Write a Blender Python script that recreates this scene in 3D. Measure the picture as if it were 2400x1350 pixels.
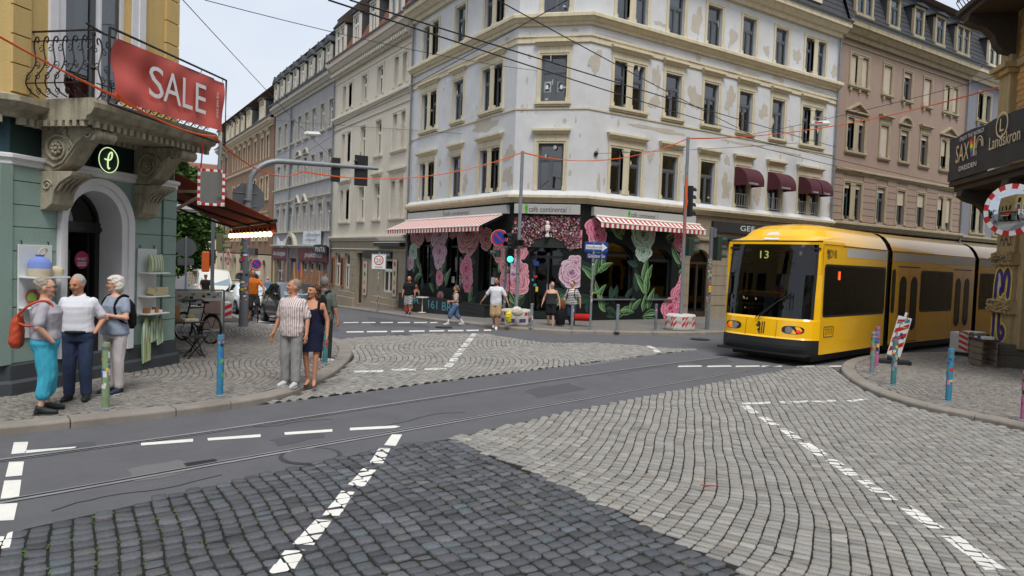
import bpy, math, random
import numpy as np
from mathutils import Vector, Matrix
R_ = random.Random(7)
for o in list(bpy.data.objects): bpy.data.objects.remove(o)
SC = bpy.context.scene
COL = SC.collection
# ------------------------------------------------------------------ camera
H, FPX = 2.4, 1627.96
YAW, PITCH, ROLL = 0.5701575, -0.0400051, 0.0373439
fw = Vector((math.sin(YAW)*math.cos(PITCH), math.cos(YAW)*math.cos(PITCH), math.sin(PITCH)))
rt0 = Vector((math.cos(YAW), -math.sin(YAW), 0)); up0 = rt0.cross(fw)
rt = rt0*math.cos(ROLL)+up0*math.sin(ROLL); upv = up0*math.cos(ROLL)-rt0*math.sin(ROLL)
cam = bpy.data.cameras.new('camera'); cam_o = bpy.data.objects.new('camera', cam); COL.objects.link(cam_o)
cam.sensor_width = 36; cam.lens = 36*FPX/2400; cam.clip_start = .1; cam.clip_end = 5000
m = Matrix((rt, upv, -fw)).transposed().to_4x4(); m.translation = (0, 0, H); cam_o.matrix_world = m
SC.camera = cam_o
# ------------------------------------------------------------------ world: bright overcast sky
W = bpy.data.worlds.new('World'); SC.world = W; W.use_nodes = True
nt = W.node_tree; nt.nodes.clear()
def N(t, typ, **k):
    n = t.nodes.new(typ)
    for a, b in k.items():
        if a in n.bl_rna.properties.keys(): setattr(n, a, b)
        else: n.inputs[a].default_value = b
    return n
SUN_EL, SUN_AZ = math.radians(58), math.radians(200)
sky = N(nt, 'ShaderNodeTexSky', sky_type='NISHITA', sun_disc=False, sun_elevation=SUN_EL, sun_rotation=SUN_AZ, air_density=1.0, dust_density=4.0)
bg1 = N(nt, 'ShaderNodeBackground', Strength=.06); nt.links.new(sky.outputs[0], bg1.inputs[0])
tc = N(nt, 'ShaderNodeTexCoord'); mp = N(nt, 'ShaderNodeMapping'); mp.inputs['Scale'].default_value = (1.2, 1.2, 3)
nz = N(nt, 'ShaderNodeTexNoise', Scale=1.6, Detail=5, Roughness=.5)
nt.links.new(tc.outputs['Generated'], mp.inputs[0]); nt.links.new(mp.outputs[0], nz.inputs['Vector'])
rp = N(nt, 'ShaderNodeValToRGB'); rp.color_ramp.elements[0].position = .3; rp.color_ramp.elements[1].position = .7
rp.color_ramp.elements[0].color = (.66, .75, .9, 1); rp.color_ramp.elements[1].color = (.9, .93, .98, 1)
nt.links.new(nz.outputs[0], rp.inputs[0])
bg2 = N(nt, 'ShaderNodeBackground', Strength=.57); nt.links.new(rp.outputs[0], bg2.inputs[0])
mx = N(nt, 'ShaderNodeMixShader', Fac=.9); nt.links.new(bg1.outputs[0], mx.inputs[1]); nt.links.new(bg2.outputs[0], mx.inputs[2])
wo = N(nt, 'ShaderNodeOutputWorld'); nt.links.new(mx.outputs[0], wo.inputs[0])
sl = bpy.data.lights.new('sun', 'SUN'); sl.energy = 1.5; sl.angle = math.radians(25); sl.color = (1, .98, .95)
sun = bpy.data.objects.new('sun', sl); COL.objects.link(sun)
sd = Vector((math.sin(SUN_AZ)*math.cos(SUN_EL), math.cos(SUN_AZ)*math.cos(SUN_EL), math.sin(SUN_EL)))
sun.rotation_euler = (-sd).to_track_quat('-Z', 'Y').to_euler(); sun.location = (0, 0, 40)
SC.view_settings.view_transform = 'Standard'; SC.view_settings.look = 'None'
SC.view_settings.exposure = 0.88; SC.view_settings.gamma = 1
SC.render.engine = 'CYCLES'
# ------------------------------------------------------------------ photo pixel -> place
def gz(y): return -min(max(0., y-22.)*.047, 1.25)
def ray(x, y): return rt*(x-1200)-upv*(y-675)+fw*FPX
def G(x, y, z=0.):
    d = ray(x, y); zz = z
    for _ in range(12):
        t = (zz-H)/d.z; p = Vector((0, 0, H))+d*t; zz = z+gz(p.y)
    return p
def onY(x, y, Y): d = ray(x, y); return Vector((0, 0, H))+d*(Y/d.y)
def onX(x, y, X): d = ray(x, y); return Vector((0, 0, H))+d*(X/d.x)
def onP(x, y, p0, n):
    d = ray(x, y); n = Vector(n); t = (Vector(p0)-Vector((0, 0, H))).dot(n)/d.dot(n); return Vector((0, 0, H))+d*t
def onZ(x, y, z): d = ray(x, y); return Vector((0, 0, H))+d*((z-H)/d.z)
def proj(p):
    v = Vector(p)-Vector((0, 0, H)); z = v.dot(fw); return 1200+FPX*v.dot(rt)/z, 675-FPX*v.dot(upv)/z, z
# ------------------------------------------------------------------ materials
def lin(c):
    return tuple((x/255/12.92 if x/255 <= .04045 else ((x/255+.055)/1.055)**2.4) for x in c)
MATS = {}
def M(name, rgb, rough=.7, var=.12, scale=3., bump=0., bscale=40., metal=0., spec=.5, dirt=0., tint=False, coat=0., streak=0., dirtc=(60, 55, 48), emit=0.):
    if name in MATS: return MATS[name]
    ma = bpy.data.materials.new(name); ma.use_nodes = True; t = ma.node_tree; b = t.nodes['Principled BSDF']
    c = lin(rgb); b.inputs['Roughness'].default_value = rough; b.inputs['Metallic'].default_value = metal
    b.inputs['Specular IOR Level'].default_value = spec; b.inputs['Coat Weight'].default_value = coat
    b.inputs['Base Color'].default_value = (*c, 1); ma.diffuse_color = (*c, 1)
    if emit:
        b.inputs['Emission Color'].default_value = (*c, 1); b.inputs['Emission Strength'].default_value = emit
    co = N(t, 'ShaderNodeTexCoord'); cur = None
    def lk(a, b_): t.links.new(a, b_)
    if var or tint:
        n1 = N(t, 'ShaderNodeTexNoise', Scale=scale, Detail=6, Roughness=.65); lk(co.outputs['Object'], n1.inputs['Vector'])
        mr = N(t, 'ShaderNodeMapRange'); mr.inputs[1].default_value = .25; mr.inputs[2].default_value = .75
        mr.inputs[3].default_value = 1-var; mr.inputs[4].default_value = 1+var; lk(n1.outputs[0], mr.inputs[0])
        mu = N(t, 'ShaderNodeVectorMath', operation='SCALE'); mu.inputs[0].default_value = c; lk(mr.outputs[0], mu.inputs['Scale']); cur = mu.outputs[0]
    if tint:
        at = N(t, 'ShaderNodeAttribute', attribute_name='tint'); m2 = N(t, 'ShaderNodeVectorMath', operation='MULTIPLY')
        lk(cur, m2.inputs[0]); lk(at.outputs['Color'], m2.inputs[1]); cur = m2.outputs[0]
    if dirt or streak:
        n2 = N(t, 'ShaderNodeTexNoise', Scale=1.3, Detail=8, Roughness=.7); mp_ = N(t, 'ShaderNodeMapping')
        mp_.inputs['Scale'].default_value = (4, 4, .35) if streak else (1, 1, 1)
        lk(co.outputs['Object'], mp_.inputs[0]); lk(mp_.outputs[0], n2.inputs['Vector'])
        r2 = N(t, 'ShaderNodeMapRange'); r2.inputs[1].default_value = .45; r2.inputs[2].default_value = .8; r2.inputs[3].default_value = 0; r2.inputs[4].default_value = max(dirt, streak)
        lk(n2.outputs[0], r2.inputs[0])
        mx_ = N(t, 'ShaderNodeMix', data_type='RGBA'); lk(r2.outputs[0], mx_.inputs[0])
        if cur: lk(cur, mx_.inputs[6])
        else: mx_.inputs[6].default_value = (*c, 1)
        mx_.inputs[7].default_value = (*lin(dirtc), 1); cur = mx_.outputs[2]
    if cur: lk(cur, b.inputs['Base Color'])
    if bump:
        n3 = N(t, 'ShaderNodeTexNoise', Scale=bscale, Detail=4, Roughness=.6); lk(co.outputs['Object'], n3.inputs['Vector'])
        bp = N(t, 'ShaderNodeBump', Strength=bump, Distance=.02); lk(n3.outputs[0], bp.inputs['Height']); lk(bp.outputs[0], b.inputs['Normal'])
    MATS[name] = ma; return ma
def glass(name, tintc=(.75, .8, .8), ior=1.7, rough=.02, trans=.85):
    if name in MATS: return MATS[name]
    ma = bpy.data.materials.new(name); ma.use_nodes = True; t = ma.node_tree; t.nodes.clear()
    tr = N(t, 'ShaderNodeBsdfTransparent'); tr.inputs[0].default_value = (*[c*trans for c in tintc], 1)
    gl = N(t, 'ShaderNodeBsdfGlossy', Roughness=rough); gl.inputs[0].default_value = (.95, .97, 1, 1)
    fr = N(t, 'ShaderNodeFresnel', IOR=ior); mx_ = N(t, 'ShaderNodeMixShader'); ou = N(t, 'ShaderNodeOutputMaterial')
    co = N(t, 'ShaderNodeTexCoord'); n3 = N(t, 'ShaderNodeTexNoise', Scale=1.3, Detail=2); t.links.new(co.outputs['Object'], n3.inputs['Vector'])
    bp = N(t, 'ShaderNodeBump', Strength=.06, Distance=.05); t.links.new(n3.outputs[0], bp.inputs['Height'])
    t.links.new(bp.outputs[0], gl.inputs['Normal'])
    t.links.new(fr.outputs[0], mx_.inputs[0]); t.links.new(tr.outputs[0], mx_.inputs[1]); t.links.new(gl.outputs[0], mx_.inputs[2]); t.links.new(mx_.outputs[0], ou.inputs[0])
    MATS[name] = ma; return ma
# ------------------------------------------------------------------ mesh builder
class MB:
    def __init__(s): s.v = []; s.f = []; s.m = []
    def add(s, vs, fs, mi=0):
        o = len(s.v); s.v += [tuple(v) for v in vs]
        for f in fs: s.f.append(tuple(i+o for i in f)); s.m.append(mi)
        return s
    def box(s, x0, x1, y0, y1, z0, z1, mi=0):
        v = [(x, y, z) for z in (z0, z1) for y in (y0, y1) for x in (x0, x1)]
        return s.add(v, [(0, 2, 3, 1), (4, 5, 7, 6), (0, 1, 5, 4), (2, 6, 7, 3), (0, 4, 6, 2), (1, 3, 7, 5)], mi)
    def obox(s, c, ax, ay, az, mi=0):   # centre + three half-axis vectors
        c = Vector(c); ax = Vector(ax); ay = Vector(ay); az = Vector(az)
        v = [c+i*ax+j*ay+k*az for k in (-1, 1) for j in (-1, 1) for i in (-1, 1)]
        return s.add(v, [(0, 2, 3, 1), (4, 5, 7, 6), (0, 1, 5, 4), (2, 6, 7, 3), (0, 4, 6, 2), (1, 3, 7, 5)], mi)
    def bar(s, a, b, w, h=None, mi=0, up=(0, 0, 1)):
        a = Vector(a); b = Vector(b); d = b-a; h = h or w; u = Vector(up)
        if abs(d.normalized().dot(u)) > .95: u = Vector((1, 0, 0))
        sx = d.cross(u).normalized()*w/2; sy = sx.cross(d).normalized()*h/2
        return s.obox((a+b)/2, d/2, sx, sy, mi)
    def ring_frames(s, pts):
        pts = [Vector(p) for p in pts]; n = len(pts); T = []
        for i in range(n):
            d = (pts[min(i+1, n-1)]-pts[max(i-1, 0)]); T.append(d.normalized() if d.length > 1e-9 else Vector((0, 0, 1)))
        u = Vector((0, 0, 1)) if abs(T[0].z) < .9 else Vector((1, 0, 0)); F = []
        for t in T:
            u = (u-t*u.dot(t)); u = u.normalized() if u.length > 1e-6 else t.orthogonal().normalized(); F.append((u, t.cross(u)))
        return pts, F
    def tube(s, pts, r, n=8, mi=0, cap=True):
        pts, F = s.ring_frames(pts); rr = r if isinstance(r, (list, tuple)) else [r]*len(pts)
        vs = []; fs = []
        for p, (a, b), q in zip(pts, F, rr):
            for k in range(n):
                t = 2*math.pi*k/n; vs.append(p+a*(q*math.cos(t))+b*(q*math.sin(t)))
        for i in range(len(pts)-1):
            for k in range(n): fs.append((i*n+k, i*n+(k+1) % n, (i+1)*n+(k+1) % n, (i+1)*n+k))
        if cap: fs += [tuple(range(n-1, -1, -1)), tuple(range((len(pts)-1)*n, len(pts)*n))]
        return s.add(vs, fs, mi)
    def loft(s, rings, mi=0, cap=True, closed=True):
        n = len(rings[0]); vs = [p for r in rings for p in r]; fs = []
        for i in range(len(rings)-1):
            for k in range(n if closed else n-1): fs.append((i*n+k, i*n+(k+1) % n, (i+1)*n+(k+1) % n, (i+1)*n+k))
        if cap: fs += [tuple(range(n-1, -1, -1)), tuple(range((len(rings)-1)*n, len(rings)*n))]
        return s.add(vs, fs, mi)
    def lathe(s, prof, c=(0, 0, 0), n=16, mi=0, sx=1, sy=1):
        return s.loft([[(c[0]+r*sx*math.cos(2*math.pi*k/n), c[1]+r*sy*math.sin(2*math.pi*k/n), c[2]+z) for k in range(n)] for r, z in prof], mi)
    def poly(s, pts, d, mi=0):          # planar outline (3-D points) thickened along vector d
        d = Vector(d); n = len(pts); a = [Vector(p) for p in pts]; b = [p+d for p in a]
        return s.add(a+b, [tuple(range(n)), tuple(range(2*n-1, n-1, -1))]+[(k, k+n, (k+1) % n+n, (k+1) % n) for k in range(n)], mi)
    def ell(s, c, r, nu=12, nv=8, mi=0, rot=None):
        vs = []; c = Vector(c)
        for j in range(nv+1):
            ph = math.pi*j/nv
            for k in range(nu):
                th = 2*math.pi*k/nu; v = Vector((r[0]*math.sin(ph)*math.cos(th), r[1]*math.sin(ph)*math.sin(th), -r[2]*math.cos(ph)))
                vs.append(c+(rot @ v if rot else v))
        fs = [(j*nu+k, j*nu+(k+1) % nu, (j+1)*nu+(k+1) % nu, (j+1)*nu+k) for j in range(nv) for k in range(nu)]
        return s.add(vs, fs, mi)
    def xf(s, Mx, i0=0):
        for i in range(i0, len(s.v)): s.v[i] = tuple(Mx @ Vector(s.v[i]))
        return s
    def mesh(s, name, mats, smooth=False, off=None):
        me = bpy.data.meshes.new(name)
        vs = s.v if off is None else [(a-off[0], b-off[1], c-off[2]) for a, b, c in s.v]
        me.from_pydata(vs, [], s.f)
        for ma in (mats if isinstance(mats, (list, tuple)) else [mats]): me.materials.append(ma)
        if any(s.m): me.polygons.foreach_set('material_index', s.m)
        if smooth: me.polygons.foreach_set('use_smooth', [True]*len(s.f))
        me.update(); return me
    def build(s, name, mats, parent=None, loc=None, rz=0, smooth=False, bevel=0, world=False, seg=2):
        off = None
        if world and parent is not None:
            off = Vector(parent.location)
            if parent.parent: off = off+Vector(parent.parent.location)
        o = bpy.data.objects.new(name, s.mesh(name, mats, smooth, off)); COL.objects.link(o)
        if parent is not None: o.parent = parent
        if loc is not None: o.location = loc
        if rz: o.rotation_euler = (0, 0, rz)
        if bevel:
            b = o.modifiers.new('bevel', 'BEVEL'); b.width = bevel; b.segments = seg; b.limit_method = 'ANGLE'; b.angle_limit = .7
        if smooth: o.data.set_sharp_from_angle(angle=math.radians(50))
        return o
def tag(o, label=None, cat=None, group=None, kind=None):
    if label: o['label'] = label
    if cat: o['category'] = cat
    if group: o['group'] = group
    if kind: o['kind'] = kind
    return o
def thing(name, label, cat, loc=(0, 0, 0), rz=0, group=None):
    o = bpy.data.objects.new(name, None); COL.objects.link(o); o.location = loc; o.rotation_euler = (0, 0, rz); o.empty_display_size = .2
    return tag(o, label, cat, group)
def obj(name, me, parent=None, loc=(0, 0, 0), rz=0):
    o = bpy.data.objects.new(name, me); COL.objects.link(o); o.parent = parent; o.location = loc; o.rotation_euler = (0, 0, rz); return o
def dup(o, loc=None, rz=None, parent=None, label=None):
    c = o.copy(); COL.objects.link(c); c.parent = parent
    if loc is not None: c.location = loc
    if rz is not None: c.rotation_euler = (0, 0, rz)
    if label: c['label'] = label
    for ch in list(o.children): dup(ch, parent=c)
    return c
_tc = {}
def text_geo(s_, font=None):
    if s_ in _tc: return _tc[s_]
    cu = bpy.data.curves.new('t', 'FONT'); cu.body = s_; cu.size = 1; cu.resolution_u = 3; ob = bpy.data.objects.new('t', cu)
    me = ob.to_mesh(); me = me.copy()
    v = np.array([tuple(a.co) for a in me.vertices])[:, :2]; f = [tuple(p.vertices) for p in me.polygons]
    bpy.data.objects.remove(ob); bpy.data.curves.remove(cu); bpy.data.meshes.remove(me)
    v = (v-v.min(0))/(v.max(0)-v.min(0)); _tc[s_] = (v, f); return _tc[s_]
def text(mb, s_, o, dx, dy, mi=0, bulge=None, shear=0.):   # letters fill the box o + [0,1]dx + [0,1]dy
    v, f = text_geo(s_); o = Vector(o); dx = Vector(dx); dy = Vector(dy)
    return mb.add([o+dx*(a+shear*b)+dy*b+(bulge(a, b) if bulge else Vector()) for a, b in v], f, mi)
def disc(mb, c, ax, ay, n=24, mi=0, r0=0.):
    c = Vector(c); ax = Vector(ax); ay = Vector(ay); o = [c+ax*math.cos(2*math.pi*k/n)+ay*math.sin(2*math.pi*k/n) for k in range(n)]
    if not r0: return mb.add(o, [tuple(range(n))], mi)
    i = [c+(p-c)*r0 for p in o]; return mb.add(o+i, [(k, (k+1) % n, n+(k+1) % n, n+k) for k in range(n)], mi)
def quad(mb, o, dx, dy, mi=0):
    o = Vector(o); dx = Vector(dx); dy = Vector(dy); return mb.add([o, o+dx, o+dx+dy, o+dy], [(0, 1, 2, 3)], mi)
# ================================================================== ground, roads, paving
rng = np.random.default_rng(5)
mAsph = M('asphalt', (96, 96, 99), .85, .2, 55., .5, 130., dirt=.5, dirtc=(70, 69, 70))
mFar = M('far_ground', (96, 94, 90), .9, .1, .3)
mPave = M('pavement_bed', (72, 68, 62), .95, .25, 2., .4, 60., dirt=.5, dirtc=(52, 58, 36))
mBedD = M('joint_soil', (26, 25, 22), .98, .3, 5., .5, 90., dirt=.6, dirtc=(44, 56, 24))
mBedL = M('joint_sand', (34, 30, 26), .98, .3, 5., .5, 90., dirt=.4, dirtc=(42, 46, 26))
mKerb = M('granite_kerb', (140, 133, 124), .85, .16, 4., .5, 70., dirt=.45, dirtc=(84, 76, 66))
mCobD = M('basalt_cobble', (100, 101, 105), .6, .32, 45., .6, 70., tint=True)
mCobL = M('granite_sett', (160, 157, 151), .75, .32, 70., .6, 120., tint=True)
mCobP = M('pavement_sett', (140, 135, 128), .8, .32, 50., .4, 90., tint=True)
mPaint = M('road_paint', (226, 224, 216), .7, .07, 6., .3, 80., dirt=.3, dirtc=(150, 148, 142))
mSteel = M('rail_steel', (176, 176, 178), .35, .1, 4., metal=.5)
mGroove = M('rail_groove', (18, 18, 18), .9, 0)
mIron = M('cast_iron', (70, 70, 72), .6, .15, 20., metal=.4)
mMoss = M('weeds', (78, 104, 42), .9, .3, 9.)
def sheet(name, x0, x1, y0, y1, st, z, ma):
    xs = np.arange(x0, x1+.01, st); ys = np.arange(y0, y1+.01, st); b = MB()
    b.v = [(x, y, gz(y)+z) for y in ys for x in xs]; n = len(xs)
    b.f = [(j*n+i, j*n+i+1, (j+1)*n+i+1, (j+1)*n+i) for j in range(len(ys)-1) for i in range(n-1)]; b.m = [0]*len(b.f)
    return tag(b.build(name, ma), kind='structure')
b = MB(); quad(b, (-2000, -2000, -1.6), (4000, 0, 0), (0, 4000, 0)); tag(b.build('ground', mFar), kind='structure')
ROAD = sheet('road', -60, 160, -40, 200, 2, 0, mAsph)
def inpoly(P, poly):
    x, y = P[:, 0], P[:, 1]; r = np.zeros(len(P), bool); n = len(poly)
    for i in range(n):
        (x1, y1), (x2, y2) = poly[i], poly[(i+1) % n]
        c = ((y1 > y) != (y2 > y)) & (x < (x2-x1)*(y-y1)/((y2-y1)+1e-12)+x1); r ^= c
    return r
def gpoly(px): return [tuple(G(*q)[:2]) for q in px]
def flat(name, poly, z, ma, parent=None, kind='structure', step=2.):
    import bmesh
    bm = bmesh.new(); vs = [bm.verts.new((x, y, 0)) for x, y in poly]
    from mathutils.geometry import tessellate_polygon
    for t_ in tessellate_polygon([[Vector((x, y, 0)) for x, y in poly]]): bm.faces.new([vs[i] for i in t_])
    for yy in np.arange(22, 60, step):
        bmesh.ops.bisect_plane(bm, geom=bm.verts[:]+bm.edges[:]+bm.faces[:], plane_co=(0, yy, 0), plane_no=(0, 1, 0))
    for v in bm.verts: v.co.z = gz(v.co.y)+z
    for f in bm.faces:
        f.normal_update()
        if f.normal.z < 0: f.normal_flip()
    me = bpy.data.meshes.new(name); bm.to_mesh(me); bm.free(); me.materials.append(ma)
    o = bpy.data.objects.new(name, me); COL.objects.link(o); o.parent = parent
    return tag(o, kind=kind)
def wob(P, a=.035):
    x, y = P[..., 0], P[..., 1]
    return np.stack([x+a*(np.sin(1.9*y+.7*x)+.6*np.sin(4.3*y-2.1*x+1)), y+a*(np.sin(1.7*x-.6*y+2)+.6*np.sin(4.7*x+1.9*y))], -1)
def make_rows(curve, sh, kr, lmin, lmax, poly, w=.035):
    """stones in rows: curve = polyline of one row, sh = step from row to row"""
    C = np.array(curve, float); L = np.concatenate([[0], np.cumsum(np.linalg.norm(np.diff(C, axis=0), axis=1))])
    sh = np.array(sh); Q = []
    for k in range(*kr):
        n = int(L[-1]/((lmin+lmax)/2))+2; s = np.cumsum(rng.uniform(lmin, lmax, n))-rng.uniform(0, lmax); s = s[s < L[-1]]
        at_ = lambda s: np.stack([np.interp(s, L, C[:, 0]), np.interp(s, L, C[:, 1])], 1)
        pt = at_(s); tg = at_(s+.05)-at_(s-.05); tg /= np.linalg.norm(tg, axis=1, keepdims=True)+1e-9; a = pt+k*sh; c = at_(s-tg @ sh)+(k+1)*sh
        Q.append(np.stack([a[:-1], a[1:], c[1:], c[:-1]], 1))
    Q = wob(np.concatenate(Q), w); cen = Q.mean(1)
    return Q[inpoly(cen, poly)]
def stone_arrays(Q, gap, top, cut=.2, var=.007, depth=.05, dome=.012, gs=.0):
    """quads -> rounded 8-gon cushions; returns verts (N,25,3)"""
    n = len(Q); t_ = Q[:, 1]-Q[:, 0]; t_ = t_/(np.linalg.norm(t_, axis=1, keepdims=True)+1e-9)*gs; Q = Q+np.stack([t_, -t_, -t_, t_], 1); c = Q.mean(1, keepdims=True); e = np.linalg.norm(Q-c, axis=2, keepdims=True)
    q = c+(Q-c)*(1-gap/e)+rng.normal(0, gap*.25, Q.shape)
    nx = np.roll(q, -1, 1); pv = np.roll(q, 1, 1); cc = cut*rng.uniform(.5, 1.3, (n, 4, 1))
    o = np.stack([q+(pv-q)*cc, q+(nx-q)*cc], 2).reshape(n, 8, 2)
    sg = (nx[:, 0, 0]-q[:, 0, 0])*0
    t = rng.normal(0, var, (n, 1)); tx = rng.normal(0, .035, (n, 1)); ty = rng.normal(0, .035, (n, 1))
    def z(p, h): return h+t+tx*(p[..., 0]-c[..., 0])+ty*(p[..., 1]-c[..., 1])
    inn = c+(o-c)*.925
    V = np.concatenate([np.concatenate([o, np.full((n, 8, 1), top-depth)], 2),
                        np.concatenate([o, (z(o, top-dome))[..., None]], 2),
                        np.concatenate([inn, z(inn, top)[..., None]], 2),
                        np.concatenate([c, z(c, top+dome*.25)[..., None]], 2)], 1)
    V[..., 2] += np.array([gz(y) for y in c[:, 0, 1]])[:, None]
    a = q[:, 1]-q[:, 0]; b_ = q[:, 3]-q[:, 0]; flip = (a[:, 0]*b_[:, 1]-a[:, 1]*b_[:, 0]) < 0
    V[flip, :24] = V[flip, :24].reshape(-1, 3, 8, 3)[:, :, ::-1].reshape(-1, 24, 3)
    return V, inn
SF = [(k, (k+1) % 8, 8+(k+1) % 8, 8+k) for k in range(8)]+[(8+k, 8+(k+1) % 8, 16+(k+1) % 8, 16+k) for k in range(8)]
ST = [(16+k, 16+(k+1) % 8, 24) for k in range(8)]
STONE_TOPS = []
def stone_mesh(name, V, tints, ma):
    n = len(V); me = bpy.data.meshes.new(name)
    q = np.array(SF).reshape(-1); tr = np.array(ST).reshape(-1)
    per = np.concatenate([q, tr]); idx = (per[None]+25*np.arange(n)[:, None]).reshape(-1)
    tot = np.tile(np.array([4]*16+[3]*8), n); st = np.concatenate([[0], np.cumsum(tot)[:-1]])
    me.vertices.add(25*n); me.loops.add(len(idx)); me.polygons.add(len(tot))
    me.vertices.foreach_set('co', V.reshape(-1)); me.loops.foreach_set('vertex_index', idx)
    me.polygons.foreach_set('loop_start', st); me.polygons.foreach_set('loop_total', tot)
    me.polygons.foreach_set('use_smooth', np.ones(len(tot), bool)); me.update(calc_edges=True)
    at = me.attributes.new('tint', 'FLOAT_COLOR', 'FACE'); at.data.foreach_set('color', np.repeat(tints, 24, 0).reshape(-1)); me.materials.append(ma)
    return me
def pave(parent, name, Q, ma, tint, gap, top, nsep=300, cut=.2, keep=None, margin=420, **kw):
    cen = Q.mean(1); pr = np.array([proj((x, y, gz(y)+top)) for x, y in cen])
    ok = (pr[:, 2] > 1) & (pr[:, 0] > -margin) & (pr[:, 0] < 2400+margin) & (pr[:, 1] < 1350+margin); Q = Q[ok]; pr = pr[ok]
    V, inn = stone_arrays(Q, gap, top, cut, **kw); T = tint(len(Q)); T = np.concatenate([T, np.ones((len(Q), 1))], 1)
    inf = (pr[:, 0] > 0) & (pr[:, 0] < 2400) & (pr[:, 1] < 1350)
    order = np.argsort(np.where(inf, pr[:, 2], 1e6)); near = order[:nsep]; far = order[nsep:]
    for i in near:
        c = V[i].mean(0); o = obj(name, stone_mesh(name, (V[i]-c)[None], T[i][None], ma), parent, tuple(c))
    if len(far): tag(obj(name+'_field', stone_mesh(name+'_field', V[far], T[far], ma), parent), kind='stuff')
    STONE_TOPS.append(V[:, 16:24]+np.array([0, 0, 0])); return V
def tint_dark(n):
    v = rng.normal(.66, .13, (n, 1)).clip(.36, 1.1); t = np.concatenate([v*.98, v, v*1.03], 1)
    r = rng.random(n); t[r < .08] *= np.array([1.12, 1.05, .97])*1.2; t[(r > .08) & (r < .14)] *= np.array([.93, 1.06, 1.05])*1.2
    return t
def tint_light(n):
    v = rng.normal(.82, .1, (n, 1)).clip(.55, 1.15); w = rng.normal(.008, .018, (n, 1)); return np.concatenate([v*(1+w), v, v*(1-w)], 1)
# --- carriageway regions, outlines read from the photo on the ground plane
bedS = [(-260, 1335), (0, 1268), (60, 1245), (300, 1192), (600, 1122), (900, 1055), (1050, 1033)]
bedS2 = [(1300, 976), (1500, 936), (1700, 896), (1850, 868), (1935, 858)]
ekerb = [(2600, 1062), (2420, 1020), (2300, 992), (2150, 962), (2050, 930), (1990, 898), (1968, 874), (1975, 858), (2005, 846), (2065, 838), (2162, 834), (2280, 835)]
dark = gpoly(bedS)+[(4.4, 6.4), (4.46, 4.7), (4.46, 1.2), (-4, 1.2), (-4, 6)]
light = gpoly(bedS[-1:])+gpoly(bedS2)+gpoly([(1950, 862)])+gpoly(ekerb[:7])[::-1]+[(13.2, 1.), (4.47, 1.), (4.47, 4.7), (4.41, 6.4)]
north = gpoly([(600, 951), (900, 913), (1200, 874), (1500, 836), (1632, 820), (1575, 819), (1490, 811), (1400, 805), (1280, 806), (1210, 796), (1140, 784), (1000, 784), (830, 793), (795, 798), (818, 812), (829, 833), (816, 857), (780, 888), (700, 929)])
PV = tag(flat('cobblestone_street', dark, .02, mBedD), kind='structure')
curve = [(-4.5, y) for y in np.arange(0, 9.5, .5)]
pave(PV, 'basalt_cobble', make_rows(curve, (.152, 0), (0, 62), .105, .165, dark, .016), mCobD, tint_dark, .011, .036, 300, .14, var=.005, dome=.007, gs=.005)
PL = tag(flat('sett_street', light, .02, mBedL), kind='structure')
cv = [(3.6, 0.)]; x = 3.6
while x < 19:
    a = math.radians(2+41*min(1, max(0, (x-4.1)/2.7))**.7); x += .1; cv.append((x, cv[-1][1]+.1*math.tan(a)))
pave(PL, 'granite_sett', make_rows(cv, (-.02, .152), (-95, 90), .085, .13, light, .016), mCobL, tint_light, .008, .034, 300, .11, var=.003, dome=.004, gs=.006)
PN = tag(flat('sett_crossing', north, .018, mBedL), kind='structure')
cv = [(0., 0.)]
while cv[-1][1] < 24:
    a = math.radians(58+16*math.sin(cv[-1][1]*.9)); cv.append((cv[-1][0]+.15*math.cos(a), cv[-1][1]+.15*math.sin(a)))
cv = [(px-6, py+9) for px, py in cv]
pave(PN, 'crossing_sett', make_rows(cv, (.132, -.033), (0, 230), .09, .14, north, .03), mCobL, tint_light, .008, .032, 300, .12, var=.004, dome=.005, gs=.004)
# --- pavements with kerb stones
def offs(P, d):
    P = [Vector((p[0], p[1])) for p in P]; out = []
    for i, p in enumerate(P):
        a = P[max(i-1, 0)]; c = P[min(i+1, len(P)-1)]; t = (c-a).normalized(); out.append((p.x-t.y*d, p.y+t.x*d))
    return out
def resample(P, st):
    P = np.array(P); L = np.concatenate([[0], np.cumsum(np.linalg.norm(np.diff(P, axis=0), axis=1))]); n = max(2, int(L[-1]/st))
    s = np.linspace(0, L[-1], n+1); return np.stack([np.interp(s, L, P[:, 0]), np.interp(s, L, P[:, 1])], 1), L[-1]
def smooth(P, k=2):
    P = [np.array(p, float) for p in P]
    for _ in range(k):
        Q = [P[0]]
        for a, c in zip(P[:-1], P[1:]): Q += [a*.75+c*.25, a*.25+c*.75]
        P = Q+[P[-1]]
    return [tuple(p) for p in P]
def kerb(parent, path, side, st=1.25, w=.3, h=.12):
    P, L = resample(smooth(path), .16); inn = np.array(offs(P, side*w)); per = int(st/.16); i = 0
    while i < len(P)-1:
        j = min(len(P)-1, i+per+R_.randint(-2, 2)); b = MB(); rings = []
        for k in range(i, j+1):
            a = Vector((*P[k], 0)); c = Vector((*inn[k], 0)); g = gz(a.y); e = .006
            if k == i: t = (Vector((*P[k+1], 0))-a).normalized()*e
            elif k == j: t = (Vector((*P[k-1], 0))-a).normalized()*e
            else: t = Vector()
            a = a+t; c = c+t; n_ = (c-a).normalized(); dz = R_.uniform(-.003, .003)
            rings.append([(a.x, a.y, g-.1), (a.x, a.y, g+h-.03), (*(a+n_*.03).xy, g+h+dz), (c.x, c.y, g+h+dz), (c.x, c.y, g-.1)])
        b.loft(rings); b.build('kerb_stone', mKerb, parent, bevel=.008, seg=1); i = j
    return [tuple(p) for p in inn]
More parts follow.
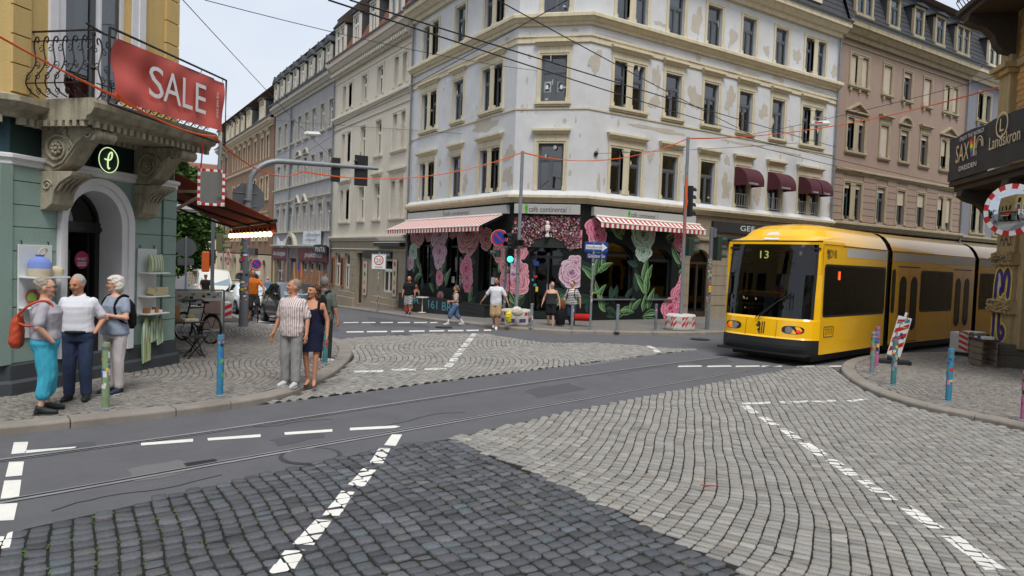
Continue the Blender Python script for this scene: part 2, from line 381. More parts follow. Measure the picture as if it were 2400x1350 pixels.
wk = gpoly([(430, 716), (500, 727), (535, 738), (586, 755), (641, 776), (720, 792), (785, 800), (816, 813), (828, 833), (816, 856), (780, 887), (700, 927), (620, 948), (420, 977), (200, 1001), (0, 1022), (-260, 1045)])
wpoly_ = [(-6, 14), (-3, 13)]
PW = bpy.data.objects.new('pavement', None)
def pavement(path, side, rest, ma=mPave, st=1.25):
    o_in = offs(resample(smooth(path), .16)[0], side*.296); poly = list(o_in)+rest
    o = flat('pavement', [tuple(p) for p in poly], .112, ma); kerb(o, path, side, st); return o, poly
PW, wpl = pavement(wk, 1 if 0 else -1, [(-6, 10.2), (-6, 17), (1.6, 17), (1.6, 45), (wk[0][0]-.3, 45)])
cvp = [(0., 0.)]
while cvp[-1][1] < 40:
    a = math.radians(62+22*math.sin(cvp[-1][1]*1.1)); cvp.append((cvp[-1][0]+.1*math.cos(a), cvp[-1][1]+.1*math.sin(a)))
wreg = [p for p in wpl if p[1] < 23]; wreg = [(p[0], p[1]) for p in wreg]
wreg = [q for q in offs(resample(smooth(wk), .16)[0], -.31) if q[1] < 24]+[(-3.5, 10.4), (-3.5, 12.9), (-.9, 12.45), (1.75, 15.1), (1.75, 24)]
pave(PW, 'pavement_sett', make_rows([(px-14, py+4) for px, py in cvp], (.105, -.03), (-60, 220), .085, .13, wreg, .03), mCobP, tint_light, .008, .124, 300, .15, var=.003, dome=.006, margin=150)
ek = gpoly(ekerb)+[(60, gpoly(ekerb)[-1][1]+.3)]
PE, epl = pavement(ek, -1, [(60, -10), (13.3, -10)])
ereg = [q for q in offs(resample(smooth(ek), .16)[0], -.31) if q[0] < 24]+[(24, 5), (13.3, 2)]
pave(PE, 'pavement_sett', make_rows([(px+2, py-1) for px, py in cvp], (.105, -.03), (0, 270), .085, .13, ereg, .03), mCobP, tint_light, .008, .124, 300, .15, var=.003, dome=.006, margin=60)
ck = gpoly([(640, 690), (700, 704), (800, 722), (920, 740), (985, 750), (1040, 757), (1110, 765), (1200, 775), (1280, 780), (1350, 783), (1500, 786), (1600, 786), (1685, 785)]); ck = [(ck[0][0]-.9, 100), (ck[0][0]-.5, 62)]+ck+[(26, ck[-1][1]+.3), (60, ck[-1][1]+.5)]
mPave2 = M('pavement_small_setts', (116, 112, 106), .9, .3, 12., .9, 16., dirt=.3, dirtc=(70, 64, 55))
PC, cpl = pavement(ck, 1, [(60, 22.5), (17, 22.5), (15.6, 24), (15.6, 100), (ck[0][0]+.3, 100.1)], mPave2)
# --- markings
def clip(poly, q):
    for i in range(len(q)):
        a, c = q[i], q[(i+1) % len(q)]; out = []; n = len(poly)
        for k in range(n):
            p, r = poly[k], poly[(k+1) % n]
            sp = (c[0]-a[0])*(p[1]-a[1])-(c[1]-a[1])*(p[0]-a[0]); sr = (c[0]-a[0])*(r[1]-a[1])-(c[1]-a[1])*(r[0]-a[0])
            if sp >= 0: out.append(p)
            if (sp >= 0) != (sr >= 0): t = sp/(sp-sr); out.append(tuple(p[j]+(r[j]-p[j])*t for j in range(3)))
        poly = out
        if len(poly) < 3: return []
    return poly
def ccw(q):
    a = sum(q[i][0]*q[(i+1) % len(q)][1]-q[(i+1) % len(q)][0]*q[i][1] for i in range(len(q))); return q if a > 0 else q[::-1]
TOPS = np.concatenate(STONE_TOPS[:3]); TC = TOPS.mean(1)
def dash(px, stones=False, s=1, o=(0, 0)):
    q = ccw(gpoly([(o[0]+x/s, o[1]+y/s) for x, y in px])); b = MB()
    if stones:
        c = np.mean(q, 0); near = np.where(np.hypot(TC[:, 0]-c[0], TC[:, 1]-c[1]) < 1.1)[0]
        for i in near:
            if R_.random() < .04: continue
            cc = TOPS[i].mean(0); tp = [tuple(cc+(p-cc)*R_.uniform(1.08, 1.2)) for p in TOPS[i]]
            r = clip(ccw(tp), q)
            if len(r) > 2: b.add([(x, y, z+.003) for x, y, z in r], [tuple(range(len(r)))])
    else: b.add([(x, y, gz(y)+.005) for x, y in q], [tuple(range(len(q)))])
    if b.f: b.build('line_dash', mPaint, ROAD)
for q in ([(1837, 238), (1885, 238), (1855, 292), (1800, 288)], [(1775, 315), (1830, 317), (1795, 388), (1732, 385)]): dash(q, q[0][0] < 1800, 2, (0, 900))
for q in ([(1702, 408), (1763, 415), (1705, 500), (1630, 490)], [(1600, 520), (1662, 525), (1590, 635), (1510, 635)], [(1480, 652), (1555, 655), (1470, 780), (1370, 775)], [(1335, 803), (1428, 805), (1370, 915), (1255, 910)], [(-10, 675), (68, 672), (45, 790), (-30, 800)]): dash(q, True, 2, (0, 900))
for q in ([(1075, 298), (1215, 292), (1210, 300), (1090, 308)], [(1250, 291), (1385, 286), (1390, 295), (1265, 300)], [(1400, 290), (1515, 283), (1520, 292), (1410, 297)], [(1557, 287), (1640, 277), (1680, 279), (1590, 293)], [(1070, 312), (1108, 310), (1160, 347), (1118, 348)], [(1147, 362), (1187, 362), (1255, 403), (1211, 405)], [(1243, 420), (1287, 420), (1362, 470), (1316, 472)], [(1342, 488), (1394, 488), (1487, 548), (1430, 550)], [(1465, 568), (1519, 568), (1630, 642), (1568, 642)], [(1613, 665), (1674, 665), (1812, 760), (1743, 760)], [(1800, 787), (1867, 785), (2030, 893), (1948, 893)], [(2010, 930), (2097, 930), (2320, 1092), (2218, 1092)]): dash(q, True, 2, (1200, 800))
for q in ([(130, 310), (265, 305), (240, 410), (105, 420)], [(246, 385), (718, 350), (700, 364), (225, 414)], [(85, 495), (225, 490), (205, 620), (50, 635)], [(40, 670), (200, 662), (178, 825), (5, 840)], [(-30, 890), (165, 880), (130, 1040), (-70, 1050)]): dash(q, False, 4, (0, 960))
for q in ([(660, 278), (905, 258), (905, 272), (662, 290)], [(972, 255), (1222, 237), (1222, 250), (975, 267)], [(1333, 228), (1558, 213), (1558, 225), (1335, 240)], [(1640, 207), (1850, 196), (1878, 200), (1850, 208), (1640, 219)]): dash(q, False, 2, (0, 900))
def dashline(A, B_, n, wpx, fill, stones):
    for i in range(n):
        a = [A[j]+(B_[j]-A[j])*(i/n) for j in (0, 1)]; c = [A[j]+(B_[j]-A[j])*((i+fill)/n) for j in (0, 1)]; w1 = wpx[0]+(wpx[1]-wpx[0])*i/n
        dash([(a[0]-w1, a[1]), (a[0]+w1, a[1]), (c[0]+w1, c[1]), (c[0]-w1, c[1])], stones)
dashline((1123, 771), (1047, 866), 8, (6, 10), .75, True); dashline((1484, 788), (1572, 848), 7, (6, 8), .72, True)
for x0, x1, y in ((830, 898, 875), (918, 975, 871), (995, 1046, 869)): dash([(x0, y-2), (x1, y-3.5), (x1, y+.5), (x0, y+2)], True)
for x0, x1 in ((1575, 1715), (1757, 1900), (1935, 2078), (2098, 2215), (2315, 2420), (2480, 2600)): dash([(x0, 207), (x1, 205), (x1+8, 212), (x0-6, 215)], False, 2.667, (1000, 780))
for x0, x1 in ((672, 722), (812, 852), (860, 907), (917, 947), (959, 995), (1006, 1041), (1050, 1086), (1093, 1122), (1134, 1151)):
    y = 780-(x0-672)*.0125; dash([(x0, y-1.2), (x1, y-1.8), (x1, y+1), (x0, y+1.4)])
for x0, x1 in ((805, 840), (848, 880), (892, 921), (932, 961), (970, 1001), (1008, 1025)): dash([(x0, 755.4), (x1, 755), (x1, 757), (x0, 757.4)])
dash([(597, 752.5), (660, 750.5), (660, 753), (597, 755)]); dash([(622, 761), (652, 760), (652, 762), (622, 763)])
# --- asphalt repairs and cracks
mPat = [M('asphalt_patch_dark', (80, 80, 83), .8, .2, 55., .4, 130.), M('asphalt_patch_pale', (110, 109, 109), .88, .2, 55., .5, 130.)]
for px, k_ in (([(860, 742), (985, 757), (1010, 768), (870, 764)], 0), ([(1330, 850), (1500, 826), (1540, 832), (1370, 860)], 1), ([(300, 1100), (420, 1078), (470, 1100), (330, 1128)], 1), ([(90, 1052), (210, 1035), (240, 1050), (110, 1070)], 0), ([(1230, 915), (1330, 898), (1370, 912), (1260, 931)], 0), ([(720, 768), (770, 762), (800, 775), (740, 784)], 0), ([(1620, 848), (1700, 838), (1720, 848), (1640, 858)], 0), ([(640, 1030), (740, 1010), (760, 1024), (660, 1046)], 0)):
    q = gpoly(px); P = []
    for i in range(4):
        for t_ in (0, .33, .66): a = np.array(q[i])*(1-t_)+np.array(q[(i+1) % 4])*t_; P.append(tuple(a+rng.normal(0, .03, 2)))
    flat('asphalt_patch', P, .003, mPat[k_], ROAD, kind='structure')
for px in ([(880, 1000), (960, 985), (1010, 975), (1090, 968)], [(120, 1200), (260, 1165), (380, 1150), (520, 1112)], [(1420, 880), (1520, 862), (1600, 856)], [(560, 1000), (640, 1002), (700, 985), (780, 984)], [(900, 770), (960, 762), (1060, 771)]):
    P = resample(smooth([tuple(np.array(p_)+rng.normal(0, .04, 2)) for p_ in gpoly(px)], 2), .12)[0]+rng.normal(0, .012, (1, 2)); P = P+rng.normal(0, .012, P.shape); A = offs(P, .006); C = offs(P, -.006); n = len(A); b = MB(); b.v = [(x, y, gz(y)+.0045) for x, y in A]+[(x, y, gz(y)+.0045) for x, y in C]; b.f = [(i, n+i, n+i+1, i+1) for i in range(n-1)]; b.m = [0]*len(b.f); b.build('asphalt_crack', mGroove, ROAD)
# --- tram rails
r1 = [(-9, 8.1), (-4, 8.75), (-.6, 9.3), (1.27, 9.62), (2.21, 9.83), (7.17, 11.05), (11.29, 11.95), (15.87, 12.73), (20, 13.3), (27, 13.85), (40, 14.2), (120, 14.4)]
r2 = [(-9, 6.6), (-4, 7.25), (-.5, 7.77), (1.47, 8.22), (1.87, 8.3), (5.96, 9.16), (9.36, 9.87), (12.58, 10.54), (16.1, 11.2), (20.2, 11.8), (27.1, 12.36), (40, 12.7), (120, 12.9)]
for P, sd_ in ((r1, 1), (r2, -1)):
    P = resample(smooth(P, 2), .5)[0]
    for nm, a, c, z, ma in (('rail_head', .0, .055*sd_, .009, mSteel), ('rail_groove', -.045*sd_, 0, .006, mGroove), ('rail_lip', -.065*sd_, -.045*sd_, .009, mSteel)):
        A = offs(P, a); C = offs(P, c); b = MB(); n = len(A)
        b.v = [(x, y, z) for x, y in A]+[(x, y, z) for x, y in C]
        b.f = [(i, i+1, n+i+1, n+i) if sd_ < 0 else (i, n+i, n+i+1, i+1) for i in range(n-1)]; b.m = [0]*len(b.f); b.build(nm, ma, ROAD)
def grate(px):
    q = gpoly(px); b = MB(); A = [Vector((x, y, .008)) for x, y in q]
    def at(u, v): return A[0].lerp(A[1], u).lerp(A[3].lerp(A[2], u), v)
    for u0, u1, v0, v1 in [(0, 1, 0, .1), (0, 1, .9, 1), (0, .05, .1, .9), (.95, 1, .1, .9)]+[(k/6-.03, k/6+.03, .1, .9) for k in range(1, 6)]+[(.05, .95, k/4-.05, k/4+.05) for k in (1, 2, 3)]:
        b.poly([at(u0, v0), at(u1, v0), at(u1, v1), at(u0, v1)], (0, 0, -.006))
    g = b.build('drain_grate', mIron, ROAD); b = MB(); b.add([p+Vector((0, 0, -.003)) for p in A], [(0, 1, 2, 3)]); b.build('drain_slot', mGroove, g)
grate([(430, 1087), (505, 1076), (516, 1086), (440, 1098)]); grate([(345, 1033), (410, 1023), (428, 1024), (360, 1036)])
for cx, cy, rr in ((728, 1069, .36), (950, 787, .34), (1040, 768, .3), (1640, 796, .33), (2050, 960, .0)):
    if not rr: continue
    c = G(cx, cy); b = MB(); z = c.z+(.028 if cx != 728 else .006); disc(b, (c.x, c.y, z), (rr, 0, 0), (0, rr, 0), 28); disc(b, (c.x, c.y, z+.004), (rr*.86, 0, 0), (0, rr*.86, 0), 28, 1)
    b.build('manhole_cover', [mIron, mAsph if cx == 728 else mIron], ROAD)
# weeds between the dark cobbles: tiny blades
b = MB()
for _ in range(1300):
    x = R_.uniform(-.4, 4.45); y = R_.uniform(2.6, 7.6)
    col = round((x+4.5)/.152); x = -4.5+col*.152+R_.gauss(0, .012)
    if not inpoly(np.array([[x, y]]), dark)[0] or math.sin(x*1.7+1)+math.sin(y*2.3)+R_.gauss(0, .5) < .5: continue
    w_ = wob(np.array([[x, y]]), .016)[0]
    for _k in range(4):
        a = R_.uniform(0, 6.28); l = R_.uniform(.008, .02); d = Vector((math.cos(a), math.sin(a), 0)); p = Vector((w_[0], w_[1], .03))+d*R_.uniform(0, .02)
        b.add([p-d.cross((0, 0, 1))*.006, p+d.cross((0, 0, 1))*.006, p+d*l+Vector((0, 0, l*.9))], [(0, 1, 2)])
tag(b.build('moss_in_joints', mMoss), 'moss and tiny weeds between the dark cobbles', 'weeds', kind='stuff')
# ================================================================== facade kit
class Fac:
    def __init__(s, p0, d):
        s.p0 = Vector((*p0, 0)); d = Vector((*d, 0)).normalized(); s.d = d; s.n = Vector((d.y, -d.x, 0)); s.ang = math.atan2(d.y, d.x)
    def pt(s, u, w, z): return s.p0+s.d*u+s.n*w+Vector((0, 0, z))
    def box(s, b, u0, u1, w0, w1, z0, z1, mi=0):
        v = [s.pt(u, -w, z) for z in (z0, z1) for w in (-w1, -w0) for u in (u0, u1)]
        return b.add(v, [(0, 2, 3, 1), (4, 5, 7, 6), (0, 1, 5, 4), (2, 6, 7, 3), (0, 4, 6, 2), (1, 3, 7, 5)], mi)
    def uz(s, x, y, w=0.):
        p = onP(x, y, s.pt(0, w, 0), s.n)-s.p0; return p.dot(s.d), p.z
def arc(u0, u1, zs, rise, n=10):     # segmental / round arch points from u0 to u1 springing at zs
    c = (u0+u1)/2; hw = (u1-u0)/2; r = (hw*hw+rise*rise)/(2*rise); zc = zs+rise-r; a = math.asin(min(1, hw/r))
    if rise > hw*.99: a = math.pi/2
    return [(c+r*math.sin(-a+2*a*k/n), zc+r*math.cos(-a+2*a*k/n)) for k in range(n+1)]
def wall(bld, fac, u0, u1, z0, z1, holes, ma, name='wall', th=.28, mrev=None, w=0.):
    b = MB(); us = sorted({u0, u1, *[h[0] for h in holes], *[h[1] for h in holes]}); zs = sorted({z0, z1, *[h[2] for h in holes], *[h[3] for h in holes]})
    us = [u for u in us if u0 <= u <= u1]; zs = [z for z in zs if z0 <= z <= z1]
    for i in range(len(us)-1):
        for j in range(len(zs)-1):
            uc = (us[i]+us[i+1])/2; zc = (zs[j]+zs[j+1])/2
            if any(h[0] < uc < h[1] and h[2] < zc < h[3] for h in holes): continue
            b.add([fac.pt(us[i], w, zs[j]), fac.pt(us[i+1], w, zs[j]), fac.pt(us[i+1], w, zs[j+1]), fac.pt(us[i], w, zs[j+1])], [(0, 1, 2, 3)])
    for h in holes:
        a, c, e, f = h[:4]; rise = h[4] if len(h) > 4 else 0
        if rise:
            ar = arc(a, c, f-rise, rise); out = [(a, e)]+ar+[(c, e)]; hf = len(ar)//2
            L_ = [fac.pt(u, w, z) for u, z in ar[:hf+1]]; b.add([fac.pt(a, w, f)]+L_, [tuple(range(hf+2))[::-1]])
            L_ = [fac.pt(u, w, z) for u, z in ar[hf:]]; b.add([fac.pt(c, w, f)]+L_, [tuple(range(len(L_)+1))[::-1]])
        else: out = [(a, e), (a, f), (c, f), (c, e)]
        n = len(out)
        for k in range(n):
            (ua, za), (ub, zb) = out[k], out[(k+1) % n]
            b.add([fac.pt(ua, w, za), fac.pt(ub, w, zb), fac.pt(ub, w-th, zb), fac.pt(ua, w-th, za)], [(3, 2, 1, 0)], 1)
    return b.build(name, [ma, mrev or ma], bld, world=True)
def mitre(path):
    P = [Vector((*p, 0)) for p in path]; out = []
    for i in range(len(P)):
        ds = []
        if i > 0: ds.append((P[i]-P[i-1]).normalized())
        if i < len(P)-1: ds.append((P[i+1]-P[i]).normalized())
        ns = [Vector((d.y, -d.x, 0)) for d in ds]; n = sum(ns, Vector()).normalized(); out.append((P[i], n/max(.3, n.dot(ns[0]))))
    return out
def cornice(bld, path, prof, ma, name='cornice'):   # prof: (out, z) from bottom to top, closed back at the wall
    b = MB(); ml = mitre(path); prof = [(-.02, prof[0][1])]+prof+[(-.02, prof[-1][1])]; n = len(prof)
    b.loft([[tuple(p+m_*o+Vector((0, 0, z))) for o, z in prof][::-1] for p, m_ in ml])
    return b.build(name, ma, bld, world=True)
PROF = lambda z0, z1, o: [(o*.25, z0), (o*.35, z0+(z1-z0)*.25), (o*.55, z0+(z1-z0)*.3), (o*.8, z0+(z1-z0)*.55), (o*.85, z0+(z1-z0)*.6), (o, z0+(z1-z0)*.62), (o, z0+(z1-z0)*.9), (o*.95, z1)]
_wc = {}
mGlass = glass('window_glass', ior=2.1); mGlassD = glass('dark_window_glass', (.5, .52, .5), 1.6)
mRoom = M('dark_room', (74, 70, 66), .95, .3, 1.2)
mCurt = M('curtain', (214, 212, 206), .9, .12, 3., spec=.1); mCurtD = M('grey_curtain', (120, 122, 124), .9, .15, 3., spec=.1); mBlind = M('roller_shutter', (190, 176, 158), .8, .08, 5.)
def window_meshes(w, h, style):
    k = (round(w, 2), round(h, 2), style)
    if k in _wc: return _wc[k]
    f = MB(); g = []; ft = .055; x0, x1 = -w/2, w/2; tz = h*.66
    for a in ((x0, x0+ft, 0, h), (x1-ft, x1, 0, h), (x0+ft, x1-ft, 0, ft), (x0+ft, x1-ft, h-ft, h)): f.box(a[0], a[1], 0, .07, a[2], a[3])
    def sash(xa, xb, za, zb):
        t = .045
        for a in ((xa, xa+t, za, zb), (xb-t, xb, za, zb), (xa+t, xb-t, za, za+t), (xa+t, xb-t, zb-t, zb)): f.box(a[0], a[1], -.015, .05, a[2], a[3])
        gm = MB(); quad(gm, (xa+t, .02, za+t), (xb-xa-2*t, 0, 0), (0, 0, zb-za-2*t)); g.append(gm.mesh('pane', mGlass))
    if style in ('t', 'w'):
        f.box(x0+ft, x1-ft, -.03, .07, tz-.04, tz+.04); sash(x0+ft, x1-ft, tz+.04, h-ft)
        if w > .72: f.box(-.025, .025, -.025, .06, ft, tz-.04); sash(x0+ft, -.025, ft, tz-.04); sash(.025, x1-ft, ft, tz-.04)
        else: sash(x0+ft, x1-ft, ft, tz-.04)
    else: sash(x0+ft, x1-ft, ft, h-ft)
    _wc[k] = (f, g); return _wc[k]
def window(bld, fac, uc, z, w, h, mf, style='t', curt=None, depth=.14, blind=0.):
    k = (round(w, 2), round(h, 2), style, mf.name); f, g = window_meshes(w, h, style)
    if k not in _wc: _wc[k] = f.mesh('window', mf)
    o = obj('window', _wc[k], bld, fac.pt(uc, -depth, z)-Vector(bld.location), fac.ang)
    for gm in g: obj('pane', gm, o)
    if curt is None: curt = R_.choice([0, 1, 1, 1, 2, 3])
    if curt:
        kk = ('c', round(w, 2), round(h, 2), curt)
        if kk not in _wc:
            b = MB(); n = 14
            for (a, c) in ((-w/2+.03, -w/2+w*.32), (w/2-w*.32, w/2-.03)) if curt < 3 else ((-w/2+.03, w/2-.03),):
                p = [(a+(c-a)*i/n, .17+.02*math.sin(i*2.3)) for i in range(n+1)]
                b.add([(x, y, .05) for x, y in p]+[(x, y, h-.05) for x, y in p], [(i, i+1, n+2+i, n+1+i) for i in range(n)])
            _wc[kk] = b.mesh('curtain', mCurtD if curt == 1 else mCurt)
        obj('curtain', _wc[kk], o)
    if blind:
        b = MB(); n = int(h*blind/.06)+1
        for i in range(n):
            zt = h-.03-i*.06; b.box(-w/2+.03, w/2-.03, -.07, -.05, zt-.056, zt)
        b.build('shutter_blind', mBlind, o)
    return o
def surround(bld, fac, uc, z, w, h, ma, hood=None, sill=True, mull=None, fw_=.15, hz=.42, brk=False, proud=.05):
    k = ('s', round(w, 2), round(h, 2), hood, sill, tuple(mull or ()), fw_, hz, brk, ma.name)
    if k not in _wc:
        b = MB(); x0, x1 = -w/2, w/2; hd = None; sm = None
        for a, c, p in ((0, fw_*.55, .025), (fw_*.5, fw_, proud)):
            b.box(x0-c, x0-a, -p, .01, 0, h+a); b.box(x1+a, x1+c, -p, .01, 0, h+a); b.box(x0-c, x1+c, -p, .01, h+a, h+c)
        b.box(x0-fw_-.02, x0+.02, -proud-.02, .01, -.02, .16); b.box(x1-.02, x1+fw_+.02, -proud-.02, .01, -.02, .16)
        for m0, m1 in (mull or ()):
            b.box(m0, m1, -.03, .2, 0, h); b.box(m0-.03, m1+.03, -.05, .1, 0, .18); b.box(m0-.02, m1+.02, -.045, .1, h-.1, h)
        if sill:
            sm = MB(); e = fw_+.06; sm.box(x0-e, x1+e, -.14, .15, -.1, .0); sm.box(x0-e+.03, x1+e-.03, -.09, .01, -.17, -.1)
            if brk:
                for xx in ((x0-.02, x1+.02) if w < 1.2 else (x0-.02, 0, x1+.02)): sm.box(xx-.06, xx+.06, -.12, .01, -.33, -.17)
            sm = sm.mesh('sill', ma)
        if hood:
            hd = MB(); e = fw_+.12; zt = h+fw_; ww = x1+e
            if hood in ('flat', 'band'):
                hd.box(x0-fw_+.02, x1+fw_-.02, -.03, .01, zt, zt+hz*.45); z2 = zt+hz*.45
                hd.loft([[(s_*(ww-.12+o*.12/.22), y, zz) for o, y, zz in ((0, 0, z2), (0, -.07, z2), (.1, -.12, z2+hz*.15), (.16, -.17, z2+hz*.25), (.22, -.22, z2+hz*.3), (.22, -.22, z2+hz*.5), (.2, 0, z2+hz*.55))] for s_ in (-1, 1)])
            elif hood == 'ped':
                z2 = zt+.12; hd.box(-ww, ww, -.16, .01, z2, z2+.08); pk = .5*hz/.42
                for s_ in (-1, 1): hd.poly([(s_*ww, 0, z2+.08), (0, 0, z2+.08+pk), (0, 0, z2-.04+pk), (s_*(ww-.2), 0, z2+.08)][::s_], (0, -.17, 0))
            elif hood == 'arc':
                z2 = zt+.12; hd.box(-ww, ww, -.16, .01, z2, z2+.07); ar = arc(-ww, ww, z2+.07, .45); ai = arc(-ww+.13, ww-.13, z2+.07, .34)
                for k_ in range(len(ar)-1): hd.poly([(*ar[k_][:1], 0, ar[k_][1]), (ar[k_+1][0], 0, ar[k_+1][1]), (ai[k_+1][0], 0, ai[k_+1][1]), (ai[k_][0], 0, ai[k_][1])], (0, -.15, 0))
            hd = hd.mesh('hood', ma)
        _wc[k] = (b.mesh('window_surround', ma), sm, hd)
    a, sm, hd = _wc[k]; o = obj('window_surround', a, bld, fac.pt(uc, 0, z)-Vector(bld.location), fac.ang)
    if sm: obj('sill', sm, o)
    if hd: obj('hood', hd, o)
    return o
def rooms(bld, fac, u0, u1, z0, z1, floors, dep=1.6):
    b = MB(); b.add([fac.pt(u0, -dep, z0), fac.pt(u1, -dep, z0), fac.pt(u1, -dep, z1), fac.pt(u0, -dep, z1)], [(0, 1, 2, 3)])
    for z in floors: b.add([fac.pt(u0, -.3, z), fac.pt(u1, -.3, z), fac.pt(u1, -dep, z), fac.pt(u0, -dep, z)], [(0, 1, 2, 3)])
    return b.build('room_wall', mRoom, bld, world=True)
def dormer(bld, fac, uc, z, w, h, ma, mf, mr, dep=1.6, w0=.3, dbl=False, gable=False):
    b = MB(); a = w/2+.16
    fac.box(b, uc-a, uc-w/2, w0-.14, w0, z-.05, z+h+.12); fac.box(b, uc+w/2, uc+a, w0-.14, w0, z-.05, z+h+.12); fac.box(b, uc-a, uc+a, w0-.14, w0+.03, z+h, z+h+.2); fac.box(b, uc-a, uc+a, w0-.14, w0+.06, z-.15, z)
    if dbl: fac.box(b, uc-.07, uc+.07, w0-.12, w0, z, z+h)
    d = b.build('dormer', ma, bld, world=True); b = MB()
    for s_ in (-1, 1): b = MB(); fac.box(b, uc+s_*a-(.05 if s_ > 0 else 0), uc+s_*a+(.05 if s_ < 0 else 0), w0-dep, w0-.14, z-.2, z+h+.14); b.build('dormer_cheek', mr, bld, world=True)
    b = MB(); r = .5 if gable else .12; e = a+.12
    b.loft([[fac.pt(uc-e, w_, z+h+.2), fac.pt(uc, w_, z+h+.2+r), fac.pt(uc+e, w_, z+h+.2), fac.pt(uc+e, w_, z+h+.14), fac.pt(uc-e, w_, z+h+.14)] for w_ in (w0+.16, w0-dep)])
    b.build('dormer_roof', mr, bld, world=True)
    for c in ((-w/4-.03, w/4+.03) if dbl else (0,)): window(bld, fac, uc+c, z, (w/2-.08 if dbl else w), h, mf, 't', depth=-w0+.07, curt=R_.choice([0, 1, 3]))
    b = MB(); fac.box(b, uc-w/2, uc+w/2, w0-.9, w0-.8, z, z+h); b.build('room_wall', mRoom, bld, world=True)
def slope_roof(bld, fac, u0, u1, z0, z1, back, ma, w0=.25, name='roof', top=True):
    b = MB(); n = max(2, int((z1-z0)/.28)); m_ = max(2, int((u1-u0)/.32))
    for j in range(n):   # courses, each lapping over the one below
        za = z0+(z1-z0)*j/n; zb = z0+(z1-z0)*(j+1)/n; wa = w0-back*j/n; wb = w0-back*(j+1)/n
        b.add([fac.pt(u0, wa+.03, za), fac.pt(u1, wa+.03, za), fac.pt(u1, wb, zb+.02), fac.pt(u0, wb, zb+.02)], [(0, 1, 2, 3)])
        b.add([fac.pt(u0, wa, za), fac.pt(u1, wa, za), fac.pt(u1, wa+.03, za), fac.pt(u0, wa+.03, za)], [(0, 1, 2, 3)])
    if top: b.add([fac.pt(u0, w0-back, z1), fac.pt(u1, w0-back, z1), fac.pt(u1, w0-back-9, z1+1.2), fac.pt(u0, w0-back-9, z1+1.2)], [(0, 1, 2, 3)])
    return b.build(name, ma, bld, world=True)
def shell(bld, fac, u0, u1, z0, z1, dep, ma):   # side and rear walls that close the house
    b = MB()
    for a, c in (((u0, -.0), (u0, -dep)), ((u0, -dep), (u1, -dep)), ((u1, -dep), (u1, 0))):
        b.add([fac.pt(a[0], a[1], z0), fac.pt(c[0], c[1], z0), fac.pt(c[0], c[1], z1), fac.pt(a[0], a[1], z1)], [(0, 1, 2, 3)])
    b.add([fac.pt(u0, 0, z1), fac.pt(u1, 0, z1), fac.pt(u1, -dep, z1), fac.pt(u0, -dep, z1)], [(0, 1, 2, 3)])
    return b.build('rear_wall', ma, bld, world=True)
def downpipe(bld, fac, u, z0, z1, ma, out=.12, kink=.5):
    b = MB(); b.tube([fac.pt(u, out, z0), fac.pt(u, out, z1-.6), fac.pt(u+.02, out+.02, z1-.45), fac.pt(u+.3, out+kink-.1, z1-.05), fac.pt(u+.32, out+kink, z1+.1)], .055, 8)
    for z in np.arange(z0+.8, z1-.8, 2.4): b.tube([fac.pt(u, out, z), fac.pt(u, out, z+.04)], .07, 8)
    b.build('downpipe', ma, bld, smooth=True, world=True)
def gutter(bld, path, z, out, ma):
    b = MB(); ml = mitre(path); pr = [(out+.09*math.cos(t), z+.07*math.sin(t)) for t in np.linspace(math.pi, 2*math.pi, 7)]
    b.loft([[tuple(p+m_*o+Vector((0, 0, zz))) for o, zz in pr] for p, m_ in ml], closed=False, cap=False); b.build('gutter', ma, bld, smooth=True, world=True)
mZinc = M('zinc', (128, 132, 136), .5, .12, 3., metal=.5); mSlate = M('slate', (54, 56, 60), .7, .25, 6., .5, 12., streak=.0, dirt=.35, dirtc=(40, 42, 48)); mTile = M('clay_tile', (128, 80, 60), .8, .25, 6., .5, 14., dirt=.4, dirtc=(92, 50, 38))
mWhiteF = M('white_window_frame', (222, 220, 212), .5, .06, 2.); mDarkF = M('dark_window_frame', (86, 90, 94), .45, .1, 2.); mTealF = M('teal_window_frame', (62, 72, 76), .45, .1, 2.)
mCream = M('cream_stone', (206, 196, 168), .8, .09, 5., .3, 50., streak=.45, dirtc=(132, 118, 92)); mIronB = M('black_iron', (26, 26, 28), .5, .1, 9.)
# ================================================================== white corner house with the cafe
mWhite = M('white_plaster', (202, 203, 204), .88, .07, 1.2, .35, 25., dirt=.5, dirtc=(180, 178, 174)); mPeel = M('bare_plaster', (182, 174, 160), .95, .1, 3., .5, 30.)
mBase = M('grey_sand_base', (150, 138, 118), .85, .12, 3., .3, 40., streak=.5, dirtc=(96, 86, 72))
mCafe = M('cafe_black_green', (20, 26, 25), .6, .3, 1.5, spec=.25)
LX, RY = 15.03, 21.6
cA, cB, cC, cD = (LX, 33.7), (LX, 23.64), (17.06, RY), (33.3, RY)
HOUSE = thing('corner_house', 'white peeling four storey corner house with cream window surrounds above the cafe', 'house', (17, 25, 0))
fL, fM_, fR = Fac(cA, (0, -1)), Fac(cB, (cC[0]-cB[0], cC[1]-cB[1])), Fac(cC, (1, 0)); lM = math.hypot(cC[0]-cB[0], cC[1]-cB[1])
lL, lR = 10.06, 16.24
ZF = [(5.23, 7.08), (8.7, 10.53), (12.17, 13.9)]
def dbl(c, w=.66, g=.32): return [(c-g/2-w, c-g/2), (c+g/2, c+g/2+w)]
axL = [('d', 33.7-31.67), ('s', 33.7-28.6), ('d', 33.7-25.58)]
axM = [('m', lM*.515)]
axR = [('d', 19.14-17.06), ('s', 4.56), ('s', 6.9), ('s', 9.22), ('s', 11.57), ('d', 31.3-17.06)]
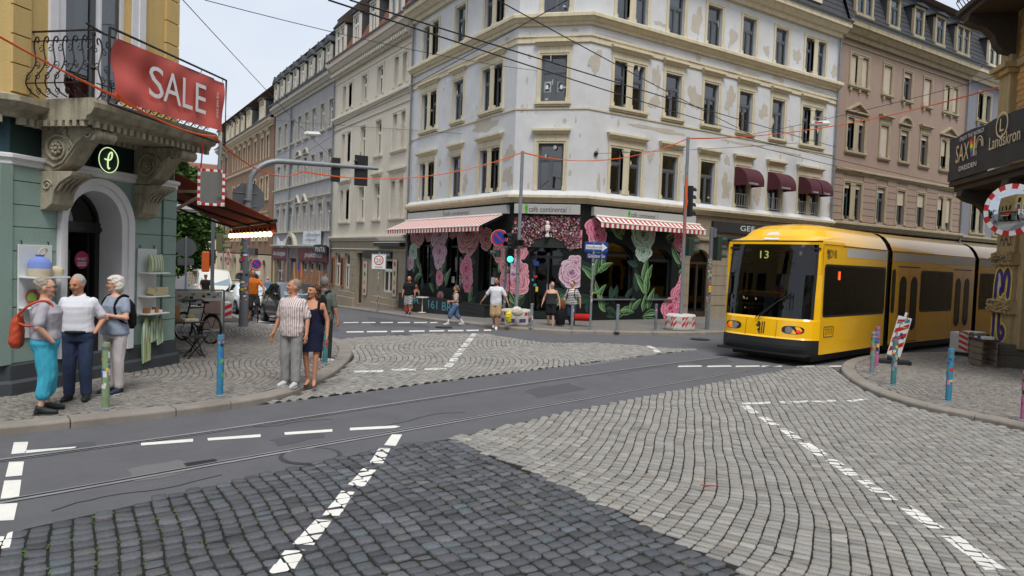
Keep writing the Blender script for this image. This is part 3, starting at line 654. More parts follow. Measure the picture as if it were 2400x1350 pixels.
def facade(bld, fac, L_, axes, floors, ma, mt, mf, hoods, z0, z1, sw=.92, dw=.66, dg=.32, mw=1.02, sills=None, style='t', blind=None, brk=False, name='wall', curt=None, dep=.14, fwd=.15, hz=.42):
    holes = []
    for fi, (za, zb) in enumerate(floors):
        for ai, (t, c) in enumerate(axes):
            hs = dbl(c, dw, dg) if t == 'd' else [(c-(mw if t == 'm' else sw)/2, c+(mw if t == 'm' else sw)/2)]
            for a, e in hs:
                holes.append((a, e, za, zb))
                bl = blind(fi, ai, a) if blind else 0
                window(bld, fac, (a+e)/2, za, e-a, zb-za, mf, style, blind=bl, curt=curt, depth=dep)
            tw = hs[-1][1]-hs[0][0]; hd = hoods(fi, ai) if callable(hoods) else hoods[fi]
            surround(bld, fac, c, za, tw, zb-za, mt, hd, (sills[fi] if sills else True), [(-dg/2, dg/2)] if t == 'd' else None, brk=brk and fi == len(floors)-1, fw_=fwd, hz=hz)
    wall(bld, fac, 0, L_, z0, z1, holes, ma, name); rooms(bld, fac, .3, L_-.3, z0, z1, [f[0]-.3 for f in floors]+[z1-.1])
    return holes
for fc, L_, ax in ((fL, lL, axL), (fM_, lM, axM), (fR, lR, axR)):
    facade(HOUSE, fc, L_, ax, ZF, mWhite, mCream, mDarkF, ['flat', 'band', None], 4.75, 14.4, sills=[False, True, False])
path = [cA, cB, cC, cD]
cornice(HOUSE, path, PROF(4.72, 5.03, .3), mCream); cornice(HOUSE, path, [(.22, 5.03), (.06, 5.2)], mWhite, 'weathering')
cornice(HOUSE, path, [(.0, 8.40), (.035, 8.40), (.035, 8.47), (.0, 8.47)], mCream, 'string_course'); cornice(HOUSE, path, [(.03, 10.98), (.06, 11.0), (.06, 11.2), (.1, 11.22), (.1, 11.28)], mCream, 'string_course')
cornice(HOUSE, path, PROF(11.66, 12.08, .34), mCream); cornice(HOUSE, path, [(.24, 12.08), (.05, 12.14)], mWhite, 'weathering')
cornice(HOUSE, path, PROF(14.35, 15.0, .62), mCream, 'eaves_cornice'); gutter(HOUSE, path, 15.08, .66, mZinc)
for fc, a, c in ((fL, 0, lL), (fM_, 0, lM), (fR, 0, lR)): slope_roof(HOUSE, fc, a, c, 15.0, 18.6, 1.3, mSlate, .45, top=False)
for u in (1.6, 3.9, 6.2, 8.5, 10.9, 13.4): dormer(HOUSE, fR, u, 15.7, .95, 1.5, mCream, mDarkF, mSlate)
for u in (2, 5, 8): dormer(HOUSE, fL, u, 15.7, .95, 1.5, mCream, mDarkF, mSlate)
b = MB(); b.add([(LX, 33.7, 0), (LX, 33.7, 15), (26, 33.7, 15), (26, 33.7, 0)], [(0, 1, 2, 3)]); b.add([(33.3, RY, 0), (33.3, 33, 0), (33.3, 33, 18), (33.3, RY, 15)], [(0, 1, 2, 3)]); b.add([(LX+1, 33.7, 18.4), (33.3, 33.7, 18.4), (33.3, 22.6, 18.4), (17.5, 22.6, 18.4), (LX+1, 25, 18.4)], [(0, 1, 2, 3, 4)])
b.add([(33.3, 33.7, 0), (26, 33.7, 0), (26, 33.7, 18.4), (33.3, 33.7, 18.4)], [(0, 1, 2, 3)])
b.build('rear_wall', mPeel, HOUSE, world=True)
downpipe(HOUSE, fL, .1, .2, 14.9, mZinc); downpipe(HOUSE, fR, lR-.12, .2, 14.9, mZinc)
# peeled plaster: ragged patches, read from the photo
def patch(fac, px, w_=.006, name='peeled_patch', ma=None, n=26, par=None):
    (x0, y0), (x1, y1) = px; ua, za = fac.uz(x0, y0); ub, zb = fac.uz(x1, y1); cu, cz = (ua+ub)/2, (za+zb)/2; a, h_ = abs(ub-ua)/2, abs(zb-za)/2
    ph = [R_.uniform(0, 6.28) for _ in range(5)]; pts = []
    for k in range(n):
        t = 2*math.pi*k/n; r = 1+.22*math.sin(2*t+ph[0])+.16*math.sin(3*t+ph[1])+.14*math.sin(5*t+ph[2])+.1*math.sin(9*t+ph[3])+R_.uniform(-.08, .08)
        pts.append(fac.pt(cu+a*r*.85*math.cos(t), .001, cz+h_*r*.85*math.sin(t)))
    b = MB(); b.poly(pts, fac.n*w_); b.build(name, ma or mPeel, par or HOUSE, world=True)
PX = [(fR, ((1384, 105), (1408, 183))), (fR, ((1395, 75), (1478, 100))), (fR, ((1530, 145), (1548, 215))), (fR, ((1522, 215), (1547, 262))), (fR, ((1612, 195), (1645, 265))), (fR, ((1700, 198), (1723, 262))), (fR, ((1622, 10), (1645, 90))), (fR, ((1710, 58), (1726, 114))), (fR, ((1788, 104), (1806, 133))), (fR, ((1860, 108), (1876, 156))), (fR, ((1948, 150), (1962, 186))), (fR, ((1780, 240), (1800, 282))), (fR, ((1480, 285), (1605, 322))), (fR, ((1678, 322), (1800, 350))), (fR, ((1812, 350), (1875, 366))), (fR, ((1720, 155), (1780, 184))), (fR, ((1808, 172), (1840, 196))), (fR, ((1876, 200), (1950, 226))), (fR, ((1600, 385), (1615, 455))), (fR, ((1690, 405), (1712, 470))), (fR, ((1765, 430), (1785, 480))), (fR, ((1850, 290), (1862, 330))), (fR, ((1533, 45), (1560, 66))), (fR, ((1398, 410), (1408, 450))), (fR, ((1518, 350), (1532, 385))), (fR, ((1698, 360), (1710, 392))), (fR, ((1628, 125), (1645, 145))), (fL, ((1182, 340), (1206, 380))), (fL, ((1180, 385), (1202, 440))), (fL, ((1085, 405), (1096, 450))), (fL, ((1028, 370), (1034, 392))), (fL, ((1030, 420), (1035, 440))), (fL, ((1100, 285), (1170, 300))), (fM_, ((1340, 64), (1357, 76))), (fR, ((1940, 470), (1948, 500))), (fL, ((1180, 92), (1196, 104)))]
for fc, q in PX: patch(fc, q)
b = MB()
for _ in range(120):
    fc = R_.choice([fR, fR, fL, fM_]); L_ = {fL: lL, fM_: lM, fR: lR}[fc]; u = R_.uniform(.2, L_-.2); z = R_.uniform(5.3, 14.2)
    s1, s2 = R_.uniform(.02, .09), R_.uniform(.03, .2); b.poly([fc.pt(u+s1*math.cos(t)*R_.uniform(.6, 1.2), .001, z+s2*math.sin(t)*R_.uniform(.6, 1.2)) for t in np.linspace(0, 6.28, 9)[:-1]], fc.n*.004)
tag(b.build('peeled_flakes', mPeel, HOUSE, world=True), kind='stuff')
# posters in the corner window
b = MB(); c = fM_.pt(lM*.515, -.16, 8.7)
mPoster = M('paper', (214, 218, 220), .8, .05, 4.); mInk = M('dark_ink', (50, 52, 54), .8, .1, 4.)
for s_ in (-1, 1):
    o = c+fM_.d*(s_*.27-.15)+Vector((0, 0, .42)); quad(b, o, fM_.d*.3, (0, 0, .42)); b.add([o+fM_.d*(.15+.09*math.cos(t)-.02*s_)+Vector((0, 0, .25+.11*math.sin(t)))+fM_.n*.003 for t in np.linspace(0, 6.28, 15)[:-1]], [tuple(range(14))], 1)
    b.add([o+fM_.d*(.15+.06*math.cos(t)+.02*s_)+Vector((0, 0, .2+.09*math.sin(t)))+fM_.n*.006 for t in np.linspace(0, 6.28, 15)[:-1]], [tuple(range(14))], 0)
    quad(b, o+fM_.n*.003+Vector((0, 0, .03))+fM_.d*.06, fM_.d*.18, (0, 0, .09), 1); b.build('window_poster', [mPoster, mInk], HOUSE, world=True); b = MB()
# ground floor: openings read from the photo
gL = [(33.7-32.2, 33.7-30.9, 1.0, 3.55, .45), (33.7-29.2, 33.7-27.7, 1.0, 3.55, .5), (33.7-26.2, 33.7-24.7, 1.0, 3.5, .5)]
gM = [(lM*.28, lM*.78, .14, 3.05, .35)]
gR = [(.72, 2.72, 1.0, 3.3, .42), (3.55, 4.95, 1.0, 3.1, .36), (6.05, 7.35, .16, 3.2, .5)]
for fc, L_, hs in ((fL, lL, gL), (fM_, lM, gM)): wall(HOUSE, fc, 0, L_, -.8, 4.75, hs, mCafe, 'ground_floor_wall')
wall(HOUSE, fR, 0, 5.55, -.1, 4.75, gR[:2], mCafe, 'ground_floor_wall'); wall(HOUSE, fR, 5.55, lR, -.1, 4.75, [gR[2], (8.6, 11.4, .6, 3.4), (12.2, 13.4, .16, 3.2), (14.0, 15.6, .8, 3.4)], mBase, 'ground_floor_wall')
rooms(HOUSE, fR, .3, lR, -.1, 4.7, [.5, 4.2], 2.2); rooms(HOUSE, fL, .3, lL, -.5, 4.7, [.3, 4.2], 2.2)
def shopwin(fac, h_, mf, split=2, fan=True, door=False):
    u0, u1, z0, z1, ri = h_; b = MB(); t = .06; zs = z1-ri-.12; w0, w1 = -.24, -.17
    for a, c, e, f in ((u0, u0+t, z0, z1-ri*.6), (u1-t, u1, z0, z1-ri*.6), (u0+t, u1-t, z0, z0+(.25 if door else t)), (u0+t, u1-t, zs-.05, zs+.05)): fac.box(b, a, c, w0, w1, e, f)
    for i in range(1, split): uu = u0+(u1-u0)*i/split; fac.box(b, uu-.04, uu+.04, w0, w1+.01, z0, zs)
    ar = arc(u0, u1, z1-ri, ri); ai = arc(u0+t, u1-t, z1-ri, ri-t)
    for k in range(len(ar)-1): b.poly([fac.pt(ar[k][0], w1, ar[k][1]), fac.pt(ar[k+1][0], w1, ar[k+1][1]), fac.pt(ai[k+1][0], w1, ai[k+1][1]), fac.pt(ai[k][0], w1, ai[k][1])][::-1], fac.n*-.07)
    o = b.build('door' if door else 'shop_window', mf, HOUSE, world=True)
    for i in range(split):
        a = u0+(u1-u0)*i/split+.05; c = u0+(u1-u0)*(i+1)/split-.05; g = MB(); g.add([fac.pt(a, -.21, z0+.06), fac.pt(c, -.21, z0+.06), fac.pt(c, -.21, zs-.05), fac.pt(a, -.21, zs-.05)], [(0, 1, 2, 3)]); g.build('pane', mGlassD, o, world=False).location = -Vector(HOUSE.location)
    g = MB(); pp = [fac.pt(u0+t, -.21, zs+.05)]+[fac.pt(u, -.21, max(z, zs+.05)) for u, z in ai]+[fac.pt(u1-t, -.21, zs+.05)]; g.add(pp, [tuple(range(len(pp)))[::-1]]); g.build('pane', mGlassD, o).location = -Vector(HOUSE.location)
    return o
mCafeF = M('cafe_window_frame', (36, 40, 40), .4, .1, 3.)
for h_ in gL: shopwin(fL, h_, mCafeF, 2)
DOOR = shopwin(fM_, gM[0], mCafeF, 2, door=True)
for h_ in gR[:2]: shopwin(fR, h_, mCafeF, 1)
mBrown = M('brown_wood_door', (58, 46, 38), .5, .2, 4.); shopwin(fR, gR[2], mBrown, 2, door=True)
b = MB()
for u0, u1 in ((.6, 2.85), (3.45, 5.05)): fR.box(b, u0, u1, 0, .1, .93, .985)
b.build('shop_sill', mZinc, HOUSE, world=True)
# shop counter goods seen behind the panes
mBread = M('bread_crates', (168, 112, 48), .8, .3, 8.); b = MB()
for i in range(9): u = .8+i*.2; fR.box(b, u, u+.16, -.7, -.45, 1.05, 1.05+R_.uniform(.1, .45))
b.build('window_goods', mBread, HOUSE, world=True)
# sign panels over the ground floor
mSign = M('sign_panel', (176, 176, 174), .5, .05, 2.); mGreen = M('sign_green', (96, 176, 48), .5, 0); mInkS = M('sign_letters', (40, 44, 36), .5, 0)
def cafe_sign(fac, u0, u1, z0, z1, ug, tw, w_=.2, th=.24):
    b = MB(); fac.box(b, u0, u1, .0, w_, z0, z1); s_ = b.build('shop_sign', mSign, HOUSE, world=True, bevel=.01, seg=1); b = MB(); hh = z1-z0
    fac.box(b, ug-.16, ug-.04, w_, w_+.004, z0+.02, z1-.02, 0); text(b, 'café continental', fac.pt(ug, w_+.004, z0+hh*.2), fac.d*tw, (0, 0, hh*.55), 1)
    text(b, 'c', fac.pt(ug-.14, w_+.007, z0+hh*.4), fac.d*.08, (0, 0, hh*.25), 1)
    for uu in (ug+tw+.1, ug+tw+.15): [fac.box(b, uu, uu+.015, w_, w_+.004, z0+hh*k_/8, z0+hh*k_/8+.02, 1) for k_ in (2, 3, 4, 5, 6)]
    b.build('sign_lettering', [mGreen, mInkS], s_).location = -Vector(HOUSE.location)
cafe_sign(fR, .37, 6.1, 4.27, 4.62, 2.3, 1.35); cafe_sign(fM_, .12, lM-.12, 4.27, 4.66, .72, 1.5); cafe_sign(fL, .3, 9.9, 4.27, 4.62, 4.5, 2.3)
# striped awnings
mRed = M('awning_red', (176, 52, 60), .8, .08, 3.); mAwW = M('awning_white', (228, 222, 212), .8, .06, 3.)
def awning(fac, u0, u1, z0, z1, out, val, n):
    A = thing('striped_awning', '', 'awning', fac.pt((u0+u1)/2, 0, z0)); b = MB(); st = (u1-u0)/n
    for i in range(n):
        a, c = u0+i*st, u0+(i+1)*st; m_ = i % 2
        b.add([fac.pt(a, .2, z1), fac.pt(c, .2, z1), fac.pt(c, out, z0), fac.pt(a, out, z0)], [(0, 3, 2, 1)], m_)
        pts = [fac.pt(a, out+.01, z0), fac.pt(a, out+.01, z0-val), fac.pt((a+c)/2, out+.015, z0-val-.015), fac.pt(c, out+.01, z0-val), fac.pt(c, out+.01, z0)]
        b.add(pts, [(0, 1, 2, 3, 4)], m_)
    b.build('canopy', [mAwW, mRed], A, world=True); b = MB()
    b.tube([fac.pt(u0, out, z0), fac.pt(u1, out, z0)], .03, 8); b.tube([fac.pt(u0, .2, z1+.02), fac.pt(u1, .2, z1+.02)], .05, 8); b.build('front_rail', mAwW, A, world=True)
    for u in (u0+.05, u1-.05):
        b = MB(); b.tube([fac.pt(u, .2, z1-.1), fac.pt(u, (out+.2)/2, (z0+z1)/2-.1), fac.pt(u, out, z0-.02)], .02, 6); b.build('folding_arm', mIronB, A, world=True)
    return A
tag(awning(fR, .45, 6.35, 4.02, 4.24, .55, .19, 45), 'red and white striped awning right of the cafe door'); tag(awning(fL, .1, 9.6, 3.72, 4.22, 1.25, .2, 63), 'red and white striped awning on the left side of the cafe')
# ================================================================== cafe mural, flower panel, benches, first-floor blinds
PINK = [M('mural_pink_%d' % i, c, .6, .12, 6.) for i, c in enumerate([(112, 52, 72), (170, 84, 108), (206, 128, 146), (228, 168, 178), (70, 30, 46)])]
SALM = [M('mural_salmon_%d' % i, c, .6, .12, 6.) for i, c in enumerate([(104, 56, 58), (150, 88, 92), (188, 124, 124), (206, 158, 154), (60, 32, 36)])]
LILA = [M('mural_lilac_%d' % i, c, .6, .12, 6.) for i, c in enumerate([(128, 84, 112), (176, 128, 156), (206, 166, 186), (226, 200, 210), (80, 46, 66)])]
MINT = [M('mural_mint_%d' % i, c, .6, .12, 6.) for i, c in enumerate([(58, 92, 78), (112, 148, 128), (160, 186, 168), (200, 214, 200), (30, 52, 44)])]
ROSE = [M('mural_rose_%d' % i, c, .6, .12, 6.) for i, c in enumerate([(130, 40, 76), (186, 72, 112), (216, 112, 144), (232, 160, 178), (74, 20, 44)])]
LEAF = [M('mural_leaf_%d' % i, c, .6, .15, 6.) for i, c in enumerate([(34, 66, 50), (70, 112, 74), (132, 168, 110), (186, 206, 128), (24, 44, 38)])]
def rose(fac, u, z, r, pal, rings=5, sq=1., seed=0, clipu=None):
    q = random.Random(seed); b = MB(); w = .004
    for k in range(rings):
        rr0 = r*(1-k/rings*.88); n = max(3, 6-k); a0 = q.uniform(0, 6.28); cu, cz = u+q.uniform(-.06, .06)*r, z+q.uniform(-.06, .06)*r
        for i in range(n):
            a = a0+2*math.pi*i/n+q.uniform(-.25, .25); pw = math.pi/n*q.uniform(1.35, 1.75); rr = rr0*q.uniform(.88, 1.06); ph = q.uniform(0, 6)
            def petal(sc, dr):
                return [(cu, cz)]+[(cu+rr*(dr-.22*abs(t)**3+.05*math.sin(5*t+ph))*math.cos(a+pw*t*sc), cz+rr*(dr-.22*abs(t)**3+.05*math.sin(5*t+ph))*sq*math.sin(a+pw*t*sc)) for t in np.linspace(-1, 1, 11)]
            for sc, dr, mi in ((1.03, 1.03, 4), (1, 1, 3 if (i+k) % 3 else 2), (.93, .9, 2), (.88, .76, 1), (.8, .58, 0)):
                p = petal(sc, dr); w += .00004
                if clipu: p = [(min(max(x, clipu[0]), clipu[1]), y) for x, y in p]
                b.add([fac.pt(x, w, y) for x, y in p], [tuple(range(len(p)))], mi)
        w += .001
    return b.build('mural_rose', pal, HOUSE, world=True)
def leaf(fac, u, z, l, a, wd=.32, seed=0, clipu=None, w=.003, pal=0):
    b = MB(); q = random.Random(seed); cu = q.uniform(-.9, .9); ts = np.linspace(0, 1, 12)
    def P(t, s_): ang = a+cu*t; return (u+l*t*math.cos(a+cu*t*.6)-s_*math.sin(ang), z+l*t*math.sin(a+cu*t*.6)+s_*math.cos(ang))
    def wdt(t): return l*wd*(math.sin(math.pi*t**.75)*.5+.03*math.sin(14*t+seed))
    for hi, lo, mi in ((1, -1, 4), (.94, -.94, 0), (.9, .12, 1), (.8, .45, 2 if pal == 0 else 1), (.06, -.06, 2), (-.72, -.86, 2)):
        p = [P(t, wdt(t)*hi) for t in ts]+[P(t, wdt(t)*lo) for t in ts[::-1][1:-1]]
        if clipu: p = [(min(max(x, clipu[0]), clipu[1]), y) for x, y in p]
        b.add([fac.pt(x, w, y) for x, y in p], [tuple(range(len(p)))], mi if pal == 0 else min(mi, 1) if mi != 4 else 4); w += .0004
    return b.build('mural_leaf', LEAF if pal == 0 else LEAFD, HOUSE, world=True)
LEAFD = [M('mural_dark_leaf_%d' % i, c, .6, .2, 6.) for i, c in enumerate([(24, 44, 38), (38, 66, 54), (52, 86, 68), (60, 90, 70), (16, 26, 24)])]
def R_at(fac, x, y, r, pal, **k): u, z = fac.uz(x, y); return rose(fac, u, z, r*1.22, pal, **k)
sR, sM, sL_ = (.02, 5.53), (.02, lM-.02), (.02, lL-.02)
for i, (x, y, r, pal) in enumerate([(1400, 553, .4, ROSE), (1600, 560, .52, ROSE), (1598, 690, .6, ROSE), (1572, 722, .5, ROSE), (1612, 728, .4, ROSE), (1508, 548, .62, MINT), (1508, 590, .38, MINT)]): R_at(fR, x, y, r, pal, seed=i, clipu=sR, sq=.9)
for i, (x, y, r, pal) in enumerate([(1214, 590, .34, PINK), (1211, 662, .46, PINK), (1341, 640, .48, LILA), (1206, 622, .26, LILA), (1216, 556, .3, PINK), (1362, 560, .3, ROSE)]): R_at(fM_, x, y, r, pal, seed=20+i, clipu=sM)
for i, (x, y, r, pal) in enumerate([(1096, 545, .95, SALM), (1030, 548, .8, LILA), (980, 548, .75, SALM), (1030, 590, .6, LILA), (1093, 628, .5, ROSE), (1095, 650, .42, PINK), (1028, 612, .4, LILA), (1140, 560, .5, SALM), (962, 615, .4, LILA), (1170, 590, .45, SALM), (1095, 672, .3, ROSE), (1185, 660, .4, PINK)]): R_at(fL, x, y, r, pal, seed=40+i, clipu=sL_, sq=.85)
for i in range(16):
    fc, x, y, pal = [(fL, 1005, 545, SALM), (fL, 1062, 540, SALM), (fL, 1125, 545, PINK), (fL, 968, 590, MINT), (fL, 1030, 650, PINK), (fL, 1032, 695, SALM), (fL, 970, 690, MINT), (fL, 1176, 560, SALM), (fL, 1180, 625, PINK), (fM_, 1204, 645, LILA), (fM_, 1218, 632, PINK), (fM_, 1350, 615, LILA), (fR, 1395, 535, ROSE), (fR, 1585, 700, PINK), (fR, 1606, 600, ROSE), (fR, 1608, 660, PINK)][i]; R_at(fc, x, y, [.42, .34, .28][i % 3], pal, seed=70+i, clipu={fR: sR, fM_: sM, fL: sL_}[fc], sq=.9)
LV = [(fR, 1395, 600, .7, 1.3), (fR, 1402, 640, .7, .9), (fR, 1392, 660, .8, 2.0), (fR, 1400, 700, .6, 1.2), (fR, 1404, 690, .5, 2.2), (fR, 1505, 655, .8, 1.2), (fR, 1512, 690, .9, 1.9), (fR, 1518, 725, .8, 1.4), (fR, 1460, 560, .7, 2.7), (fR, 1440, 548, .5, 1.9), (fR, 1560, 560, .6, .4), (fR, 1595, 620, .8, 2.3), (fR, 1590, 640, .5, .5), (fR, 1450, 735, .7, .3), (fR, 1420, 730, .6, 2.6), (fR, 1540, 735, .7, 2.8), (fR, 1480, 728, .6, .9), (fM_, 1335, 590, .5, 1.2), (fM_, 1345, 690, .6, -.6), (fM_, 1325, 690, .6, -2.4), (fM_, 1213, 700, .5, .7), (fM_, 1208, 712, .6, 2.4), (fM_, 1350, 570, .5, 1.9), (fL, 965, 560, .9, 1.6), (fL, 968, 580, .8, 1.2), (fL, 970, 640, 1., 1.7), (fL, 1035, 640, .9, 1.1), (fL, 1040, 660, .8, .6), (fL, 1025, 680, .8, 1.5), (fL, 1100, 690, .9, 1.5), (fL, 1098, 710, .7, 1.1), (fL, 972, 660, .8, .9), (fL, 1170, 640, .7, 1.6), (fL, 1180, 690, .7, 1.2)]
q9 = random.Random(4)
for fc, L_, nn in ((fR, 5.5, 34), (fM_, lM, 12), (fL, lL, 46)):
    for i in range(nn):
        u, z = q9.uniform(.1, L_-.1), q9.uniform(.2, 3.9)
        if any(h_[0]-.1 < u < h_[1]+.1 and h_[2] < z < h_[3]+.1 for h_ in {fR: gR[:2], fM_: gM, fL: gL}[fc]): continue
        leaf(fc, u, z, q9.uniform(.5, 1.), q9.choice([1.57+q9.uniform(-.8, .8), q9.uniform(-.4, 3.5)]), .45, i+100, {fR: sR, fM_: sM, fL: sL_}[fc], .0015, 1)
for i, (fc, x, y, l, a) in enumerate(LV+[(f_, x_+q9.uniform(-14, 14), y_+q9.uniform(-14, 14), l_*q9.uniform(.7, 1), a_+q9.uniform(-.9, .9)) for f_, x_, y_, l_, a_ in LV]): u, z = fc.uz(x, y); leaf(fc, u, z, l*1.25, a, seed=i, wd=.36, clipu={fR: sR, fM_: sM, fL: sL_}[fc])
# artificial flowers over the corner door
FLc = [M('flower_%d' % i, c, .7, .1, 9.) for i, c in enumerate([(170, 84, 116), (196, 146, 160), (92, 60, 106), (206, 190, 186), (150, 80, 60), (130, 44, 74), (62, 44, 72), (176, 150, 110), (34, 40, 36)])]
u0_, z1_ = .14, 4.2; b = MB()
for i in range(1900):
    u = R_.uniform(.12, lM-.12); z = R_.uniform(2.95, 4.2)
    if gM[0][0] < u < gM[0][1] and z < 2.75+.35*math.sin(math.pi*(u-gM[0][0])/(gM[0][1]-gM[0][0]))+.3: continue
    c = fM_.pt(u, R_.uniform(.03, .09), z); r = R_.uniform(.022, .05); mi = R_.randrange(9); n = 5; a0 = R_.uniform(0, 6); tl = Vector((R_.uniform(-.4, .4), R_.uniform(-.4, .4), R_.uniform(-.3, .3)))
    ax = (fM_.d+tl*.6).normalized(); ay = (Vector((0, 0, 1))+tl*.6).normalized(); pts = []
    for k in range(10): t = a0+math.pi*k/5; rr = r*(1 if k % 2 == 0 else .62); pts.append(c+ax*rr*math.cos(t)+ay*rr*math.sin(t)+fM_.n*(.012 if k % 2 == 0 else 0))
    b.add(pts+[c+fM_.n*.004], [(k, (k+1) % 10, 10) for k in range(10)], mi)
fl = thing('flower_panel', 'dense panel of pink purple and white artificial flowers above the cafe door', 'flowers', fM_.pt(lM/2, 0, 3.6)); tag(b.build('blossoms', FLc, fl, world=True), kind='stuff')
b = MB(); fM_.box(b, .1, lM-.1, .0, .03, 2.95, 4.24); b.build('backing', FLc[8], fl, world=True)
mPlast = M('plaster_white', (216, 210, 200), .8, .08, 20.)
b = MB(); c = fM_.pt(lM*.52, .16, 3.35)
b.lathe([(.03, 0), (.09, .02), (.1, .06), (.06, .14), (.05, .2), (.09, .26), (.115, .36), (.1, .46), (.05, .52), (.0, .53)], c, 14); b.ell(c+Vector((0, 0, .56))+fM_.n*.02, (.07, .07, .09), 10, 8); b.ell(c+Vector((0, 0, .36))+fM_.n*.11, (.02, .03, .04), 8, 6)
b.ell(c+Vector((0, 0, .29))+fM_.n*.08, (.07, .05, .05), 8, 6); tag(b.build('head_sculpture', mPlast, None, smooth=True), 'small white plaster head fixed above the cafe door', 'sculpture')
# notices on door and walls
mBlue = M('notice_blue', (30, 70, 150), .6, .05, 4.); mRedN = M('notice_red', (200, 50, 40), .6, .05, 4.); mYel = M('notice_yellow', (226, 196, 60), .6, .05, 4.)
STK = [mPoster, mInk, mBlue, mRedN, mYel, M('notice_teal', (60, 150, 140), .6, .05, 4.), M('notice_pink', (214, 120, 160), .6, .05, 4.), M('notice_grey', (150, 150, 150), .6, .05, 4.)]
def note(fac, x, y, w, h, mi, out=.012, par=HOUSE):
    u, z = fac.uz(x, y); b = MB(); fac.box(b, u-w/2, u+w/2, out, out+.003, z-h/2, z+h/2, 0); b.build('notice', STK[mi], par, world=True)
for fc, x, y, w, h, mi in ((fM_, 1214, 553, .28, .3, 4), (fR, 1606, 655, .35, .35, 0), (fM_, 1255, 617, .2, .18, 2), (fM_, 1253, 648, .14, .09, 3), (fM_, 1246, 656, .1, .1, 5), (fM_, 1252, 668, .12, .1, 5), (fM_, 1256, 678, .1, .2, 4), (fM_, 1249, 640, .09, .16, 1), (fM_, 1290, 672, .14, .2, 0), (fL, 1053, 655, .3, .3, 0), (fL, 1146, 658, .35, .3, 0), (fL, 1063, 678, .3, .4, 0)): note(fc, x, y, w, h, mi, .012 if fc is fR else -.19)
b = MB(); fM_.box(b, lM*.52, lM*.54, -.17, -.1, 1.0, 1.5); b.build('door_handle', mZinc, HOUSE, world=True)
# long black bench along the left front
BEN = thing('wooden_bench', 'long black wooden bench with blue graffiti along the left cafe wall', 'bench', fL.pt(5, .4, -.1))
for k in range(4): b = MB(); fL.box(b, .3, 9.2, .1+k*.13, .22+k*.13, .46, .5); b.build('seat_plank', mCafeF, BEN, world=True)
for k in range(4): b = MB(); fL.box(b, .35, 9.15, .56, .6, -.3+k*.19, -.12+k*.19); b.build('front_board', mCafeF, BEN, world=True)
b = MB(); fL.box(b, .35, .42, .1, .56, -.3, .45); fL.box(b, 9.1, 9.16, .1, .56, -.2, .45); b.build('end_board', mCafeF, BEN, world=True)
mSpray = M('spray_blue', (86, 168, 190), .6, .1, 5.); b = MB()
text(b, 'JKR', fL.pt(1.2, .606, 0.02), fL.d*1.7, (0, 0, .36)); text(b, '161 BR', fL.pt(3.9, .606, 0.0), fL.d*2.4, (0, 0, .38)); tag(b.build('graffiti', mSpray, BEN, world=True), kind='stuff')
b = MB(); c = fL.pt(4.2, 1.05, gz(29)+.12); b.lathe([(.2, 0), (.2, .02), (.025, .03), (.025, .7), (.3, .71), (.3, .74)], c, 16); tag(b.build('bistro_table', mPlast, None, smooth=True), 'small round white table before the cafe bench', 'table')
# maroon dome blinds on the first floor, with white rails
mMar = M('maroon_canvas', (74, 24, 34), .75, .12, 3.); mWhM = M('white_metal', (220, 220, 218), .4, .05, 2.)
def dome(u0, u1, z0, z1, out, lab):
    A = thing('dome_awning', lab, 'awning', fR.pt((u0+u1)/2, 0, z0), group='maroon dome awnings on the first floor'); b = MB(); n = 10; rings = []
    for k in range(n+1): t = math.pi/2*k/n; rings.append([fR.pt(u0, .03+out*math.sin(t), z0+(z1-z0)*math.cos(t)), fR.pt(u1, .03+out*math.sin(t), z0+(z1-z0)*math.cos(t))])
    b.loft(rings, 0, False, False); b.loft([[fR.pt(u0, .03+out, z0), fR.pt(u1, .03+out, z0)], [fR.pt(u0, .03+out, z0-.16), fR.pt(u1, .03+out, z0-.16)]], 0, False, False)
    for u in (u0, u1): b.add([fR.pt(u, .03, z0)]+[fR.pt(u, .03+out*math.sin(math.pi/2*k/n), z0+(z1-z0)*math.cos(math.pi/2*k/n)) for k in range(n+1)], [tuple(range(n+2))])
    for u in (u0, u1): b.add([fR.pt(u, .03, z0), fR.pt(u, .03+out, z0), fR.pt(u, .03+out, z0-.16), fR.pt(u, .03, z0-.16)], [(0, 1, 2, 3)])
    b.build('canopy', mMar, A, world=True); b = MB(); text(b, 'STUDIOBAR', fR.pt(u0+.12, .036+out, z0-.12), fR.d*(u1-u0)*.55, (0, 0, .08)); b.build('lettering', mPoster, A, world=True)
for lab, u0, u1 in (('maroon dome awning over window, leftmost of four', 8.62, 9.82), ('maroon dome awning over window, second from left of four', 10.97, 12.17), ('maroon dome awning over window, third from left of four', 13.35, 14.2), ('maroon dome awning over window, rightmost of four', 14.28, 15.15)): dome(u0, u1, 6.35, 7.05, .75, lab)
for c, w in ((9.22, .92), (11.57, .92), (13.75, .66), (14.73, .66)):
    b = MB(); a, e = c-w/2+.02, c+w/2-.02
    for z in (5.3, 5.85): fR.box(b, a, e, -.04, -.01, z, z+.03)
    for u in np.linspace(a, e-.02, 6 if w > .8 else 5): fR.box(b, u, u+.02, -.035, -.015, 5.3, 5.87)
    b.build('window_rail', mWhM, HOUSE, world=True)
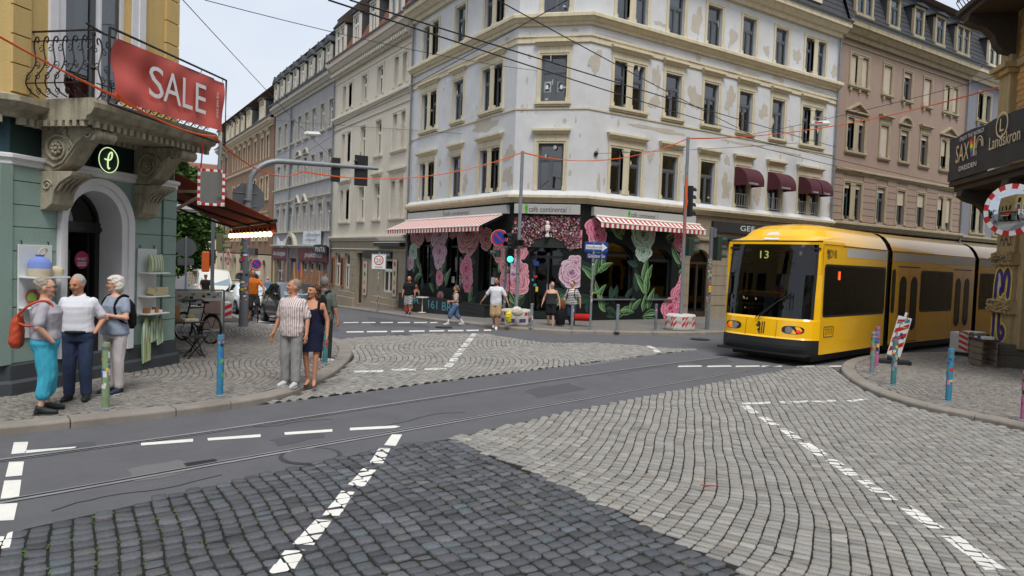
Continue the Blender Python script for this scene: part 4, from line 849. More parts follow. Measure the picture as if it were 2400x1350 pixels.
# shop sign and roller housing right of the cafe, partly behind the tram
mDkS = M('dark_sign', (44, 42, 42), .5, .1, 3.); b = MB(); fR.box(b, 7.3, 12.6, .0, .14, 4.02, 4.5); sg = b.build('shop_sign', mDkS, HOUSE, world=True); b = MB(); text(b, 'GEF', fR.pt(9.1, .145, 4.15), fR.d*1.0, (0, 0, .24)); b.build('sign_lettering', mPoster, sg).location = -Vector(HOUSE.location)
b = MB(); b.tube([fR.pt(7.6, .25, 3.72), fR.pt(12.2, .25, 3.72)], .11, 10); b.build('awning_roller', mIronB, HOUSE, world=True, smooth=True)
# rusticated joints and pilasters of the stone base right of the cafe
b = MB()
for z in np.arange(.7, 4.0, .45): fR.box(b, 5.56, 6.0, .001, .02, z, z+.43)
for k, z in enumerate(np.arange(.7, 4.0, .45)): fR.box(b, 7.4, 8.5, .001, .02, z, z+.43)
tag(b.build('base_block', mBase, HOUSE, world=True), kind='stuff'); cornice(HOUSE, [fR.pt(5.56, 0, 0).xy, fR.pt(lR, 0, 0).xy], [(.03, 3.55), (.1, 3.6), (.1, 3.7), (.03, 3.74)], mBase, 'string_course')
for a, c, z0, z1 in ((8.6, 11.4, .6, 3.4), (14.0, 15.6, .8, 3.4)): window(HOUSE, fR, (a+c)/2, z0, c-a, z1-z0, mCafeF, 'o', curt=0)
b = MB(); fR.box(b, 12.2, 13.4, -.25, -.2, .16, 3.2); b.build('door', mBrown, HOUSE, world=True)
# ================================================================== the other houses
mBeige = M('beige_render', (208, 199, 182), .85, .06, 1.2, .2, 30., streak=.25, dirtc=(150, 140, 122)); mBeigeT = M('beige_trim', (206, 198, 182), .8, .06, 3., streak=.2, dirtc=(150, 140, 124))
mBeigeB = M('beige_ground_floor', (156, 144, 124), .85, .1, 1.5, .3, 30., streak=.4, dirtc=(110, 98, 82))
mGrey = M('lilac_grey_render', (164, 162, 162), .9, .1, 1.0, .4, 20., streak=.45, dirtc=(112, 110, 116)); mGreyT = M('sandstone_trim', (190, 184, 168), .85, .12, 3., streak=.5, dirtc=(110, 102, 84))
mOch = M('ochre_render', (138, 108, 84), .9, .1, .9, .3, 20., streak=.35, dirtc=(126, 90, 64)); mOchT = M('ochre_trim', (196, 180, 150), .85, .1, 3.)
mPinkR = M('pink_render', (152, 130, 116), .9, .06, 1.2, .3, 25., streak=.4, dirtc=(126, 106, 94)); mPinkT = M('weathered_stone', (166, 154, 126), .85, .15, 4., .3, 40., streak=.7, dirtc=(92, 82, 62))
mLav = M('lavender_render', (124, 123, 131), .9, .06, 1.2, .3, 25., streak=.3, dirtc=(104, 103, 110))
def nohood(f, a): return None
# ---- beige house
BE = thing('beige_house', 'beige four storey house with white windows left of the white corner house', 'house', (15.6, 40, -.7)); fB = Fac((LX, 46.3), (0, -1)); LB = 12.58
axB = [('e', 46.3-43.78), ('s', 46.3-40.78), ('s', 46.3-38.25), ('e', 46.3-35.32)]
flB = [(4.47, 6.5), (8.15, 10.13), (11.63, 13.23)]; holes = []
for fi, (za, zb) in enumerate(flB):
    for t, c in axB:
        hs = dbl(c, .58, .52) if t == 'e' else [(c-.42, c+.42)]
        for a, e in hs: holes.append((a, e, za, zb)); window(BE, fB, (a+e)/2, za, e-a, zb-za, mWhiteF, 't', depth=.16)
        surround(BE, fB, c, za, hs[-1][1]-hs[0][0], zb-za, mBeigeT, 'flat' if fi == 0 else None, fi < 2, [(-.26, .26)] if t == 'e' else None, fw_=.17, hz=.5)
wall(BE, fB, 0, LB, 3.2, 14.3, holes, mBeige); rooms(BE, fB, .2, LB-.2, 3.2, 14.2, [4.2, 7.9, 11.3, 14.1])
pB = [fB.pt(0, 0, 0).xy, fB.pt(LB, 0, 0).xy]
cornice(BE, pB, PROF(3.22, 3.52, .26), mBeigeT); cornice(BE, pB, PROF(10.98, 11.34, .26), mBeigeT); cornice(BE, pB, [(.05, 10.55), (.07, 10.6), (.05, 10.65)], mBeigeT, 'string_course'); cornice(BE, pB, PROF(14.2, 14.9, .6), mBeigeT, 'eaves_cornice'); gutter(BE, pB, 15.0, .64, mZinc)
cornice(BE, pB, [(.04, 13.55), (.06, 13.6), (.04, 13.65)], mBeigeT, 'string_course')
for k in range(40): b = MB(); u = .2+k*.31; fB.box(b, u, u+.16, .02, .42, 14.02, 14.2); fB.box(b, u, u+.16, .02, .25, 13.9, 14.02); b.build('modillion', mBeigeT, BE, world=True)
slope_roof(BE, fB, 0, LB, 14.95, 18.2, 1.6, mTile, .45)
for u, d_ in ((1.6, True), (4.6, False), (7.4, False), (10.7, True)): dormer(BE, fB, u, 15.3, 1.5 if d_ else .85, 1.7, mBeigeT, mWhiteF, mSlate, w0=.3, dbl=d_)
shell(BE, fB, 0, LB, -1, 18, 11, mBeige); downpipe(BE, fB, .1, -.6, 14.9, mZinc)
gh = [(.9, 2.0, .3, 2.45), (2.75, 3.75, .2, 2.45), (5.0, 6.0, -.6, 2.5), (9.2, 10.6, .35, 2.2)]
wall(BE, fB, 0, LB, -1.3, 3.25, gh, mBeigeB, 'ground_floor_wall'); rooms(BE, fB, .1, LB, -1, 3.2, [3.0])
for a, c, z0, z1 in gh[:2]+gh[3:]: window(BE, fB, (a+c)/2, z0, c-a, z1-z0, mWhiteF, 'w', curt=1)
b = MB(); fB.box(b, 5.0, 6.0, -.26, -.2, -.6, 2.5); b.build('door', mBrown, BE, world=True)
cornice(BE, pB, [(.04, 2.68), (.08, 2.72), (.04, 2.76)], mBeigeT, 'string_course')
for u0, u1 in ((2.0, 4.9), (8.0, 11.5)):
    b = MB(); fB.box(b, u0, u1, 0, .14, -1.2, .05); fB.box(b, u0-.05, u1+.05, 0, .22, -1.2, -.3); b.build('plinth', mBeigeB, BE, world=True, bevel=.02)
for k in range(5):
    b = MB(); z = .1+k*.5; fB.box(b, 3.95, 4.85, .0, .03, z, z+.47); b.build('rusticated_block', mBeigeB, BE, world=True)
b = MB(); fB.box(b, 8.6, 12.3, .0, .35, 2.9, 3.1); b.build('awning_case', M('dark_green_case', (42, 52, 48), .6, .1, 3.), BE, world=True); b = MB(); fB.box(b, 8.6, 12.3, .0, .36, 3.1, 3.13); b.build('awning_lid', mWhM, BE, world=True)
mFood = [M('menu_%d' % i, c, .6, .3, 14.) for i, c in enumerate([(196, 186, 170), (150, 70, 40), (188, 140, 60), (90, 110, 50)])]
def menu(u, z0, z1, w, n):
    b = MB(); fB.box(b, u, u+w, .06, .09, z0, z1, 0); o = b.build('menu_board', mFood, BE, world=True); h = (z1-z0)/n
    for k in range(n):
        b = MB(); disc(b, fB.pt(u+w/2, .094, z0+h*(k+.5)), fB.d*w*.4, (0, 0, h*.4), 14, 0); disc(b, fB.pt(u+w/2, .097, z0+h*(k+.5)), fB.d*w*.28, (0, 0, h*.28), 12, 1); b.build('dish_picture', [mFood[0], mFood[1+k % 3]], o).location = -Vector(BE.location)
menu(6.4, .0, 2.0, .55, 4); menu(10.9, .2, 2.2, .5, 4)
b = MB(); fB.box(b, 6.2, 10.6, .0, .1, 2.25, 2.62); s_ = b.build('shop_sign', mDkS, BE, world=True); b = MB(); text(b, 'Byblos', fB.pt(8.9, .105, 2.3), fB.d*1.5, (0, 0, .26)); b.build('sign_lettering', mPoster, s_).location = -Vector(BE.location)
mChalk = M('chalkboard', (36, 38, 38), .8, .2, 12.); mOrW = M('orange_wood', (176, 96, 44), .6, .2, 6.)
for u in (.35, 2.3):
    b = MB(); fB.box(b, u, u+.5, .03, .09, .3, 2.2, 0); fB.box(b, u+.06, u+.44, .09, .095, .4, 2.1, 1); b.build('chalk_board', [mOrW, mChalk], BE, world=True)
# ---- lilac grey house
GR = thing('grey_house', 'lilac grey house with eight window axes and slate mansard roof beyond the beige house', 'house', (15.6, 54, -1)); fG = Fac((LX, 62.2), (0, -1)); LG = 15.9
axG = [('s', 62.2-y) for y in (60.66, 58.67, 56.64, 54.7, 52.8, 50.95, 48.96, 47.05)]
facade(GR, fG, LG, axG, [(4.08, 5.9), (7.67, 9.5), (11.04, 12.87)], mGrey, mGreyT, mWhiteF, lambda f, a: ('ped' if a in (3, 4) and f == 0 else 'arc' if a in (3, 4) and f == 1 else 'flat' if f == 0 else None), 2.75, 14.1, sw=.86, sills=[False, False, True], fwd=.13, hz=.5)
pG = [fG.pt(0, 0, 0).xy, fG.pt(LG, 0, 0).xy]
for z in (3.86, 7.45): cornice(GR, pG, [(.04, z), (.14, z+.06), (.14, z+.14), (.04, z+.17)], mGreyT, 'string_course')
cornice(GR, pG, PROF(2.72, 2.95, .25), mGreyT); cornice(GR, pG, PROF(13.95, 14.6, .55), mGreyT, 'eaves_cornice'); gutter(GR, pG, 14.75, .6, mZinc); slope_roof(GR, fG, 0, LG, 14.6, 17.5, .9, mSlate, .4)
for y in (61.2, 59.3, 57.3, 55.3, 53.2, 51.1, 49.0, 47.1): dormer(GR, fG, 62.2-y, 15.0, .8, 1.45, mGreyT, mWhiteF, mSlate, w0=.3, gable=True, dep=1.2)
shell(GR, fG, 0, LG, -1.5, 17.5, 11, mGrey); downpipe(GR, fG, 5.3, 0, 14.6, mZinc)
mDkRed = M('dark_red_paint', (96, 32, 40), .6, .15, 2.)
gg = [(1.6, 3.6, -1., 1.7), (5.6, 7.4, -1.2, 1.9), (9.2, 10.2, -.2, 1.7), (10.9, 11.9, -.2, 1.7), (12.6, 13.6, -.2, 1.7), (14.2, 15.0, -1, 1.8)]
wall(GR, fG, 0, LG, -2, 2.8, gg, M('dirty_grey_wall', (128, 112, 108), .85, .25, 1.4, .3, 25., dirt=.7, dirtc=(90, 60, 66)), 'ground_floor_wall'); rooms(GR, fG, .1, LG-.1, -2, 2.7, [2.6])
for a, c, z0, z1 in gg[:1]+gg[2:]: window(GR, fG, (a+c)/2, z0, c-a, z1-z0, mGreyT, 'w', curt=0)
b = MB()
ar = arc(5.2, 7.8, 2.9, 1.0); ai = arc(5.5, 7.5, 2.9, .75)
for k in range(len(ar)-1): b.poly([fG.pt(ar[k][0], .02, ar[k][1]), fG.pt(ar[k+1][0], .02, ar[k+1][1]), fG.pt(ai[k+1][0], .02, ai[k+1][1]), fG.pt(ai[k][0], .02, ai[k][1])], fG.n*.3)
b.build('door_arch', mGreyT, GR, world=True)
for u0, u1, s_, tu, tw in ((.3, 5.0, 'kulturschutzgebiet', .8, 3.8), (8.3, 15.5, 'projekttheater', 10.2, 4.3)):
    b = MB(); fG.box(b, u0, u1, .0, .12, 1.78, 2.66); o = b.build('shop_sign', mDkRed, GR, world=True); b = MB(); text(b, s_, fG.pt(tu, .13, 1.95), fG.d*tw, (0, 0, .5)); b.build('sign_lettering', mPoster, o).location = -Vector(GR.location)
mPaintR = [M('rainbow_%d' % i, c, .6, .1, 4.) for i, c in enumerate([(40, 60, 130), (50, 130, 120), (210, 190, 60), (220, 130, 50), (190, 60, 60), (130, 60, 120)])]
for i in range(6):
    b = MB(); n = 14
    for k in range(n):
        f_ = lambda t: fG.pt(5.75+i*.22+.16*math.sin(t*5), -.18, -1+2.6*t); g_ = lambda t: fG.pt(5.97+i*.22+.16*math.sin(t*5), -.18, -1+2.6*t)
        b.add([f_(k/n), g_(k/n), g_((k+1)/n), f_((k+1)/n)], [(0, 1, 2, 3)])
    b.build('rainbow_band', mPaintR[i], GR, world=True)
b = MB(); fG.box(b, 5.6, 7.4, -.24, -.2, -1.2, 1.9); b.build('door', mInk, GR, world=True)
for u, c in ((.4, 2), (4.6, 3), (4.9, 1), (8.0, 0), (8.4, 5), (8.8, 3)): b = MB(); fG.box(b, u, u+.32, .0, .03, -1.2, 1.6); b.build('painted_pilaster', mPaintR[c], GR, world=True)
for i, (u0, u1, z0, z1, sg) in enumerate(((2.0, 5.4, 2.98, 3.75, .25), (9.7, 14.2, 3.0, 4.0, .03))):
    n = 12; b = MB(); f_ = lambda t: z1-sg*math.sin(math.pi*t)*2; g_ = lambda t: z0-sg*math.sin(math.pi*t)
    A = [fG.pt(u0+(u1-u0)*k/n, .16+.03*math.sin(k*1.7), f_(k/n)) for k in range(n+1)]; B_ = [fG.pt(u0+(u1-u0)*k/n, .18+.02*math.sin(k*1.3), g_(k/n)) for k in range(n+1)]
    b.add(A+B_, [(k, k+1, n+2+k, n+1+k) for k in range(n)]); o = tag(b.build('cloth_banner', mPoster), ['sagging white cloth banner on the grey house', 'white printed banner above the theatre entrance on the grey house'][i], 'banner', 'cloth banners on the grey house')
    if i: b = MB(); text(b, 'ab 2022 Festival, Zentrum', fG.pt(10.5, .22, 3.55), fG.d*3.5, (0, 0, .25), 0); text(b, 'mit Projekttheater', fG.pt(10.5, .22, 3.2), fG.d*2.6, (0, 0, .22), 1); b.build('print', [mInk, mDkRed], o)
b = MB(); fG.box(b, 13.0, 15.8, .2, .3, 2.36, 2.95); o = tag(b.build('bar_sign', mIronB), 'black sign with white letters below the printed banner', 'sign'); b = MB(); text(b, 'PiNTA', fG.pt(13.3, .305, 2.48), fG.d*2.2, (0, 0, .34)); b.build('lettering', mPoster, o)
# ---- ochre house
OC = thing('ochre_house', 'ochre brown house with white dormers at the far end of the left row', 'house', (15.6, 75, -1.2)); fO = Fac((LX, 88.8), (0, -1)); LO = 26.2
facade(OC, fO, LO, [('s', 88.8-y) for y in (87, 84.15, 79.8, 77.1, 74.7, 72.45, 69.7, 66.9, 64.8)], [(3.4, 5.4), (7.07, 9.07), (10.77, 12.76)], mOch, mOchT, mWhiteF, ['flat', None, 'flat'], 2.0, 13.5, sw=.95, sills=[True, True, False], fwd=.14)
pO = [fO.pt(0, 0, 0).xy, fO.pt(LO, 0, 0).xy]; cornice(OC, pO, [(.05, 10.2), (.16, 10.28), (.16, 10.4), (.05, 10.45)], mOchT, 'string_course'); cornice(OC, pO, PROF(13.4, 14.0, .5), mOchT, 'eaves_cornice'); gutter(OC, pO, 14.1, .55, mZinc); slope_roof(OC, fO, 0, LO, 14, 17.2, 2.2, mSlate, .4)
for y, d_ in ((87.5, 1), (82.5, 1), (80, 0), (77.5, 0), (75, 0), (72, 1), (66.5, 1)): dormer(OC, fO, 88.8-y, 14.4, 1.6 if d_ else .95, 1.6, mOchT, mWhiteF, mSlate, w0=.25, dbl=bool(d_))
shell(OC, fO, 0, LO, -2, 17, 11, mOch); downpipe(OC, fO, 4.5, 0, 13.8, mZinc)
oh = [(2+k*2.6, 3.3+k*2.6, -1.2, 1.6, .5) for k in range(9)]
wall(OC, fO, 0, LO, -2.4, 2.1, oh, mOchT, 'ground_floor_wall'); rooms(OC, fO, .1, LO-.1, -2, 2, [1.9])
b = MB(); fO.box(b, 15, 21, .05, .25, 2.0, 2.6); o = b.build('shop_sign', mDkS, OC, world=True)
b = MB(); cc = fO.pt(9.6, .5, 1.5); disc(b, cc+fO.n*.02, fO.d*1.1, (0, 0, .95), 24, 1); disc(b, cc+fO.n*.03, fO.d*.98, (0, 0, .84), 24, 0); text(b, 'HAAKE', cc+fO.n*.04+fO.d*-.7+Vector((0, 0, 0)), fO.d*1.4, (0, 0, .3), 1); text(b, 'BECK', cc+fO.n*.04+fO.d*-.6+Vector((0, 0, -.45)), fO.d*1.2, (0, 0, .3), 1); b.build('round_sign', [M('sign_red', (176, 34, 44), .5, .05, 3.), mPoster], OC, world=True)
# ---- pink house
PK = thing('pink_house', 'dusty pink house with pedimented windows and slate dormers right of the white house', 'house', (40, 22, 0)); fP = Fac((33.3, RY), (1, 0)); LP = 13.45
axP = [('e', 35.12-33.3), ('s', 37.83-33.3), ('s', 39.87-33.3), ('s', 42.03-33.3), ('e', 44.75-33.3)]
def blP(f, a, u): return {(2, 0): 1, (2, 1): 1, (2, 3): 1, (1, 1): 1, (0, 2): .38, (0, 3): .36}.get((f, a), .85 if (f, a) == (2, 4) else .5 if (f, a) == (1, 4) else (.35 if u < 11 else .75) if (f, a) == (0, 4) else .12)
axP2 = [('d' if t == 'e' else t, c) for t, c in axP]
holesP = facade(PK, fP, LP, axP2, [(5.24, 7.14), (8.81, 10.55), (12.24, 13.8)], mPinkR, mPinkT, mTealF, lambda f, a: (['ped', 'flat', 'arc', 'flat', 'ped'][a] if f == 1 else None), 4.6, 14.6, sw=.78, dw=.57, dg=.42, blind=blP, brk=True, sills=[False, True, True], curt=0, hz=.42)
pP = [fP.pt(0, 0, 0).xy, fP.pt(LP, 0, 0).xy]
cornice(PK, pP, PROF(7.6, 7.86, .2), mPinkT); cornice(PK, pP, PROF(4.75, 5.08, .28), mPinkT); cornice(PK, pP, [(.03, 14.2), (.06, 14.23), (.06, 14.28), (.03, 14.3)], mPinkT, 'string_course'); cornice(PK, pP, PROF(14.5, 15.25, .65), mPinkT, 'eaves_cornice'); gutter(PK, pP, 15.4, .7, mZinc)
slope_roof(PK, fP, 0, LP, 15.2, 18.4, 1.0, mSlate, .5); downpipe(PK, fP, LP-.1, .2, 15.2, mZinc)
for x in (34.6, 37.4, 39.9, 42.2, 44.9): dormer(PK, fP, x-33.3, 15.75, 1.3 if x in (34.6, 44.9) else .8, 1.45, mPinkT, mTealF, mSlate, w0=.44, dbl=x in (34.6, 44.9))
edges = [0]+sorted([v for t, c in axP2 for v in ((c-.78, c+.78) if t == 'd' else (c-.39, c+.39))])+[LP]   # banded rustication of the first floor
for i in range(0, len(edges), 2):
    a, c = edges[i]+(.17 if i else .02), edges[i+1]-(.17 if i+1 < len(edges)-1 else .02)
    for z in np.arange(5.15, 7.5, .36): b = MB(); fP.box(b, a, c, .0, .035, z+.015, z+.345); b.build('rusticated_block', mPinkR, PK, world=True)
wall(PK, fP, 0, LP, -.1, 4.7, [(1, 3, .5, 3.4), (4.2, 5.6, .1, 3.4), (7, 9.2, .5, 3.4), (10.3, 12.4, .5, 3.4)], mPinkT, 'ground_floor_wall'); rooms(PK, fP, .1, LP, 0, 4.6, [4.3]); shell(PK, fP, 0, LP, 0, 18.4, 11, mPinkR)
# ---- lavender house
LV_ = thing('lavender_house', 'lavender house at the right end of the street, partly hidden by the balcony', 'house', (52, 22, 0)); fV = Fac((46.75, RY), (1, 0)); LVl = 14
facade(LV_, fV, LVl, [('d', 2.2), ('s', 4.9), ('s', 7.2), ('d', 10.5)], [(5.24, 7.14), (8.81, 10.55), (12.3, 14.0)], mLav, mPinkT, mTealF, [None, 'flat', None], 4.6, 14.6, sw=.78, dw=.6, dg=.42, brk=True, curt=0)
pV = [fV.pt(0, 0, 0).xy, fV.pt(LVl, 0, 0).xy]; cornice(LV_, pV, PROF(7.6, 7.86, .2), mPinkT); cornice(LV_, pV, PROF(4.7, 5.0, .25), mPinkT); cornice(LV_, pV, PROF(14.6, 15.3, .6), mCream, 'eaves_cornice'); gutter(LV_, pV, 15.4, .65, mZinc); slope_roof(LV_, fV, 0, LVl, 15.2, 18.4, 1.0, mSlate, .5)
for u in (2.2, 5.5, 9): dormer(LV_, fV, u, 15.75, 1.3, 1.45, mCream, mTealF, mSlate, w0=.44, dbl=True)
wall(LV_, fV, 0, LVl, -.1, 4.7, [], mPinkT, 'ground_floor_wall'); rooms(LV_, fV, .1, LVl, 4.6, 14.5, []); shell(LV_, fV, 0, LVl, 0, 18.4, 11, mLav)
# ================================================================== green and yellow corner shop house (left)
mGrn = M('sage_green_render', (142, 165, 154), .85, .06, 1.5, .25, 40., dirt=.25, dirtc=(110, 126, 116)); mTeal = M('dark_teal_paint', (20, 56, 64), .5, .1, 2.); mTeal2 = M('deep_green_paint', (22, 46, 44), .5, .1, 2.)
mYelR = M('yellow_render', (200, 172, 112), .85, .08, 1.2, .25, 35., streak=.35, dirtc=(150, 122, 76)); mPlin = M('anthracite_plinth', (62, 66, 70), .8, .12, 3., .4, 40.)
mWTrim = M('white_trim', (220, 220, 222), .7, .05, 3., dirt=.25, dirtc=(150, 150, 152)); mSand = M('weathered_sandstone', (166, 158, 136), .85, .16, 6., .5, 40., streak=.9, dirtc=(70, 64, 52))
dv = Vector((1, 1, 0)).normalized(); pW0 = Vector((1.75, 15.1, 0))-dv*3.5
SH = thing('shop_house', 'sage green corner shop house with yellow upper storey and ornate balcony', 'house', (0, 14.5, 0)); fW = Fac(pW0.xy, (1, 1)); LW = 3.5
fW2 = Fac((1.75, 15.1), (0, 1)); fW0 = Fac((pW0.x-8, pW0.y), (1, 0))
DO = (.94, 2.08, .42, 3.31, .57)
wall(SH, fW, 0, LW, -.1, 3.55, [DO], mGrn, th=.45, mrev=mWTrim); wall(SH, fW0, 0, 8, -.1, 3.55, [], mGrn); wall(SH, fW2, 0, 10.9, -1.3, 3.55, [(1.2, 3.4, .6, 3.0), (4.4, 6.6, .6, 3.0)], mGrn)
for fc, L_ in ((fW0, 8), (fW, LW), (fW2, 10.9)): wall(SH, fc, 0, L_, 3.55, 4.45, [], mTeal if fc is not fW else mTeal2, 'fascia_wall', w=-.01)
FW = (.92, 2.32, 4.62, 7.6)
wall(SH, fW, 0, LW, 4.4, 12.5, [FW, (.95, 2.3, 8.6, 11)], mYelR, 'upper_wall'); wall(SH, fW0, 0, 8, 4.4, 12.5, [(2, 3.1, 5.4, 7.6), (5, 6.1, 5.4, 7.6)], mYelR, 'upper_wall'); wall(SH, fW2, 0, 10.9, 4.4, 12.5, [(1.5+k*2.6, 2.6+k*2.6, 5.2, 7.4) for k in range(4)], mYelR, 'upper_wall')
rooms(SH, fW, .2, LW-.2, 0, 12.4, [4.4, 8.0], 1.2)
pW = [(pW0.x-8, pW0.y), (pW0.x, pW0.y), (1.75, 15.1), (1.75, 26)]
cornice(SH, pW, [(.02, 3.52), (.06, 3.54), (.06, 3.6), (.1, 3.63), (.1, 3.68), (.02, 3.7)], mWTrim, 'band'); cornice(SH, pW, [(.1, 4.22), (.12, 4.3), (.2, 4.34), (.3, 4.42), (.3, 4.5), (.05, 4.56)], mSand); cornice(SH, pW, [(.02, -.1), (.14, -.1), (.14, .3), (.08, .34), (.08, .56), (.02, .58)], mPlin, 'plinth')
b = MB(); fW.box(b, DO[0]-.1, DO[1]+.1, -.4, .3, 0, .14); fW.box(b, DO[0], DO[1], -.45, .02, .14, .42); b.build('door_step', mKerb, SH, world=True, bevel=.01)
for fc, L_ in ((fW0, 8), (fW, LW), (fW2, 6)):     # dentils under the cornice
    for k in range(int(L_/.13)): b = MB(); u = .04+k*.13; fc.box(b, u, u+.075, .05, .16, 4.12, 4.22); b.build('dentil', mSand, SH, world=True)
for z in (.98, 1.4, 1.85, 2.3, 2.51, 2.92): pass
for i, (u0, u1) in enumerate(((.0, .78), (2.38, 3.12), (3.14, 3.5))):      # rusticated courses with recessed joints
    zs = [.58, 1.0, 1.42, 1.84, 2.26, 2.62, 2.95, 3.3, 3.52]
    for a, c in zip(zs[:-1], zs[1:]):
        b = MB(); fW.box(b, u0+.003, u1, .0, .03 if i < 2 else .06, a+.01, c-.004); b.build('rusticated_block', mGrn, SH, world=True)
b = MB(); fW.box(b, -.2, .0, .0, .06, .58, 3.52); b.build('pilaster', mGrn, SH, world=True)
# arched door surround, fanlight and open door
b = MB(); ou = [(.79, .56)]+arc(.79, 2.35, 2.73, .78, 18)+[(2.35, .56)]; inn_ = [(.94, .56)]+arc(.94, 2.08, 2.73, .57, 18)+[(2.08, .56)]
for k in range(len(ou)-1): b.poly([fW.pt(ou[k][0], .0, ou[k][1]), fW.pt(ou[k+1][0], .0, ou[k+1][1]), fW.pt(inn_[k+1][0], .0, inn_[k+1][1]), fW.pt(inn_[k][0], .0, inn_[k][1])][::-1], fW.n*.09)
mid = [((a[0]+c[0])/2, (a[1]+c[1])/2) for a, c in zip(ou, inn_)]
for k in range(len(ou)-1): b.poly([fW.pt(ou[k][0], .09, ou[k][1]), fW.pt(ou[k+1][0], .09, ou[k+1][1]), fW.pt(mid[k+1][0], .09, mid[k+1][1]), fW.pt(mid[k][0], .09, mid[k][1])][::-1], fW.n*.03)
b.build('door_surround', mWTrim, SH, world=True)
mBlk = M('black_door_paint', (30, 31, 32), .4, .1, 3.); b = MB(); fW.box(b, .94, 2.08, -.46, -.36, 2.6, 2.78); fW.box(b, .94, 2.08, -.36, -.33, 2.63, 2.7); fW.box(b, .94, 1.0, -.46, -.38, .42, 2.6); fW.box(b, 1.98, 2.08, -.46, -.38, .42, 2.6)
ar = arc(.94, 2.08, 2.73, .57, 14); ai = arc(1.0, 2.02, 2.73, .51, 14)
for k in range(14): b.poly([fW.pt(ar[k][0], -.38, ar[k][1]), fW.pt(ar[k+1][0], -.38, ar[k+1][1]), fW.pt(ai[k+1][0], -.38, ai[k+1][1]), fW.pt(ai[k][0], -.38, ai[k][1])][::-1], fW.n*-.08)
dr = b.build('door', mBlk, SH, world=True); g = MB(); pp = [fW.pt(u, -.42, z) for u, z in ai]; g.add(pp, [tuple(range(len(pp)))[::-1]]); g.build('pane', mGlassD, dr).location = -Vector(SH.location)
b = MB(); fW.box(b, 1.9, 1.96, -1.3, -.46, .45, 2.58); fW.box(b, 1.88, 1.98, -1.3, -1.2, .45, 2.58); b.build('door_leaf', mBlk, SH, world=True)
mLeaf2 = M('bark_panel', (84, 78, 70), .8, .3, 18.); b = MB(); fW.box(b, 1.5, 1.8, -.8, -.72, .45, 2.3); b.build('interior_panel', mLeaf2, SH, world=True)
mGoodsR = M('red_goods', (150, 34, 34), .7, .4, 14.); b = MB()
for k in range(26): u = 1.0+R_.random()*.7; z = .9+int(R_.random()*4)*.33; fW.box(b, u, u+R_.uniform(.05, .16), -1.1, -1.0, z, z+R_.uniform(.06, .2), R_.randrange(3))
tag(b.build('shop_goods', [mGoodsR, mBread, mPoster], SH, world=True), kind='stuff')
b = MB(); disc(b, fW.pt(1.62, -.3, 2.13), fW.d*.15, (0, 0, .15), 24); text(b, '40% RABATT', fW.pt(1.52, -.297, 2.12), fW.d*.2, (0, 0, .05), 1)
for k in range(3): fW.box(b, 1.53, 1.71, -.298, -.296, 2.03+k*.025, 2.04+k*.025, 1)
b.build('round_sticker', [M('magenta', (150, 22, 84), .5, .05, 3.), mPoster], SH, world=True)
# French window on the balcony
surround(SH, fW, 1.62, 4.62, 1.4, 3.0, mWTrim, None, False, fw_=.3); window(SH, fW, 1.3, 4.62, .74, 3.0, mDarkF, 'o', curt=2); window(SH, fW, 2.0, 4.62, .62, 3.0, mWTrim, 'o', curt=3)
for z in np.arange(4.6, 7.4, .42): b = MB(); fW.box(b, 3.15, 3.5, .0, .05, z, z+.4); b.build('quoin', mYelR, SH, world=True); b = MB(); fW.box(b, -.0, .3, .0, .04, z, z+.4); b.build('quoin', mYelR, SH, world=True)
# balcony: slab, dentils, two scroll corbels, iron railing
BAL = thing('balcony', 'stone balcony with black iron scroll railing above the shop door', 'balcony', fW.pt(1.75, .5, 4.4))
b = MB(); pr = [(0, 4.24), (1.0, 4.24), (1.02, 4.3), (1.1, 4.33), (1.16, 4.42), (1.16, 4.5), (1.12, 4.56), (0, 4.56)]; fB_ = lambda u, e: [fW.pt(u+e*(w/1.16)*.1, w, z) for w, z in pr]
b.loft([fB_(.4, -1), fB_(3.1, 1)]); b.build('slab', mSand, BAL, world=True)
for k in range(20): b = MB(); u = .46+k*.135; fW.box(b, u, u+.07, .98, 1.05, 4.15, 4.24); b.build('dentil', mSand, BAL, world=True)
for k in range(7): b = MB(); w = .1+k*.13; fW.box(b, .33, .4, w, w+.07, 4.15, 4.24); b.build('dentil', mSand, BAL, world=True)
b = MB(); fW.box(b, .38, 3.12, .03, 1.0, 4.19, 4.245); b.build('soffit', mSand, BAL, world=True)
def spiral(c, ax, ay, r0, r1, turns, n=26, ph=0., sg=1): return [Vector(c)+Vector(ax)*((r0+(r1-r0)*k/n)*math.cos(ph+sg*turns*6.283*k/n))+Vector(ay)*((r0+(r1-r0)*k/n)*math.sin(ph+sg*turns*6.283*k/n)) for k in range(n+1)]
Z_ = Vector((0, 0, 1))
